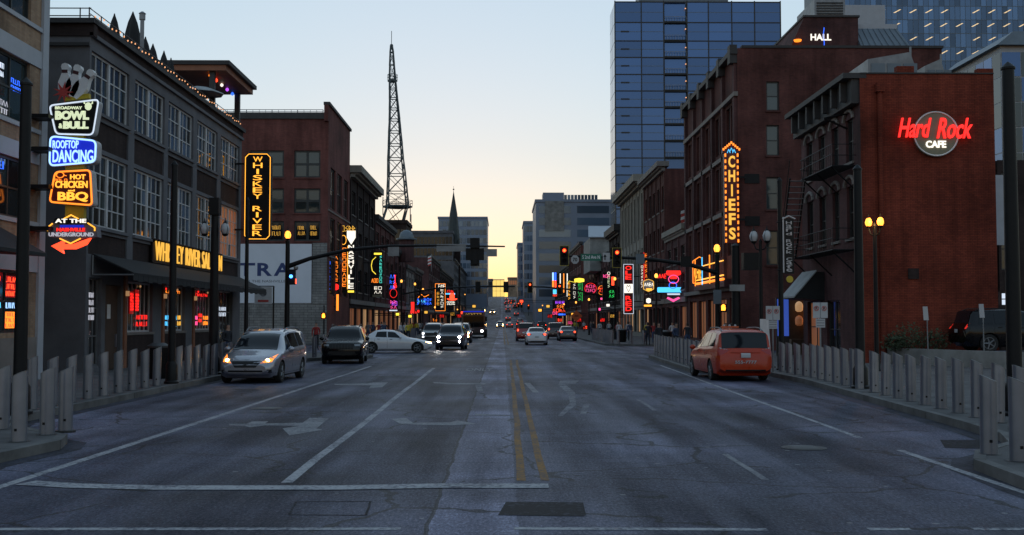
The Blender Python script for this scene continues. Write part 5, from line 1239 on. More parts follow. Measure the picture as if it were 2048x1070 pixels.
# ---------------------------------------------------------------- further right: dark brick block, gabled glass block, office tower
o = thing('brick_building', 'dark brick block with one lit window at the picture edge', 'building', (32, 70, 0)); a = at(1994, 320, 66)
sf = fr_front(a.x, 66); ops = []
for ya, yb in ((345, 380), (455, 540)): p_, q_ = at(2003, yb, 66), at(2031, ya, 66); ops.append((p_.x - a.x, p_.z, q_.x - a.x, q_.z))
p_, q_ = at(2003, 612, 66), at(2030, 584, 66); ops.append((p_.x - a.x, p_.z, q_.x - a.x, q_.z))
wall(o, sf, 14, a.z, ops, 'brick_dark', .2)
for i, w_ in enumerate(ops): window(o, sf, w_, .17, 'black_frame', 'n_cool' if i == 2 else 'pane_teal', 1, 2, .08, .06)
core(o, a.x, a.x + 14, 66.3, 80, 0, a.z, 'brick_dark')
fl = at(1998, 490, 60); MB().box((fl.x - .3, 60, fl.z), (fl.x + .4, 60.1, at(1998, 350, 60).z)).build('white_panel', 'light_panel', o)
GB = thing('gabled_glass_block', 'glass block with pitched grey roof beside the cafe', 'building', (50, 115, 0)); Yg = 112
a, b = at(2012, 600, Yg), at(2012, 92, Yg); pk = at(2030, 64, Yg)
sf = fr_front(a.x, Yg); hh = b.z
for j in range(10):
    for i in range(4): pane_obj(sf, .1 + i * 2.0, 3.6 + j * 2.62, 2.0 + i * 2.0, 6.1 + j * 2.62, .04, random.choice(['pane_blue', 'pane_teal', 'pane_teal']), GB)
MB().box((a.x, Yg + .02, 0), (a.x + 20, Yg + 14, hh)).build('wall', 'light_panel', GB)
e = at(1912, 135, 150); f_ = Fr((a.x, Yg, 0), (0, -1, 0), (0, 0, 1), (-1, 0, 0)); 
for j in range(10):
    for i in range(7): pane_obj(f_, -1.95 - i * 2.0, 3.6 + j * 2.62, -.1 - i * 2.0, 6.1 + j * 2.62, .02, random.choice(['pane_teal', 'pane_blue', 'pane_dark']), GB)
MB().hexa([(a.x - .6, Yg - .6, hh), (a.x + 20, Yg - .6, hh), (a.x + 20, Yg + 14, hh), (a.x - .6, Yg + 14, hh), (a.x + 1.2, Yg - .3, pk.z), (a.x + 18, Yg - .3, pk.z), (a.x + 18, Yg + 14, pk.z), (a.x + 1.2, Yg + 14, pk.z)]).build('roof', 'slate_metal', GB)
OT = thing('office_tower', 'blue glass office tower with rows of slanted ceiling lights', 'tower', (110, 300, 0)); Yo = 300
xa = at(1690, 100, Yo).x; xb = at(2120, 100, Yo).x; sf = fr_front(xa, Yo); W = xb - xa
z_ = at(1900, 125, Yo).z; cw = 1.46; fh = 3.82; nc = int(W / cw); nr = 0
MB().box((xa, Yo + .3, 0), (xb, Yo + 40, 104)).build('core', 'slate_metal', OT)
base = at(1900, 121, Yo).z
lm = MB().hexa([(-.9, -.03, -.28), (-.5, -.03, -.28), (-.5, 0, -.28), (-.9, 0, -.28), (.5, -.03, .28), (.9, -.03, .28), (.9, 0, .28), (.5, 0, .28)]).mesh('ceiling_light', 'office_strip')
cnt = 0
for j in range(-1, 8):
    for i in range(nc):
        if cnt < 290 and j >= 0 and (j * 2 + 1): pane_obj(sf, i * cw + .05, base + j * fh, (i + 1) * cw - .0, base + j * fh + fh - .15, .0, 'pane_office', OT); cnt += 1
    MB().fbox(sf, 0, W, base + j * fh - .15, base + j * fh, -.1, .06).build('floor_edge', 'slate_metal', OT)
    for i in range(0, nc, 3):
        if random.random() < .93 and j >= 0: link('ceiling_light', lm, OT, sf.p(i * cw + (j % 2) * .3 + 1.2, base + j * fh + 2.3, .03)).scale = (1.25, 1, 1.7)
gl = MB()
for j in range(-22, 8):
    if j < 0 or j > 4: gl.fbox(sf, 0, W, base + j * fh, base + j * fh + fh - .15, -.1, -.02)
G_ = gl.build('glazing_band', 'pane_office', OT); G_['kind'] = 'stuff'
m = MB()
for i in range(nc + 1): m.fbox(sf, i * cw, i * cw + .06, 20, 104, .002, .08)
q_ = m.build('mullion_grid', 'slate_metal', OT); q_['kind'] = 'stuff'

# ---------------------------------------------------------------- glass residential tower
Yt = 260.0
GT = thing('glass_tower', 'blue glass residential tower with balcony column behind the brick row', 'tower', (35, Yt + 15, 0))
cx = [at(px, 300, Yt).x for px in (1231, 1284, 1329, 1376, 1419, 1466, 1512, 1564)]
zs = [at(1300, py, Yt).z for py in (4, 45, 82, 115, 149, 182, 215, 249, 282, 316, 350, 384, 418, 452, 486)]
sf = fr_front(0, Yt)
for i in range(7):
    for j in range(len(zs) - 1):
        u0, u1, v1, v0 = cx[i], cx[i + 1], zs[j], zs[j + 1]
        if i == 2:
            MB().fbox(sf, u0 + .3, u1 - .3, v0 + .2, v1, -.75, -.65).build('balcony_glazing', 'pane_blue', GT)
            s_ = MB().fbox(sf, u0 + .1, u1 - .1, v0, v0 + .35, -.65, .1).build('balcony_slab', 'dark_metal', GT)
            m = MB()
            for k in range(9): m.fbox(sf, lerp(u0 + .2, u1 - .25, k / 8), lerp(u0 + .2, u1 - .25, k / 8) + .06, v0 + .35, v0 + 1.4, .0, .06)
            m.fbox(sf, u0 + .15, u1 - .15, v0 + 1.4, v0 + 1.48, -.02, .08); m.build('balcony_rail', 'grey_metal', s_)
        else: pane_obj(sf, u0 + .12, v0 + .12, u1 - .12, v1 - .12, .0, 'pane_blue', GT)
        if i == 0 and j: MB().fbox(sf, u0 + 1.4, u0 + 3.4, (v0 + v1) / 2 - .15, (v0 + v1) / 2 + .2, .02, .08).build('vent', 'dark_metal', GT)
        if i != 2 and (v1 - v0) > 3: MB().fbox(sf, u0 + .12, u1 - .12, (v0 + v1) / 2 - .06, (v0 + v1) / 2 + .06, .003, .03).build('floor_line', 'slate_metal', GT)
m = MB()
for u in cx: m.fbox(sf, u - .13, u + .13, 0, zs[0] + .3, -.2, .12)
for v in zs: m.fbox(sf, cx[0], cx[-1], v - .13, v + .13, -.2, .1)
m.build('mullion_grid', 'dark_metal', GT)
for k in (0, 1):
    xa_, xb_ = (cx[0], cx[2]) if k == 0 else (cx[3], cx[7]); MB().box((xa_, Yt + .22, 0), (xb_, Yt + 12, zs[0])).build('core', 'slate_metal', GT)
MB().box((cx[2] + .003, Yt + 1.0, 0), (cx[3] - .003, Yt + 12, zs[0])).build('core', 'slate_metal', GT)
MB().box((cx[1], Yt + 4, zs[0]), (cx[5], Yt + 11, zs[0] + 5)).build('plant_screen', 'slate_metal', GT)
lf = Fr((cx[0], Yt + 12, 0), (0, -1, 0), (0, 0, 1), (-1, 0, 0))
for i in range(2):
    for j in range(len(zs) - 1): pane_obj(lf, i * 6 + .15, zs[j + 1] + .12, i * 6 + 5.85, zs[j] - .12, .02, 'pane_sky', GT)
bk = MB().lathe((0, 0, 0), [(.14, -.1), (.14, .1)], 6).mesh('balcony_light', 'bulb')
for j in range(6): link('balcony_light', bk, GT, sf.p(cx[3] - .4, zs[j] - 1.6, .15))
# ---------------------------------------------------------------- far buildings on the skyline
def far_block(name, label, px0, px1, py0, Y, mat='pane_blue', depth=30, cols=10, fh=3.9, frame='slate_metal', maxp=150, cat='building', frac=.62):
    a, b = at(px0, 640, Y), at(px1, py0, Y); o = thing(name, label, cat, ((a.x + b.x) / 2, Y, zg(Y))); zb = zg(min(Y, 640)) - 1
    MB().box((a.x, Y, zb), (b.x, Y + depth, b.z)).build('wall', frame, o); MB().box((a.x - .3, Y - .3, b.z), (b.x + .3, Y + depth, b.z + .8)).build('parapet', frame, o)
    W = b.x - a.x; sf = fr_front(a.x, Y); n = 0; v = b.z - fh
    while v > zb + 6 and n < maxp:
        for i in range(cols):
            if n < maxp: pane_obj(sf, W * (i + .08) / cols, v + .2, W * (i + .92) / cols, v + fh * frac + .2, .06, mat if cols < 4 or random.random() < .97 else 'pane_warm', o); n += 1
        v -= fh
    return o
far_block('hotel_block', 'pale glass hotel slab behind the church steeple', 876, 974, 437, 470, 'pane_sky', 40, 12, 3.6, 'far_haze')
far_block('grey_block', 'long flat grey block below the lattice tower', 818, 905, 466, 380, 'pane_dark', 30, 12, 4, 'grey_stucco')
far_block('office_block', 'banded grey office block with glass crown behind the far brick row', 1072, 1224, 404, 340, 'pane_sky', 36, 2, 3.7, 'far_haze', 140)
far_block('office_block', 'slim grey block left of the banded office block', 1048, 1076, 446, 430, 'pane_sky', 30, 5, 3.7, 'far_haze', 60)
far_block('office_block', 'lowest blue block beside the sunset gap', 1036, 1050, 489, 470, 'pane_blue', 30, 3, 3.7, 'far_haze', 40)
far_block('grey_block', 'small dark block left of the sunset glow', 974, 985, 560, 690, 'pane_dark', 20, 4, 4, 'grey_stucco', 20)
far_block('brick_building', 'tiered brick block right of the sunset glow', 1016, 1038, 557, 690, 'pane_warm', 20, 5, 4, 'brick_tan', 25)
OB = thing('rooftop_screen', 'pale glass screen on top of the banded office block', 'roof screen', (50, 350, 40)); a, b = at(1086, 404, 342), at(1196, 389, 342)
MB().box((a.x, 342, a.z - .5), (at(1128, 400, 342).x, 350, b.z + .6)).build('plant_room', 'far_haze', OB)
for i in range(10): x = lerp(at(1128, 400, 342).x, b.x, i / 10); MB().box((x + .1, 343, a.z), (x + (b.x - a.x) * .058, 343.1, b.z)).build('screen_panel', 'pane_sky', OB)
MB().box((at(1090, 420, 339.6).x, 339.6, at(1090, 462, 339.6).z), (at(1128, 420, 339.6).x, 339.9, at(1090, 402, 339.6).z)).build('blank_panel', 'concrete', OB)
SG = thing('end_building', 'building face with yellow sunset glow painted in at the end of the street', 'building', (-2, 760, 15)); a, b = at(984, 604, 760), at(1009, 560, 760)
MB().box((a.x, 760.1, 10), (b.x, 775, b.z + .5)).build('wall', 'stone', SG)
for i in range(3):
    for j in range(4): w = (b.x - a.x) / 3; h = (b.z - a.z) / 4; MB().box((a.x + i * w + .1, 760, a.z + j * h + .1), (a.x + (i + 1) * w - .1, 760.08, a.z + (j + 1) * h - .1)).build('pane', 'sunset_glow', SG)  # sunset glow put into the panes as emission
# church steeple
CH = thing('church_steeple', 'green copper church steeple against the pale sky', 'church', (-17, 390, 0)); Yc = 390
def cz(py): return at(907, py, Yc).z
cx_ = at(907, 450, Yc).x; w_ = .5 * (at(921, 480, Yc).x - at(893, 480, Yc).x)
MB().box((cx_ - w_, Yc - w_, 0), (cx_ + w_, Yc + w_, cz(495))).build('tower', 'brick_dark', CH)
MB().lathe((cx_, Yc, 0), [(w_ * .95, cz(495)), (w_ * .85, cz(470)), (w_ * .62, cz(440)), (w_ * .55, cz(428)), (.12, cz(385)), (.03, cz(380))], 8).build('spire', 'copper_green', CH)
for k in range(4):
    a = k * math.pi / 2 + math.pi / 4; x, y = cx_ + w_ * 1.05 * math.cos(a), Yc + w_ * 1.05 * math.sin(a); MB().lathe((x, y, 0), [(.6, cz(520)), (.55, cz(492)), (.05, cz(476))], 6).build('pinnacle', 'copper_green', CH)
MB().lathe((cx_, Yc, cz(380)), [(.3, 0), (.3, .4), (.05, .5), (.05, 1.4)], 6).build('finial', 'copper_green', CH)
for z_ in (cz(478), cz(505)): MB().box((cx_ - .5, Yc - w_ - .05, z_ - 1.2), (cx_ + .5, Yc - w_ + .2, z_ + .8)).build('louvre', 'dark_metal', CH)
# lattice broadcast tower
LT = thing('lattice_tower', 'tall steel lattice broadcast tower with two platforms', 'tower', (-25, 250, 12)); Ym = 250
def lz(py): return at(783, py, Ym).z
levels = [(455, 782, 28), (410, 795, 26), (385, 794, 24), (350, 793, 21), (318, 791, 18.5), (290, 790.5, 16.5), (264, 789.5, 14.5), (240, 789, 12.5), (218, 788, 11), (197, 787, 9.5), (178, 786, 8.5), (160, 785, 7.5), (130, 784, 5.6), (105, 783.5, 4), (92, 783, 2.2)]
R_ = []
for py, cx0, hw in levels: R_.append((at(cx0, py, Ym).x, lz(py), hw * Ym / F))
corner = lambda q, k: Vector((q[0] + q[2] * (1, 1, -1, -1)[k] * (.95 if k % 2 else 1.0) * .78 + (.2 if k in (1, 2) else -.2) * q[2], Ym + q[2] * (1, -1, -1, 1)[k], q[1]))
m = MB()
for a, b in zip(R_, R_[1:]):
    for k in range(4): m.tube(corner(a, k), corner(b, k), .2, .17, 5)
m.build('leg_member', 'tower_steel', LT)
for a, b in zip(R_, R_[1:]):
    m = MB()
    for k in range(4):
        j = (k + 1) % 4; m.tube(corner(a, k), corner(b, j), .075, n=4); m.tube(corner(a, j), corner(b, k), .075, n=4); m.tube(corner(b, k), corner(b, j), .13, n=4)
        mid = (corner(a, k) + corner(a, j) + corner(b, k) + corner(b, j)) / 4
    m.build('brace_panel', 'tower_steel', LT)
for py, cx0, hw in ((412, 795, 30), (160, 785, 10)):
    c = at(cx0, py, Ym); r = hw * Ym / F; m = MB(); m.lathe((c.x, Ym, c.z), [(r * .8, -.5), (r, -.35), (r, 0), (r * .5, .05)], 8); m.build('platform', 'tower_steel', LT)
    m = MB(); 
    for i in range(8):
        a0, a1 = i * math.pi / 4, (i + 1) * math.pi / 4; p0, p1 = Vector((c.x + r * math.cos(a0), Ym + r * math.sin(a0), c.z)), Vector((c.x + r * math.cos(a1), Ym + r * math.sin(a1), c.z)); up = Vector((0, 0, 1.2)); m.tube(p0, p0 + up, .06, n=4); m.tube(p0 + up, p1 + up, .06, n=4); m.tube(p0 + up * .5, p1 + up * .5, .05, n=4)
    m.build('platform_rail', 'tower_steel', LT)
c = at(783, 92, Ym); MB().tube((c.x, Ym, c.z), (c.x, Ym, lz(62)), .07).build('antenna', 'tower_steel', LT); MB().lathe((c.x, Ym, c.z), [(.3, -.4), (.45, 0), (.3, .4)], 6).build('beacon', 'tower_steel', LT)
for dx, dz in ((-3.2, 0), (3.0, -1.5), (3.2, -4)): cc = at(795, 412, Ym); MB().tube((cc.x + dx, Ym - 1, cc.z + dz - 2.2), (cc.x + dx, Ym - 1, cc.z + dz + 2), .1, n=5).build('whip_aerial', 'tower_steel', LT)
c = at(790, 455, Ym); bx = far_block('tower_base_block', 'brick block that the lattice tower stands on', 742, 812, 447, 246, 'pane_dark', 14, 6, 4, 'brick_dark', 24)
# ================================================================== neon signs down the street
def squiggle(fr, u0, v0, u1, v1, rows, cols, rnd, n, r, m):
    """neon script too small to read: bent tube strokes in letter-like rows"""
    ch, cw = (v1 - v0) / rows, (u1 - u0) / cols
    for j in range(rows):
        for i in range(cols):
            a, b, c, d = u0 + cw * (i + .15), u0 + cw * (i + .85), v0 + ch * (j + .15), v0 + ch * (j + .85); k = rnd.randrange(5); mu, mv = (a + b) / 2, (c + d) / 2
            pts = [[(b, d), (a, mv + .2 * (d - mv)), (b, mv - .2 * (mv - c)), (a, c)], [(a, c), (a, d), (b, mv), (a, mv), (b, c)], [(a, d), (a, c), (b, c), (b, d), (a, d)], [(a, c), (mu, d), (b, c)], [(b, d), (a, d), (a, mv), (b, mv), (a, mv), (a, c), (b, c)]][k]
            m.path([fr.p(u, v, n) for u, v in pts], r, 4)
def neon(name, label, px0, py0, px1, py1, Y, body='sign_black', border=None, bits=(), thick=.3, posts=True, poly=None):
    """bits: (kind, mat, u0, v0, u1, v1[, extra]) in 0..1 of the panel"""
    f, w, h = rect(px0, py0, px1, py1, Y); o = thing(name, label, 'sign', f.p(w / 2, 0)); rnd = random.Random(px0 * 7 + py0); r = max(.02, .011 * min(w, 2.5) + .012)
    side = -1 if px0 < 1005 else 1
    if body:
        pl = [(u * w, v * h) for u, v in poly] if poly else [(0, 0), (w, 0), (w, h), (0, h)]
        MB().prism(f, pl, -thick, 0).build('sign_panel', body, o)
        if border: m = MB(); outline(m, f, inset(pl, .04), .03, r * 1.2); m.build('neon_border', border, o)
    for b in bits:
        k, mt, u0, v0, u1, v1 = b[:6]; u0, u1, v0, v1 = u0 * w, u1 * w, v0 * h, v1 * h; m = MB()
        if k == 'text': text(b[6], mt, o, f, u0, v0, u1, v1, .02, .05, .02); continue
        if k == 'stack': stacked(o, f, b[6], mt, u0, u1, v0, v1, .02, .05, .02); continue
        if k == 'squig': squiggle(f, u0, v0, u1, v1, b[6], b[7], rnd, .05, r, m)
        if k == 'box': m.fbox(f, u0, u1, v0, v1, .004, .04)
        if k == 'ring': m.path([f.p((u0 + u1) / 2 + (u1 - u0) / 2 * math.cos(t * math.pi / 8), (v0 + v1) / 2 + (v1 - v0) / 2 * math.sin(t * math.pi / 8), .05) for t in range(16)], r * 1.2, 4, True)
        if k == 'poly': m.prism(f, [(u0 + a * (u1 - u0), v0 + c * (v1 - v0)) for a, c in b[6]], .004, .05)
        if k == 'line': m.path([f.p(u0 + a * (u1 - u0), v0 + c * (v1 - v0), .05) for a, c in b[6]], r * 1.5, 4)
        m.build({'squig': 'neon_script', 'box': 'lit_panel', 'ring': 'neon_ring', 'poly': 'neon_shape', 'line': 'neon_tube'}[k], mt, o)
    if posts:
        xw = -15.05 if side < 0 else 16.05; xe = f.p(0, 0).x if side < 0 else f.p(w, 0).x; a = min(xw, xe) if side < 0 else xe; b_ = max(xw, xe) if side > 0 else xe
        if abs(b_ - a) > .05:
            for v in (.25, .75): MB().box((a, Y + .08, f.O.z + h * v - .05), (b_, Y + .18, f.O.z + h * v + .05)).build('bracket', 'black_metal', o)
    return o
HAT = [(0, .25), (.2, .12), (.5, .08), (.8, .12), (1, .25), (.95, .32), (.74, .28), (.7, .85), (.6, 1), (.5, .9), (.4, 1), (.3, .85), (.26, .28), (.05, .32)]
BOOT = [(.15, 0), (.35, 0), (.38, .12), (.6, 0), (1, .0), (1, .14), (.72, .3), (.7, 1), (.2, 1), (.25, .4), (.15, .2)]
SH = [(0, .2), (.5, 0), (1, .2), (1, .8), (.85, .9), (.5, 1), (.15, .9), (0, .8)]
GUIT = [(.35, 0), (.65, 0), (.9, .08), (.85, .2), (.7, .27), (.8, .36), (.6, .42), (.58, .85), (.7, 1), (.3, 1), (.42, .85), (.4, .42), (.2, .36), (.3, .27), (.15, .2), (.1, .08)]
# billboard side
neon('blade_sign', 'slim blue lettered blade nearest the billboard', 653, 512, 663, 581, 96, 'sign_black', None, [('squig', 'n_blue', .15, .02, .85, .98, 8, 1)])
neon('blade_sign', 'dark blade with thin pink loops and a red chilli at its foot', 666, 510, 679, 582, 99, 'sign_black', None, [('squig', 'n_orange', .15, .25, .85, .98, 6, 1), ('poly', 'n_red', .1, .02, .9, .2, SH)])
neon('blade_sign', 'amber and white twin blade crowned by a white portrait shield', 680, 452, 712, 585, 103, 'sign_black', None,
     [('squig', 'n_orange', .12, .08, .42, .68, 8, 1), ('stack', 'n_white', .52, .05, .88, .72, 'NASHVILLE'), ('poly', 'n_white', .42, .72, .98, .93, [(0, 1), (0, .5), (.5, 0), (1, .5), (1, 1)]), ('squig', 'n_gold', .05, .9, .98, 1.02, 1, 4), ('ring', 'n_amber', .03, .72, .38, .86), ('box', 'n_amber', .46, .05, .5, .7), ('box', 'n_yellow', .5, .0, .9, .03)], poly=[(0, 0), (.95, 0), (1, .7), (1, 1), (.05, 1), (.05, .7)])
neon('lit_strip', 'narrow glowing strip panel beside the twin blade', 705, 520, 711, 576, 106, 'sign_black', None, [('box', 'n_gold', .1, .05, .9, .95)])
neon('lit_strip', 'tall orange lit doorway strip below the twin blade', 672, 588, 678, 622, 98, 'sign_black', None, [('box', 'n_orange', .1, .02, .9, .98)])
neon('blade_sign', 'dark blade with yellow arc and pale stacked letters', 740, 503, 766, 594, 118, 'sign_black', None,
     [('squig', 'n_teal', .72, .3, .95, .92, 8, 1), ('line', 'n_yellow', .05, .5, .45, .88, [(1, 1), (.3, .8), (.1, .5), (.3, .2), (1, 0)]), ('box', 'n_yellow', .3, .93, .9, .97), ('squig', 'n_orange', .1, .3, .65, .42, 1, 3), ('squig', 'n_white', .3, .06, .95, .24, 2, 2), ('box', 'sign_tan', .2, .0, .95, .05)])
neon('blade_sign', 'tall blue red and pink neon blade with a guitar shape', 778, 546, 796, 622, 146, 'sign_black', None,
     [('squig', 'n_blue', .05, .55, .7, .98, 3, 2), ('poly', 'n_red', .4, .6, .95, .95, GUIT), ('ring', 'n_red', .1, .35, .9, .58), ('squig', 'n_pink', .1, .03, .9, .3, 2, 2), ('box', 'n_cool', .05, .0, .95, .03), ('squig', 'n_purple', .3, .12, .95, .28, 1, 2)])
neon('boot_sign', 'glowing red cowboy boot', 819, 604, 833, 627, 168, None, None, [('poly', 'n_red', 0, 0, 1, 1, BOOT)], posts=True)
neon('script_sign', 'bright blue script neon with orange flourish', 833, 588, 864, 613, 176, 'sign_black', None, [('squig', 'n_blue', .02, .1, .98, .7, 2, 6), ('squig', 'n_cyan', .05, .25, .6, .55, 1, 3), ('line', 'n_orange', .1, .7, .8, 1, [(0, 0), (.3, .9), (.6, .2), (1, .8)])])
neon('blade_sign', 'orange edged white letter blade on the billboard side', 870, 567, 891, 622, 196, 'sign_black', 'n_orange', [('squig', 'n_white', .5, .1, .85, .95, 7, 1), ('squig', 'n_white', .3, .8, 1, 1, 1, 3), ('squig', 'n_gold', .15, .2, .45, .7, 4, 1)])
neon('script_sign', 'red hat shaped neon under a cyan bar', 891, 580, 915, 612, 212, 'sign_black', None, [('poly', 'n_redhot', .1, .3, 1, .85, HAT), ('box', 'n_cyan', .0, .72, .8, .8), ('squig', 'n_white', .1, .05, .8, .3, 2, 4), ('squig', 'n_red', .1, .85, .7, 1, 1, 2)])
# red neon side
neon('blade_sign', 'big red lettered blade split by a white panel', 1247, 528, 1267, 628, 125, 'sign_red', 'n_cool', [('stack', 'n_red', .2, .68, .8, .97, 'OLE'), ('box', 'n_white', .08, .42, .92, .6), ('stack', 'n_red', .2, .05, .8, .37, 'RED'), ('line', 'sign_black', .3, .44, .7, .58, [(.5, 0), (0, .6), (.2, 1), (.5, .7), (.8, 1), (1, .6), (.5, 0)])])
neon('blade_sign', 'slim red and orange vertical neon pair beside the red blade', 1281, 505, 1295, 578, 113, 'sign_red', None, [('squig', 'n_white', .05, .02, .4, .65, 7, 1), ('squig', 'n_orange', .6, .15, .95, .98, 6, 1), ('line', 'n_red', .5, 0, .5, 1, [(0, 0), (0, 1)])])
neon('oval_sign', 'white oval badge sign with amber lower rim', 1286, 558, 1308, 584, 105, 'sign_white', 'n_gold', [('squig', 'n_white', .1, .4, .95, .75, 1, 4), ('box', 'n_amber', .3, .1, .8, .28)], poly=SH)
neon('hat_sign', 'big red neon hat and face above a cyan arrow banner', 1312, 540, 1362, 604, 98, None, None,
     [('poly', 'n_red', .4, .72, 1.0, .98, [(0, .6), (.1, .45), (.25, .4), (.3, 0), (.7, 0), (.75, .4), (.9, .45), (1, .6), (.95, 1), (.05, 1)]), ('squig', 'n_red', .0, .72, .42, .9, 1, 4), ('ring', 'n_pink', .5, .58, .9, .84), ('poly', 'n_cyan', .0, .3, 1, .46, [(0, .5), (.08, 0), (1, 0), (.95, .5), (1, 1), (.08, 1)]), ('ring', 'n_blue', .52, .42, .82, .62), ('poly', 'n_pink', .42, .0, .95, .16, [(.5, 0), (1, .7), (.9, 1), (.5, .5), (.1, 1), (0, .7)]), ('box', 'n_cool', .45, .22, .95, .27)])
neon('lit_panel_sign', 'small white lit sign over an orange strip by the hat neon', 1288, 596, 1303, 614, 110, 'sign_black', None, [('poly', 'n_white', .3, .4, .9, 1, SH), ('box', 'n_amber', 0, .05, 1, .25)])
neon('round_neon', 'round red and amber neon with magenta tail', 1196, 570, 1216, 600, 172, 'sign_black', None, [('ring', 'n_orange', .0, .35, .7, .95), ('squig', 'n_redhot', .05, .5, .65, .85, 2, 2), ('box', 'n_pink', .25, .02, .8, .15), ('ring', 'n_green', .65, .3, 1, .6)])
neon('blade_sign', 'short multicolour blade with white tip and red edge', 1205, 545, 1230, 602, 155, 'sign_black', None, [('squig', 'n_pink', .05, .8, .6, .95, 1, 3), ('squig', 'n_cream', .4, .45, .6, .9, 3, 1), ('box', 'n_redhot', .72, .55, .95, .85), ('squig', 'n_green', .5, .1, .95, .4, 2, 2), ('ring', 'n_white', .4, .92, .6, 1.02)])
neon('round_neon', 'round pink red neon swirl', 1169, 565, 1193, 590, 185, 'sign_black', None, [('ring', 'n_red', .02, .1, .98, .95), ('squig', 'n_pink', .1, .2, .9, .85, 2, 3)])
neon('guitar_sign', 'green vertical neon topped by a yellow guitar head', 1153, 556, 1167, 602, 205, None, None, [('squig', 'n_green', .2, .0, .7, .78, 5, 1), ('poly', 'n_yellow', -.3, .8, 1.1, 1, SH), ('line', 'n_green', .8, 0, .85, .8, [(0, 0), (0, 1)])])
neon('blade_sign', 'thin white and amber vertical neon pair beside the green one', 1135, 562, 1152, 602, 215, 'sign_black', None, [('squig', 'n_amber', .05, .05, .35, .95, 5, 1), ('squig', 'n_white', .65, .1, .95, .9, 4, 1), ('line', 'n_yellow', .0, .8, 1, 1, [(0, .2), (.2, 1), (1, .6)])])
neon('flag_lights', 'blue over red striped light column', 1104, 545, 1113, 577, 238, 'sign_black', None, [('box', 'n_paleblue', .05, .5, .4, 1), ('box', 'n_orange', .05, .0, .4, .5), ('box', 'n_blue', .55, .5, .95, 1), ('box', 'n_redhot', .55, .0, .95, .5)])
for i, px in enumerate((1119, 1126, 1133)): neon('light_column', ['leftmost thin pink white light column past the striped one', 'middle thin pink white light column', 'thin pink white light column next to the green guitar'][i], px, 547, px + 3, 577 + i * 8, 232 - i * 4, None, None, [('box', 'n_white' if i != 1 else 'n_orange', .2, 0, .8, 1)])
neon('square_sign', 'small turquoise square sign under the striped column', 1106, 579, 1113, 588, 236, None, None, [('box', 'n_cyan', 0, 0, 1, 1)])
neon('script_sign', 'large red and amber script neon low on the red neon side', 1105, 600, 1131, 632, 226, 'sign_black', None, [('squig', 'n_redhot', .0, .2, 1, .5, 1, 4), ('squig', 'n_orange', .3, .45, .95, .75, 1, 3), ('box', 'n_blue', .45, .05, .98, .15), ('squig', 'n_pink', .0, .05, .4, .3, 1, 3), ('squig', 'n_purple', .2, .75, .95, .95, 1, 3)])
for i, (px, py, Y, mt) in enumerate(((1043, 602, 300, 'n_redhot'), (1122, 618, 232, 'n_orange'), (838, 622, 190, 'n_red'), (852, 624, 200, 'n_gold'), (1096, 612, 250, 'n_gold'), (1080, 620, 280, 'n_amber'), (948, 612, 300, 'n_gold'), (938, 622, 270, 'n_white'), (925, 625, 245, 'n_redhot'), (1198, 618, 160, 'n_pink'), (1146, 628, 210, 'n_amber'), (1216, 610, 150, 'n_white'), (820, 632, 150, 'n_yellow'), (795, 628, 130, 'n_yellow'))):
    neon('small_sign', f'tiny lit {["red", "orange", "deep red", "gold", "dull gold", "amber", "pale gold", "white", "bright red", "pink", "honey", "warm white", "lemon", "yellow"][i]} shop sign {"left" if px < 1005 else "right"} of the roadway, {["high up the hill", "below the script neon", "under the blue script", "right of the boot", "above parked cars", "near the hill foot", "by the far mast", "beside the bus roof", "over the bus", "low by the round neon", "under the green guitar", "under the multicolour blade", "past the tall blade", "by the pedestrians"][i]}', px - 4, py - 3, px + 4, py + 4, Y, 'sign_black', None, [('box', mt, .1, .15, .9, .85)])
o = thing('road_work_sign', 'orange diamond warning sign on the far pavement', 'sign', (10, 140, .15)); c = at(1153, 632, 140)
MB().tube((c.x, 140.1, .15), (c.x, 140.1, c.z), .05).build('post', 'galv', o); MB().prism(Fr((c.x, 140, c.z)), [(0, -.75), (.75, 0), (0, .75), (-.75, 0)], -.03, 0).build('sign_panel', 'orange_sign', o); MB().fbox(Fr((c.x, 140, c.z)), -.25, .25, -.06, .06, .002, .01).build('print_line', 'sign_black', o)
# flags
for px, py, Y, mt, lb in ((863, 520, 190, 'red_print', 'small flag on a pole above the billboard side row'), (1375, 435, 100, 'red_print', 'furled striped flag hanging by the tall brick building')):
    c = at(px, py, Y); o = thing('flag', lb, 'flag', (c.x, Y, c.z - 2)); MB().tube((c.x, Y, c.z - 2), (c.x + (.5 if px > 1000 else 0), Y, c.z + 1), .04).build('pole', 'galv', o)
    m = MB(); k = 6
    for i in range(k): m.mi = i % 2; z0, z1 = c.z - .9 + i * .28, c.z - .9 + (i + 1) * .28; m.hexa([(c.x - .05, Y - .05, z0), (c.x - .6 - .05 * (i % 2), Y - .1, z0 - .2), (c.x - .6, Y - .06, z0 - .2), (c.x - .05, Y - .01, z0), (c.x - .05, Y - .05, z1), (c.x - .6, Y - .1, z1 - .2), (c.x - .6, Y - .06, z1 - .2), (c.x - .05, Y - .01, z1)])
    m.build('cloth', ['red_print', 'white_paint'], o)

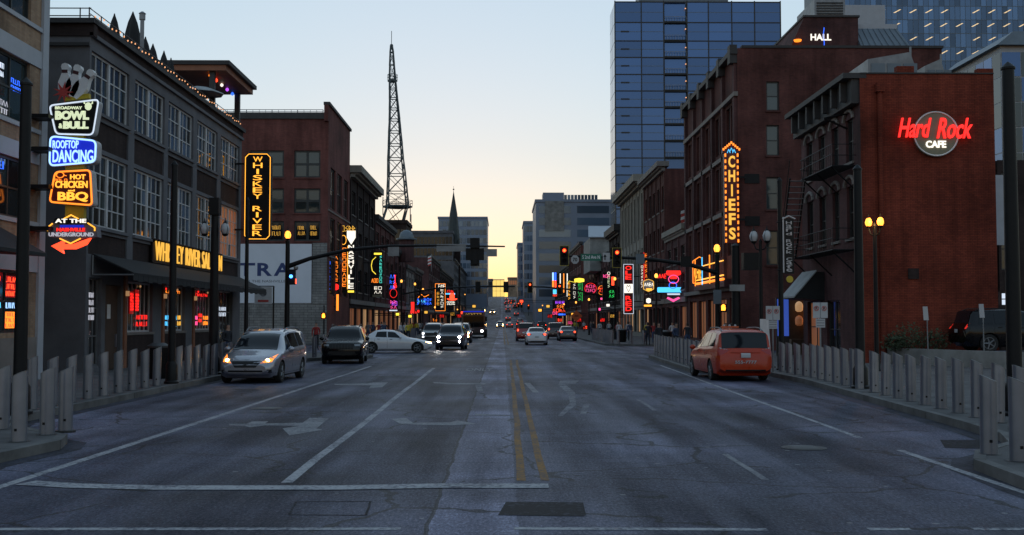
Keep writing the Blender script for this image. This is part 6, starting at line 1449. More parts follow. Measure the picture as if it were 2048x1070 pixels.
# ================================================================== vehicles
def interp(tab, x):
    if x <= tab[0][0]: return tab[0][1]
    for (a, va), (b, vb) in zip(tab, tab[1:]):
        if x <= b:
            t = (x - a) / (b - a); t = t * t * (3 - 2 * t) * .35 + t * .65; return va + (vb - va) * t
    return tab[-1][1]
TYPES = {
 'minivan': dict(L=5.08, W=1.98, H=1.76, top=[(0, .62), (.12, .74), (.5, .90), (1.0, 1.02), (1.2, 1.08), (2.0, 1.56), (2.35, 1.68), (3.0, 1.75), (3.9, 1.76), (4.6, 1.72), (4.8, 1.64), (4.98, 1.08), (5.08, .92)],
      belt=[(0, .56), (.5, .80), (1.2, .98), (2.4, 1.04), (4.4, 1.10), (5.08, 1.02)], wid=[(0, .66), (.12, .80), (.35, .90), (.8, .98), (2.0, 1.0), (4.3, 1.0), (4.8, .96), (5.08, .89)], roofw=[(0, .58), (1.0, .80), (1.25, .80), (2.1, .70), (3.2, .71), (4.6, .74), (4.82, .84), (4.98, .86), (5.08, .82)],
      clear=.19, wr=.345, ax=(.98, 4.02), wind=(1.22, 2.12), back=(4.80, 4.965), side=[(1.62, 2.22, 2.38), (2.46, 2.46, 3.50), (3.6, 3.6, 4.45)], side_end=.2, rails=True),
 'suv': dict(L=4.85, W=1.98, H=1.80, top=[(0, .80), (.06, .96), (.25, 1.04), (.9, 1.12), (1.35, 1.16), (1.95, 1.62), (2.25, 1.74), (3.0, 1.80), (4.1, 1.79), (4.5, 1.74), (4.68, 1.2), (4.8, 1.05), (4.85, .95)],
      belt=[(0, .74), (.3, .96), (1.3, 1.08), (3, 1.12), (4.85, 1.12)], wid=[(0, .80), (.08, .90), (.3, .97), (.9, 1.0), (4.3, 1.0), (4.7, .97), (4.85, .92)], roofw=[(0, .70), (.3, .84), (1.35, .82), (2.0, .72), (4.2, .72), (4.6, .76), (4.85, .82)],
      clear=.24, wr=.38, ax=(.92, 3.88), wind=(1.37, 2.08), back=(4.5, 4.67), side=[(1.68, 2.12, 2.7), (2.78, 2.78, 3.62), (3.7, 3.7, 4.3)], side_end=.1, rails=True),
 'sedan': dict(L=4.85, W=1.85, H=1.46, top=[(0, .60), (.1, .68), (.5, .80), (1.1, .92), (1.45, .97), (2.15, 1.32), (2.45, 1.42), (3.0, 1.46), (3.5, 1.42), (4.15, 1.10), (4.3, 1.05), (4.7, 1.03), (4.8, .92), (4.85, .80)],
      belt=[(0, .54), (.5, .70), (1.4, .88), (3, .93), (4.2, .99), (4.85, .9)], wid=[(0, .66), (.12, .82), (.4, .93), (.9, .99), (2.4, 1.0), (4.0, .99), (4.6, .93), (4.85, .84)], roofw=[(0, .58), (1.2, .80), (1.5, .78), (2.2, .66), (3.4, .64), (4.2, .74), (4.5, .78), (4.85, .74)],
      clear=.17, wr=.33, ax=(.95, 3.78), wind=(1.48, 2.3), back=(3.58, 4.13), side=[(1.9, 2.32, 2.78), (2.85, 2.85, 3.55)], side_end=.12, rails=False),
}
def car_surface(T):
    L_, hw = T['L'], T['W'] / 2
    def ring(s):
        top = interp(T['top'], s); w = hw * interp(T['wid'], s); rw = min(hw * interp(T['roofw'], s), w * .985); belt = min(interp(T['belt'], s), top - .05); zb = T['clear'] + (.10 if s < .3 or s > L_ - .3 else 0) + (.06 if s < .08 or s > L_ - .08 else 0)
        mid = lerp(zb, belt, .62)
        return [(0, zb), (w * .80, zb), (w * .955, zb + .07), (w * .985, lerp(zb, mid, .5)), (w, mid), (w * .985, belt - .05), (w * .955, belt), (lerp(w * .955, rw, .9), lerp(belt, top - .05, .9)), (rw * .93, top - .035 if top - belt > .12 else top - .02), (rw * .6, top - .006), (0, top)]
    return ring
def ring_at(rg, v):
    """point on ring by fractional index v"""
    i = min(int(v), len(rg) - 2); t = v - i; a, b = rg[i], rg[i + 1]; return (lerp(a[0], b[0], t), lerp(a[1], b[1], t))
BODY = {}
def car_body_mesh(kind, mats):
    T = TYPES[kind]; rg = car_surface(T); L_ = T['L']; ss = [0, .03, .08, .15, .25, .35]; s = .5
    while s < L_ - .3: ss.append(s); s += .11
    ss += [L_ - .3, L_ - .22, L_ - .14, L_ - .07, L_ - .02, L_]
    m = MB(); n = 11; rows = []
    for s in ss:
        r = rg(s); y = s - L_ / 2; full = [(x, z) for x, z in r] + [(-x, z) for x, z in r[-2:0:-1]]; rows.append([len(m.v) + i for i in range(len(full))]); m.v.extend(Vector((x, y, z)) for x, z in full)
    k = len(rows[0])
    for a, b in zip(rows, rows[1:]):
        for i in range(k): j = (i + 1) % k; m.f.append((a[i], b[i], b[j], a[j])); m.m.append(0)
    m.f.append(tuple(rows[0])); m.m.append(0); m.f.append(tuple(reversed(rows[-1]))); m.m.append(0)
    me = m.mesh('body', mats)
    bm = bmesh.new(); bm.from_mesh(me); bmesh.ops.recalc_face_normals(bm, faces=bm.faces); bm.to_mesh(me); bm.free()
    # wheel arches cut out of the shell
    c = MB(); hw = T['W'] / 2
    for ax in T['ax']:
        for sd_ in (-1, 1): c.tube((sd_ * (hw - .30), ax - L_ / 2, T['wr']), (sd_ * (hw + .2), ax - L_ / 2, T['wr']), T['wr'] + .065, n=24)
    cm = c.mesh('cut', ['rubber'])
    bm = bmesh.new(); bm.from_mesh(cm); bmesh.ops.recalc_face_normals(bm, faces=bm.faces); bm.to_mesh(cm); bm.free()
    o = bpy.data.objects.new('b', me); q = bpy.data.objects.new('c', cm)
    md = o.modifiers.new('b', 'BOOLEAN'); md.object = q; md.operation = 'DIFFERENCE'; md.solver = 'EXACT'
    try: md.material_mode = 'TRANSFER'
    except Exception: pass
    out = evaluate([o, q])
    out.polygons.foreach_set('use_smooth', [True] * len(out.polygons)); out.set_sharp_from_angle(angle=R(42)); return out
def car(name, label, kind, px, py, mat, face=1, rot=0.0, head='head_white', tail='tail_dim', cat='car', plate=True, detail=True, loc=None, grille='plastic_black', group=None, headlit=True, X=None, roofrack=False):
    """face=1 front towards the camera; px,py = middle of its near wheels' contact line in the photograph"""
    T = TYPES[kind]; L_, hw = T['L'], T['W'] / 2; rg = car_surface(T)
    o = thing(name, label, cat, (0, 0, 0), group)
    key = (kind, mat)
    if key not in BODY: BODY[key] = car_body_mesh(kind, [mat])
    link('body', BODY[key], o)
    def patch(s0, s1, v0, v1, nm, mt, side=0, off=.006, ns=8, nv=4, sl0=0, sl1=0, parent=None):
        """surface patch, s = along, v = around; sl0/sl1 shift the ends at the top"""
        m = MB(); g = []
        for i in range(ns + 1):
            row = []
            for j in range(nv + 1):
                t = j / nv; a = s0 + sl0 * t; b = s1 + sl1 * t; s = lerp(a, b, i / ns); r = rg(s); x, z = ring_at(r, lerp(v0, v1, t)); x2, z2 = ring_at(r, min(9.999, lerp(v0, v1, t) + .05)); nx, nz = (z2 - z), -(x2 - x); l_ = math.hypot(nx, nz) or 1
                row.append(Vector((x + nx / l_ * off, s - L_ / 2, z + nz / l_ * off)))
            g.append(row)
        for i in range(ns):
            for j in range(nv): m.face([g[i][j], g[i + 1][j], g[i + 1][j + 1], g[i][j + 1]])
        if side < 0:
            for v in m.v: v.x = -v.x
            m.f = [f_[::-1] for f_ in m.f]
        ob = m.mesh(nm, mt, True); bm = bmesh.new(); bm.from_mesh(ob); bmesh.ops.remove_doubles(bm, verts=bm.verts, dist=.0005); bm.to_mesh(ob); bm.free()
        return link(nm, ob, parent or o)
    def top_glass(s0, s1, nm, off=.014, edge=.985):
        """glass laid on the shell between its two roof edges"""
        m = MB(); ns, nv = 10, 12; g = []
        for i in range(ns + 1):
            s = lerp(s0, s1, i / ns); r = rg(s); lim = r[8][0] * edge; row = []
            for j in range(nv + 1):
                x = lim * (j / nv * 2 - 1); ax = abs(x); zz = r[10][1]
                for (xa, za), (xb, zb) in ((r[8], r[9]), (r[9], r[10])):
                    if xb <= ax <= xa: zz = lerp(zb, za, (ax - xb) / (xa - xb))
                row.append(Vector((x, s - L_ / 2, zz)))
            g.append(row)
        nrm = (g[5][7] - g[5][6]).cross(g[6][6] - g[5][6]).normalized(); nrm = nrm if nrm.z > 0 else -nrm
        for i in range(ns):
            for j in range(nv): m.face([q + nrm * off for q in (g[i][j], g[i][j + 1], g[i + 1][j + 1], g[i + 1][j])])
        ob = m.mesh(nm, 'car_glass', True); bm = bmesh.new(); bm.from_mesh(ob); bmesh.ops.remove_doubles(bm, verts=bm.verts, dist=.0005); bmesh.ops.recalc_face_normals(bm, faces=bm.faces); bm.to_mesh(ob); bm.free(); return link(nm, ob, o)
    def hwz(s, z):
        r = rg(s); best = -1
        for (xa, za), (xb, zb) in zip(r, r[1:]):
            if min(za, zb) <= z <= max(za, zb): best = max(best, xa if za == zb else lerp(xa, xb, (z - za) / (zb - za)))
        return best
    def end_s(x, z, front):
        rng_ = range(0, 80)
        for i in rng_:
            s = i * .012 if front else L_ - i * .012
            if hwz(s, z) >= abs(x): return s
        return .9 if front else L_ - .9
    def end_patch(quad, nm, mt, front=True, n=8, m_=4, off=.012, parent=None):
        """quad of (x,z): bl, br, tr, tl laid on the nose or tail"""
        m = MB(); g = []
        for j in range(m_ + 1):
            row = []
            for i in range(n + 1):
                a, b = i / n, j / m_; x = lerp(lerp(quad[0][0], quad[1][0], a), lerp(quad[3][0], quad[2][0], a), b); z = lerp(lerp(quad[0][1], quad[1][1], a), lerp(quad[3][1], quad[2][1], a), b)
                s = end_s(x, z, front); row.append(Vector((x, s - L_ / 2 + (-off if front else off), z)))
            g.append(row)
        for j in range(m_):
            for i in range(n):
                q = [g[j][i], g[j][i + 1], g[j + 1][i + 1], g[j + 1][i]]; m.face(q if front else q[::-1])
        ob = m.mesh(nm, mt, True); bm = bmesh.new(); bm.from_mesh(ob); bmesh.ops.remove_doubles(bm, verts=bm.verts, dist=.0005); bm.to_mesh(ob); bm.free(); return link(nm, ob, parent or o)
    top_glass(*T['wind'], 'windshield'); top_glass(*T['back'], 'rear_window')
    ns_ = len(T['side'])
    for i, (a0, a1, b) in enumerate(T['side']):
        last = i == ns_ - 1
        for sd_ in (1, -1): patch(a0, b, 6.12, 6.94, 'side_window', 'car_glass', sd_, .008, 6, 3, a1 - a0, -T['side_end'] if last else 0)
    if detail:
        for sd_ in (1, -1):
            for i, (a0, a1, b) in enumerate(T['side'][:2]): patch(b - .28, b - .12, 4.85, 4.97, 'door_handle', 'plastic_black' if mat != 'p_silver' else 'grey_metal', sd_, .02, 2, 1)
            for i, (a0, a1, b) in enumerate(T['side'][:2]): patch(b + .035, b + .047, 2.4, 5.9, 'door_seam', 'plastic_black', sd_, .004, 1, 6)
            patch(T['ax'][0] + .45, T['ax'][1] - .45, 1.5, 2.3, 'sill_trim', 'plastic_black', sd_, .008, 6, 1)
    # wheels
    for ax in T['ax']:
        for sd_ in (-1, 1):
            c = Vector((sd_ * (hw - .13), ax - L_ / 2, T['wr'])); r = T['wr']; A = (sd_, 0, 0)
            wh = MB().lathe(c, [(r * .62, -.10), (r * .93, -.11), (r, -.08), (r, .08), (r * .93, .11), (r * .66, .105), (r * .64, .06)], 24, A).build('wheel', 'rubber', o, True)
            rm = MB(); rm.lathe(c, [(r * .64, .03), (r * .66, .10), (r * .62, .102), (r * .58, .05), (r * .1, .04)], 20, A)
            rm.build('rim', 'grey_metal', wh, True); sp = MB()
            for k in range(5):
                a = 2 * math.pi * k / 5; d = Vector((0, math.cos(a), math.sin(a))); sp.tube(c + Vector((sd_ * .085, 0, 0)), c + d * r * .6 + Vector((sd_ * .09, 0, 0)), .035, .028, 5)
            sp.lathe(c, [(.06, .07), (.05, .105)], 10, A); sp.build('spoke', 'galv', wh)
    # mirrors
    for sd_ in (-1, 1):
        s = T['side'][0][0] + .12; r = rg(s); x, z = r[6]; p = Vector((sd_ * (x + .02), s - L_ / 2, z + .07)); m = MB().lathe(p + Vector((sd_ * .02, 0, 0)), [(.04, 0), (.09, .05), (.085, .14), (.03, .2)], 10, (sd_, 0, 0))
        for v in m.v: v.y = p.y + (v.y - p.y) * .7
        mr = m.build('mirror', mat if mat != 'p_black' else 'p_black', o, True)
    w = hw
    if kind == 'minivan':
        for sd_ in (-1, 1):
            q = [(sd_ * w * .47, .67), (sd_ * w * .80, .70), (sd_ * w * .86, .94), (sd_ * w * .66, .80)]
            if sd_ < 0: q = [q[1], q[0], q[3], q[2]]
            hl = end_patch(q, 'headlight', 'n_orange' if headlit and head == 'head_warm' else 'galv'); c0 = sd_ * w * .66; s = end_s(c0, .75, True)
            if headlit: MB().lathe((c0, s - L_ / 2 - .015, .75), [(.06, 0), (.05, .02), (.02, .03)], 12, (0, -1, 0)).build('bulb_lens', head, hl, True)
            end_patch([(sd_ * w * .68, .36), (sd_ * w * .82, .36), (sd_ * w * .82, .46), (sd_ * w * .70, .46)][::1 if sd_ > 0 else -1], 'fog_recess', 'plastic_black')
            q = [(sd_ * w * .74, .92), (sd_ * w * .93, .86), (sd_ * w * .90, 1.10), (sd_ * w * .52, 1.05)]
            if sd_ < 0: q = [q[1], q[0], q[3], q[2]]
            tl = end_patch(q, 'taillight', tail, False); q2 = [(sd_ * w * .60, 1.055), (sd_ * w * .88, 1.10), (sd_ * w * .86, 1.14), (sd_ * w * .60, 1.09)]
            if sd_ < 0: q2 = [q2[1], q2[0], q2[3], q2[2]]
            end_patch(q2, 'reverse_lens', 'sign_white', False, parent=tl)
        end_patch([(-w * .34, .53), (w * .34, .53), (w * .50, .725), (-w * .50, .725)], 'grille', grille); end_patch([(-w * .46, .73), (w * .46, .73), (w * .46, .75), (-w * .46, .75)], 'grille_bar', 'galv', off=.02); end_patch([(-w * .6, .32), (w * .6, .32), (w * .55, .44), (-w * .55, .44)], 'lower_intake', 'plastic_black')
        end_patch([(-.08, .73), (.08, .73), (.08, .79), (-.08, .79)], 'badge', 'galv')
        if plate: end_patch([(-.16, .80), (.16, .80), (.16, .95), (-.16, .95)], 'licence_plate', 'sign_white', False, off=.03); end_patch([(-.5, .97), (.5, .97), (.5, 1.0), (-.5, 1.0)], 'tailgate_bar', mat, False, off=.04); end_patch([(-w * .9, .34), (w * .9, .34), (w * .9, .40), (-w * .9, .40)], 'bumper_strip', 'plastic_black', False)
    if kind == 'suv':
        for sd_ in (-1, 1):
            q = [(sd_ * w * .60, .84), (sd_ * w * .84, .84), (sd_ * w * .84, .93), (sd_ * w * .58, .93)]
            if sd_ < 0: q = [q[1], q[0], q[3], q[2]]
            hl = end_patch(q, 'headlight', 'galv'); c0 = sd_ * w * .72; s = end_s(c0, .88, True)
            if headlit: MB().lathe((c0, s - L_ / 2 - .01, .885), [(.085, 0), (.07, .03), (.02, .035)], 12, (0, -1, 0)).build('bulb_lens', head, hl, True); s = end_s(c0, .6, True); MB().lathe((c0, s - L_ / 2 - .01, .60), [(.06, 0), (.04, .03)], 10, (0, -1, 0)).build('fog_lens', head, hl, True)
            q = [(sd_ * w * .74, .98), (sd_ * w * .90, .98), (sd_ * w * .86, 1.2), (sd_ * w * .72, 1.2)]
            if sd_ < 0: q = [q[1], q[0], q[3], q[2]]
            end_patch(q, 'taillight', tail, False)
        end_patch([(-w * .54, .70), (w * .54, .70), (w * .56, .93), (-w * .56, .93)], 'grille', grille); end_patch([(-w * .7, .42), (w * .7, .42), (w * .6, .60), (-w * .6, .60)], 'lower_intake', 'plastic_black'); [end_patch([(x_ - .012, .72), (x_ + .012, .72), (x_ + .012, .91), (x_ - .012, .91)], 'grille_slat', 'dark_metal', off=.03, n=1, m_=2) for x_ in (-.42, -.28, -.14, 0, .14, .28, .42)]; end_patch([(-w * .57, .93), (w * .57, .93), (w * .57, .955), (-w * .57, .955)], 'grille_bar', 'dark_metal', off=.02)
        if plate: end_patch([(-.16, .82), (.16, .82), (.16, .96), (-.16, .96)], 'licence_plate', 'sign_white', False, off=.03)
    if kind == 'sedan':
        for sd_ in (-1, 1):
            q = [(sd_ * w * .56, .60), (sd_ * w * .82, .63), (sd_ * w * .82, .70), (sd_ * w * .56, .66)]
            if sd_ < 0: q = [q[1], q[0], q[3], q[2]]
            hl = end_patch(q, 'headlight', head if headlit else 'car_glass')
            q = [(sd_ * w * .46, .84), (sd_ * w * .82, .82), (sd_ * w * .80, .96), (sd_ * w * .5, .93)]
            if sd_ < 0: q = [q[1], q[0], q[3], q[2]]
            tl = end_patch(q, 'taillight', 'taillens', False); c0 = sd_ * w * .70; s = end_s(c0, .89, False)
            if tail == 'tail_on': MB().lathe((c0, s - L_ / 2 + .012, .89), [(.10, 0), (.08, .025)], 10, (0, 1, 0)).build('lamp_lens', 'tail_on', tl, True)
        end_patch([(-w * .4, .46), (w * .4, .46), (w * .5, .62), (-w * .5, .62)], 'grille', grille); end_patch([(-w * .6, .28), (w * .6, .28), (w * .62, .40), (-w * .62, .40)], 'lower_intake', 'plastic_black')
        if plate: end_patch([(-.16, .62), (.16, .62), (.16, .74), (-.16, .74)], 'licence_plate', 'sign_white', False, off=.03); end_patch([(-w * .75, .26), (w * .75, .26), (w * .7, .36), (-w * .7, .36)], 'diffuser', 'plastic_black', False)
    if T['rails'] and detail:
        for sd_ in (-1, 1):
            m = MB(); pts = []
            for i in range(9): s = lerp(2.5, T['back'][0] - .15, i / 8); r = rg(s); pts.append(Vector((sd_ * r[8][0], s - L_ / 2, r[8][1] + (.07 if 0 < i < 8 else .0))))
            m.path(pts, .022, 6).build('roof_rail', 'galv' if mat != 'p_black' else 'plastic_black', o)
    MB().box((-hw * .75, -L_ * .42, T['clear'] - .02), (hw * .75, L_ * .42, T['clear'] + .12)).build('underbody', 'rubber', o)
    # place: front/rear wheel line at the photographed contact point
    if loc is None:
        p = gnd(px, py) if py > 648 else None
        axn = (T['ax'][0] if face > 0 else T['ax'][1]) - L_ / 2; base = 0 if face > 0 else math.pi
        a = base + rot; off = Matrix.Rotation(a, 3, 'Z') @ Vector((0, axn, 0)); o.location = Vector((p.x, p.y, 0)) - off; o.rotation_euler = (0, 0, a)
    else: o.location = loc; o.rotation_euler = (0, 0, rot)
    return o
V1 = car('minivan', 'silver minivan with warm headlights on, parked by the saloon bollards', 'minivan', 506, 765, 'p_silver', 1, R(-2), head='head_warm', cat='minivan')
car('parked_suv', 'black SUV with dark grille parked facing the camera by the corner kerb', 'suv', 686, 727, 'p_black', 1, R(4), headlit=False, cat='car')
SED = car('sedan', 'white sedan turning out of the side street, seen from its side', 'sedan', 0, 0, 'p_white', loc=(-6.85, 69.2, 0), rot=R(97), head='head_warm')
car('suv', 'dark navy SUV with bright white and violet headlights', 'suv', 900, 700, 'p_navy', 1, R(-2), head='head_violet')
car('crossover', 'grey crossover with one headlight showing behind the navy SUV', 'suv', 864, 687, 'p_grey', 1, 0, head='head_white')
car('suv', 'dark red car half hidden behind the navy SUV, lights on', 'suv', 921, 686, 'p_brown', 1, 0, head='head_warm')
car('sedan', 'white sedan seen from behind in the departing lane', 'sedan', 1073, 690, 'p_white', -1, 0, tail='tail_on')
car('sedan', 'dark sedan with glowing tail lights seen from behind', 'sedan', 1135, 682, 'p_navy', -1, 0, tail='tail_on')
car('suv', 'red car with white top light left of the white sedan', 'suv', 1052, 682, 'p_red', -1, 0, tail='tail_on')
car('suv', 'dark maroon SUV between the white and the dark sedan', 'suv', 1112, 678, 'p_brown', -1, 0, tail='tail_on')
TX = car('taxi_van', 'orange taxi minivan seen from behind at the kerb', 'minivan', 1476, 760, 'p_orange', -1, R(2), tail='taillens', headlit=False, cat='taxi')
bpy.context.view_layer.update()
def on_tail(o, s, mat, x0, z0, x1, z1, y):
    fr_ = Fr((0, y, 0), (-1, 0, 0), (0, 0, 1), (0, 1, 0)); t = text(s, mat, None, fr_, x0, z0, x1, z1, .0, .008, .02); t.parent = o; t.matrix_parent_inverse = Matrix.Identity(4); return t
on_tail(TX, '555-7777', 'sign_white', -.36, .60, .36, .70, 2.56)
rb = MB().box((-.3, -.12, 1.76), (.3, .12, 1.81)).build('roof_sign', 'orange_sign', None); rb.parent = TX; rb.location = (0, .35, .02)
for i in range(3): q = MB().lathe((-.2 + i * .2, .0, 1.80), [(.04, 0), (.045, .04), (.02, .07)], 8).build('roof_lamp', 'sign_white', rb)
car('parked_suv', 'dark SUV parked sideways on the raised car park beside the cafe', 'suv', 0, 0, 'p_black', loc=(21.7, 46.6, .7), rot=R(90), headlit=False)
# distant cars on the hill
FC = [(1083, 660, 'suv', 'p_black', -1, 'p', 'black car beyond the maroon SUV'), (1000, 652, 'suv', 'p_white', 1, 'h', 'white vehicle with dark nose at the foot of the hill'), (1019, 654, 'sedan', 'p_red', -1, 't', 'small red car with brake lights at the foot of the hill'), (1040, 657, 'suv', 'p_black', -1, 't', 'small dark car queueing right of the centre line')]
for px, py, k, mt, fc, l, lb in FC:
    p = gnd(px, max(py, 652)); Y = min(p.y, 286); c = at(px, py, Y); car('distant_car', lb, k, 0, 0, mt, loc=(c.x, Y, 0), rot=0 if fc > 0 else math.pi, tail='tail_on', detail=False, head='head_warm')
for px, py, Y, k, mt, fc, lb in ((985, 627, 415, 'suv', 'p_white', 1, 'white van with lights on climbing down the hill'), (966, 624, 430, 'suv', 'p_navy', 1, 'blue grey car with lights coming down the hill'), (1016, 617, 470, 'suv', 'p_white', -1, 'pale truck going up the hill'), (1021, 607, 540, 'suv', 'p_red', -1, 'topmost red lit car near the crest'), (1031, 613, 500, 'sedan', 'p_red', -1, 'red lit car right of the pale truck'), (1014, 609, 530, 'sedan', 'p_black', -1, 'dark car just left of the topmost red one')):
    c = at(px, py, Y); car('distant_car', lb, k, 0, 0, mt, loc=(c.x, Y, zg(Y)), rot=0 if fc > 0 else math.pi, tail='tail_on', detail=False, head='head_warm')
rnd = random.Random(11)
for i in range(9):
    Y = 300 + i * 34; ln = (2.0, 5.2)[i % 2]; car('distant_car', f'{ORD[i]} small red lit car in the queue climbing the hill, {"kerb" if i % 2 else "inner"} lane', rnd.choice(['suv', 'sedan']), 0, 0, rnd.choice(['p_black', 'p_red', 'p_white', 'p_navy']), loc=(ln + rnd.uniform(-.2, .2), Y, zg(Y)), rot=math.pi, tail='tail_on', detail=False, headlit=False)
# city bus
BU = thing('city_bus', 'dark city bus with amber destination display facing the camera', 'bus', (0, 0, 0)); c = gnd(947, 676); bx, by = c.x, c.y
f = Fr((bx - 1.3, by, 0)); m = MB(); m.prism(Fr((bx - 1.3, by, 0)), [(.05, .35), (2.55, .35), (2.6, 1.0), (2.58, 2.9), (2.4, 3.1), (.2, 3.1), (.02, 2.9), (0, 1.0)], -12, 0); m.build('body', 'p_bus', BU)
MB().prism(f, [(.12, 1.25), (2.48, 1.25), (2.46, 2.5), (.14, 2.5)], .0, .03).build('windshield', 'car_glass', BU); MB().fbox(f, .25, 2.35, 2.58, 2.88, .0, .04).build('destination_display', 'sign_black', BU)
neon_panel(BU, f, .4, 2.62, 2.2, 2.85, .045, 'bus_amber', 1, 3, 'display_text'); MB().fbox(f, .1, 2.5, 2.95, 3.08, .0, .05).build('roof_band', 'n_deepblue', BU)
for u in (.35, 2.25): MB().lathe(f.p(u, .8, .0), [(.14, 0), (.12, .04)], 12, (0, -1, 0)).build('headlight', 'head_white', BU)
for u in (-.15, 2.75): MB().fbox(f, u - .1, u + .1, 1.9, 2.4, .1, .2).build('mirror', 'plastic_black', BU)
MB().fbox(f, .05, 2.55, .35, .62, .0, .12).build('bumper', 'plastic_black', BU); MB().fbox(f, 1.28, 1.32, 1.25, 2.5, .03, .045).build('wiper_bar', 'plastic_black', BU)
for yy in (2.6, 8.6):
    for u in (.02, 2.58): MB().lathe(Vector((bx - 1.3 + u, by + yy, .48)), [(.48, -.15), (.48, .15)], 20, (1, 0, 0)).build('wheel', 'rubber', BU)
for i in range(6):
    for sd_ in (0, 1): u = 2.61 if sd_ else -.04; MB().box((bx - 1.3 + u, by + .6 + i * 1.85, 1.4), (bx - 1.3 + u + .03, by + 2.2 + i * 1.85, 2.5)).build('side_window', 'car_glass', BU)
bk = MB().box((bx - .8, by + 1, 3.1), (bx + .8, by + 5, 3.35)).build('roof_pod', 'grey_metal', BU)

# ================================================================== people
def person_mesh(pose, shirt, legs, hair='hair'):
    J = {'pel': (0, 0, .95, .15, .11), 'bel': (0, 0, 1.12, .14, .10), 'che': (0, 0, 1.32, .17, .115), 'nek': (0, 0, 1.47, .062, .062), 'hd0': (0, -.01, 1.57, .085, .095), 'hd1': (0, -.01, 1.68, .088, .10), 'hd2': (0, 0, 1.74, .05, .055)}
    E = [('pel', 'bel'), ('bel', 'che'), ('che', 'nek'), ('nek', 'hd0'), ('hd0', 'hd1'), ('hd1', 'hd2')]
    st = pose.get('stride', .0)
    for s, k in ((-1, 'l'), (1, 'r')):
        d = st * s
        J['hip' + k] = (s * .10, 0, .90, .095, .095); J['kne' + k] = (s * .11, -.5 * d - .02, .50, .065, .065); J['ank' + k] = (s * .11, -d + .04 * abs(st), .09, .045, .045); J['toe' + k] = (s * .12, -d - .17, .035, .04, .032)
        sh = pose.get('arm' + k, (0, 0)); J['sho' + k] = (s * .19, 0, 1.40, .062, .062); J['elb' + k] = (s * (.25), .04 + d * .3, 1.12, .046, .046); J['wri' + k] = (s * .24 + sh[0], .02 + d * .55 - sh[1], .90 + sh[1] * .7, .035, .035); J['han' + k] = (s * .235 + sh[0] * 1.1, -.02 + d * .6 - sh[1] * 1.3, .80 + sh[1] * .9, .03, .038)
        E += [('pel', 'hip' + k), ('hip' + k, 'kne' + k), ('kne' + k, 'ank' + k), ('ank' + k, 'toe' + k), ('che', 'sho' + k), ('sho' + k, 'elb' + k), ('elb' + k, 'wri' + k), ('wri' + k, 'han' + k)]
    ks = list(J); me = bpy.data.meshes.new('body'); me.from_pydata([J[k][:3] for k in ks], [(ks.index(a), ks.index(b)) for a, b in E], [])
    o = bpy.data.objects.new('tmp', me); md = o.modifiers.new('s', 'SKIN'); sv = me.skin_vertices[0].data
    for i, k in enumerate(ks): sv[i].radius = J[k][3:5]; sv[i].use_root = (k == 'pel')
    su = o.modifiers.new('u', 'SUBSURF'); su.levels = 1; su.render_levels = 1
    out = evaluate([o])
    for m in ('skin', shirt, legs, hair, 'rubber'): out.materials.append(MAT(m))
    for p in out.polygons:
        c = p.center; z = c.z; arm = abs(c.x) > .205 and z < 1.02
        p.material_index = 4 if z < .09 else 2 if (z < .98 and not arm) else 0 if arm and z < .92 else 1 if z < 1.47 else (3 if (z > 1.68 or (c.y > .01 and z > 1.54)) else 0)
        p.use_smooth = True
    return out
PO = [dict(stride=.24), dict(stride=.0, arml=(.1, .2)), dict(stride=-.2), dict(stride=.05, armr=(-.08, .22))]
PM_ = {}
def person(px, py, Y, pose, shirt, legs, rot, label, X=None, s=1.0):
    key = (pose, shirt, legs)
    if key not in PM_: PM_[key] = person_mesh(PO[pose], shirt, legs)
    c = at(px, py, Y); o = tag(link('person', PM_[key], None, (c.x, Y, zg(Y) + .15 + .0)), label, 'person', 'pedestrians on the pavements'); o.rotation_euler = (0, 0, rot); o.scale = (s, s, s); return o
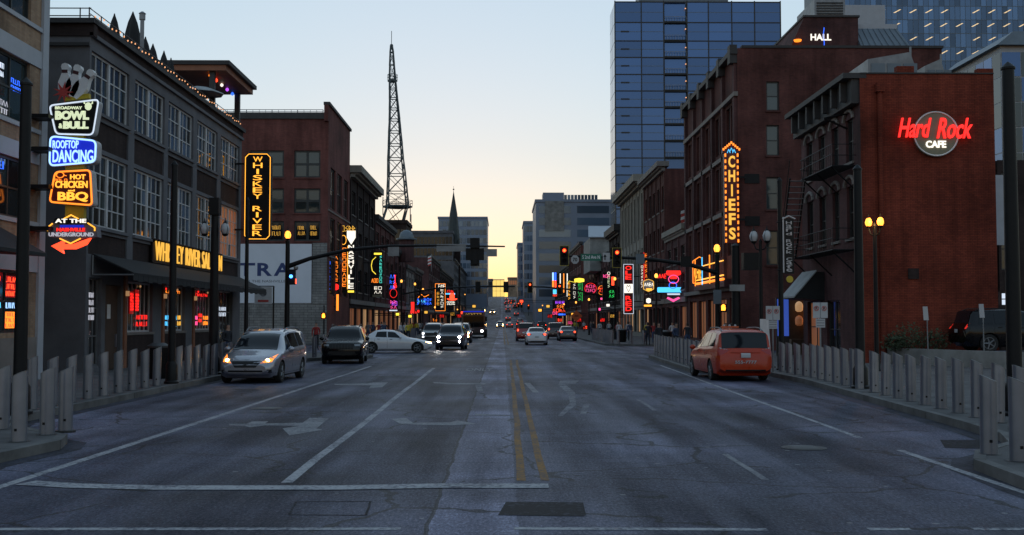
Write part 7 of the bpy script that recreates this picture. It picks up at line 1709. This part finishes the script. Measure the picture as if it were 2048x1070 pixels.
PE = [(816, 680, 96, 0, 'cloth_yellow', 'cloth_dark', .3, 'pedestrian in a yellow jacket behind the white sedan'), (801, 680, 95, 1, 'cloth_white', 'cloth_denim', 1.2, 'pedestrian in a white top and jeans left of the yellow jacket'), (810, 680, 97.5, 3, 'cloth_white', 'cloth_dark', -.5, 'pedestrian in a white top and dark trousers by the yellow jacket'), (770, 680, 100, 2, 'cloth_dark', 'cloth_dark', 0, 'dark clothed pedestrian under the yellow arc blade'), (757, 680, 99, 0, 'cloth_red', 'cloth_dark', 2.8, 'pedestrian in a red top below the arc blade'), (736, 680, 101, 1, 'cloth_grey', 'cloth_denim', 0, 'pedestrian in grey behind the black SUV roof'),
      (632, 690, 70, 3, 'cloth_red', 'cloth_dark', .4, 'pedestrian in red near the saloon corner'), (455, 690, 46.5, 1, 'cloth_dark', 'cloth_denim', 1.0, 'pedestrian in dark coat behind the silver minivan'), (1296, 690, 82, 0, 'cloth_dark', 'cloth_dark', 3.0, 'dark clothed pedestrian beside the litter bin'), (1308, 690, 88, 2, 'cloth_red', 'cloth_denim', 0, 'pedestrian in a red top by the red lettered blade'), (1318, 690, 66, 0, 'cloth_dark', 'cloth_dark', .2, 'tall dark figure walking at the crossroads corner'), (1352, 690, 62, 1, 'cloth_denim', 'cloth_dark', .8, 'pedestrian in blue leaning by the bollard row'), (1345, 690, 90, 3, 'cloth_white', 'cloth_dark', 0, 'pedestrian in white below the hat neon'), (1375, 690, 70, 2, 'cloth_dark', 'cloth_denim', 3, 'pedestrian in dark jacket behind the bollard row'), (1452, 690, 60, 3, 'cloth_red', 'cloth_dark', -.6, 'pedestrian in red by the bar doors'), (1462, 690, 63, 0, 'cloth_grey', 'cloth_dark', 2.6, 'pedestrian in grey by the bar doors'), (1260, 690, 100, 0, 'cloth_denim', 'cloth_dark', 0, 'pedestrian in blue beyond the crossroads, under the red blade'), (1238, 690, 104, 2, 'cloth_white', 'cloth_grey', 3, 'pedestrian in white beyond the crossroads'), (1606, 690, 55, 1, 'cloth_dark', 'cloth_dark', 1.5, 'dark figure sitting place by the orange display')]
for q in PE[:-1]: person(*q)
rnd = random.Random(5); SHT = [('cloth_dark', 'dark jacket'), ('cloth_white', 'white top'), ('cloth_red', 'red top'), ('cloth_denim', 'blue jacket'), ('cloth_grey', 'grey top'), ('cloth_yellow', 'yellow top')]
for i in range(22):
    sg = -1 if i % 2 else 1; Y = 98 + (i // 2) * 8.5 + rnd.uniform(-1, 1); X = sg * rnd.uniform(10.3, 13.8); mt, nm = SHT[rnd.randrange(6)]
    px = 1005 + X / Y * F; person(px, 660, Y, rnd.randrange(4), mt, rnd.choice(['cloth_dark', 'cloth_denim']), rnd.choice([0, math.pi]) + rnd.uniform(-.4, .4), f'{ORD[i // 2]} of the distant walkers past the crossroads, {nm}, {"billboard" if sg < 0 else "red neon"} side')
NEAR = [(1170, 655, 'n_redhot', 'ruby'), (1158, 640, 'n_red', 'crimson'), (1140, 645, 'n_pink', 'rose'), (1120, 640, 'n_redhot', 'scarlet'), (1100, 632, 'n_red', 'cherry'), (1092, 622, 'n_pink', 'magenta'), (870, 640, 'n_orange', 'tangerine'), (884, 632, 'n_red', 'brick red'), (905, 628, 'n_gold', 'straw gold'), (918, 632, 'n_red', 'wine red'), (1205, 640, 'n_red', 'vermilion'), (1225, 632, 'n_gold', 'butter gold'), (1068, 618, 'n_red', 'garnet'), (1110, 590, 'n_redhot', 'coral'), (858, 596, 'n_pink', 'fuchsia')]
for i, (px, py, mt, nm) in enumerate(NEAR):
    Y = 15.2 * F / abs(px - 1005) * rnd.uniform(.9, .98); neon('window_sign', f'little {nm} neon sign in a far bar front, {"billboard" if px < 1005 else "red neon"} side', px - 5, py - 4, px + 5, py + 4, Y, 'sign_black', None, [('squig', mt, .05, .1, .95, .9, 2, 3)])
# ================================================================== small street things
for px, Y, lb in ((1333, 80, 'black litter bin at the far corner by the bollards'), (1245, 95, 'black litter bin beyond the crossroads'), (330, 36, 'black litter bin by the slim pole before the saloon')):
    c = at(px, 660, Y); x = c.x if px > 400 else -11.2; o = thing('litter_bin', lb, 'bin', (x, Y, .15)); MB().lathe((x, Y, .15), [(.27, 0), (.32, .1), (.34, .95), (.36, 1.0)], 14).build('drum', 'black_metal', o, True); MB().lathe((x, Y, 1.15), [(.37, 0), (.37, .06), (.2, .16), (.16, .16)], 14).build('lid', 'dark_metal', o, True)
o = thing('planter_panel', 'pale pink temporary panel standing behind the taxi', 'panel', (9.9, 44.5, .15)); a, b = at(1521, 700, 44), at(1547, 638, 44); MB().hexa([(a.x, 44, .15), (b.x, 44.4, .15), (b.x, 44.45, .15), (a.x, 44.05, .15), (a.x, 44, b.z), (b.x - .1, 44.4, b.z), (b.x - .1, 44.45, b.z), (a.x, 44.05, b.z)]).build('board', 'fabric_white', o); MB().box((a.x - .05, 43.9, .13), (b.x + .05, 44.6, .2)).build('foot', 'dark_metal', o)
# shrubs against the cafe wall
for i, (px, Y, r, lb) in enumerate(((1818, 47.6, .62, 'dark leafy shrub at the foot of the painted wall'), (1872, 47.4, .5, 'smaller dark shrub beside the parked SUV'), (1790, 47.9, .4, 'little shrub at the corner of the retaining wall'))):
    c = at(px, 670, Y); o = thing('shrub', lb, 'shrub', (c.x, Y, .7)); m = MB(); rnd = random.Random(i)
    for k in range(420):
        d = Vector((rnd.gauss(0, 1), rnd.gauss(0, 1), rnd.gauss(0, .8))).normalized() * r * rnd.uniform(.55, 1.08) * (1 + .25 * math.sin(5 * rnd.random())); p = Vector((c.x, Y, .7 + r * .85)) + Vector((d.x * 1.2, d.y * .7, d.z))
        if p.z < .72: continue
        u = Vector((rnd.uniform(-1, 1), rnd.uniform(-1, 1), rnd.uniform(-1, 1))).normalized(); v = u.orthogonal().normalized(); l_ = rnd.uniform(.05, .1); m.mi = rnd.randrange(2); m.face([p - u * l_, p + v * l_ * .45, p + u * l_, p - v * l_ * .45])
    m.build('foliage', ['leaf_a', 'leaf_b'], o); s_ = MB()
    for k in range(4): a = k * 1.6; s_.tube((c.x, Y, .68), (c.x + .3 * r * math.cos(a), Y + .2 * r * math.sin(a), .7 + r), .03, .012, 5)
    s_.build('stem', 'bark', o)

bpy.data.scenes.remove(SCR)
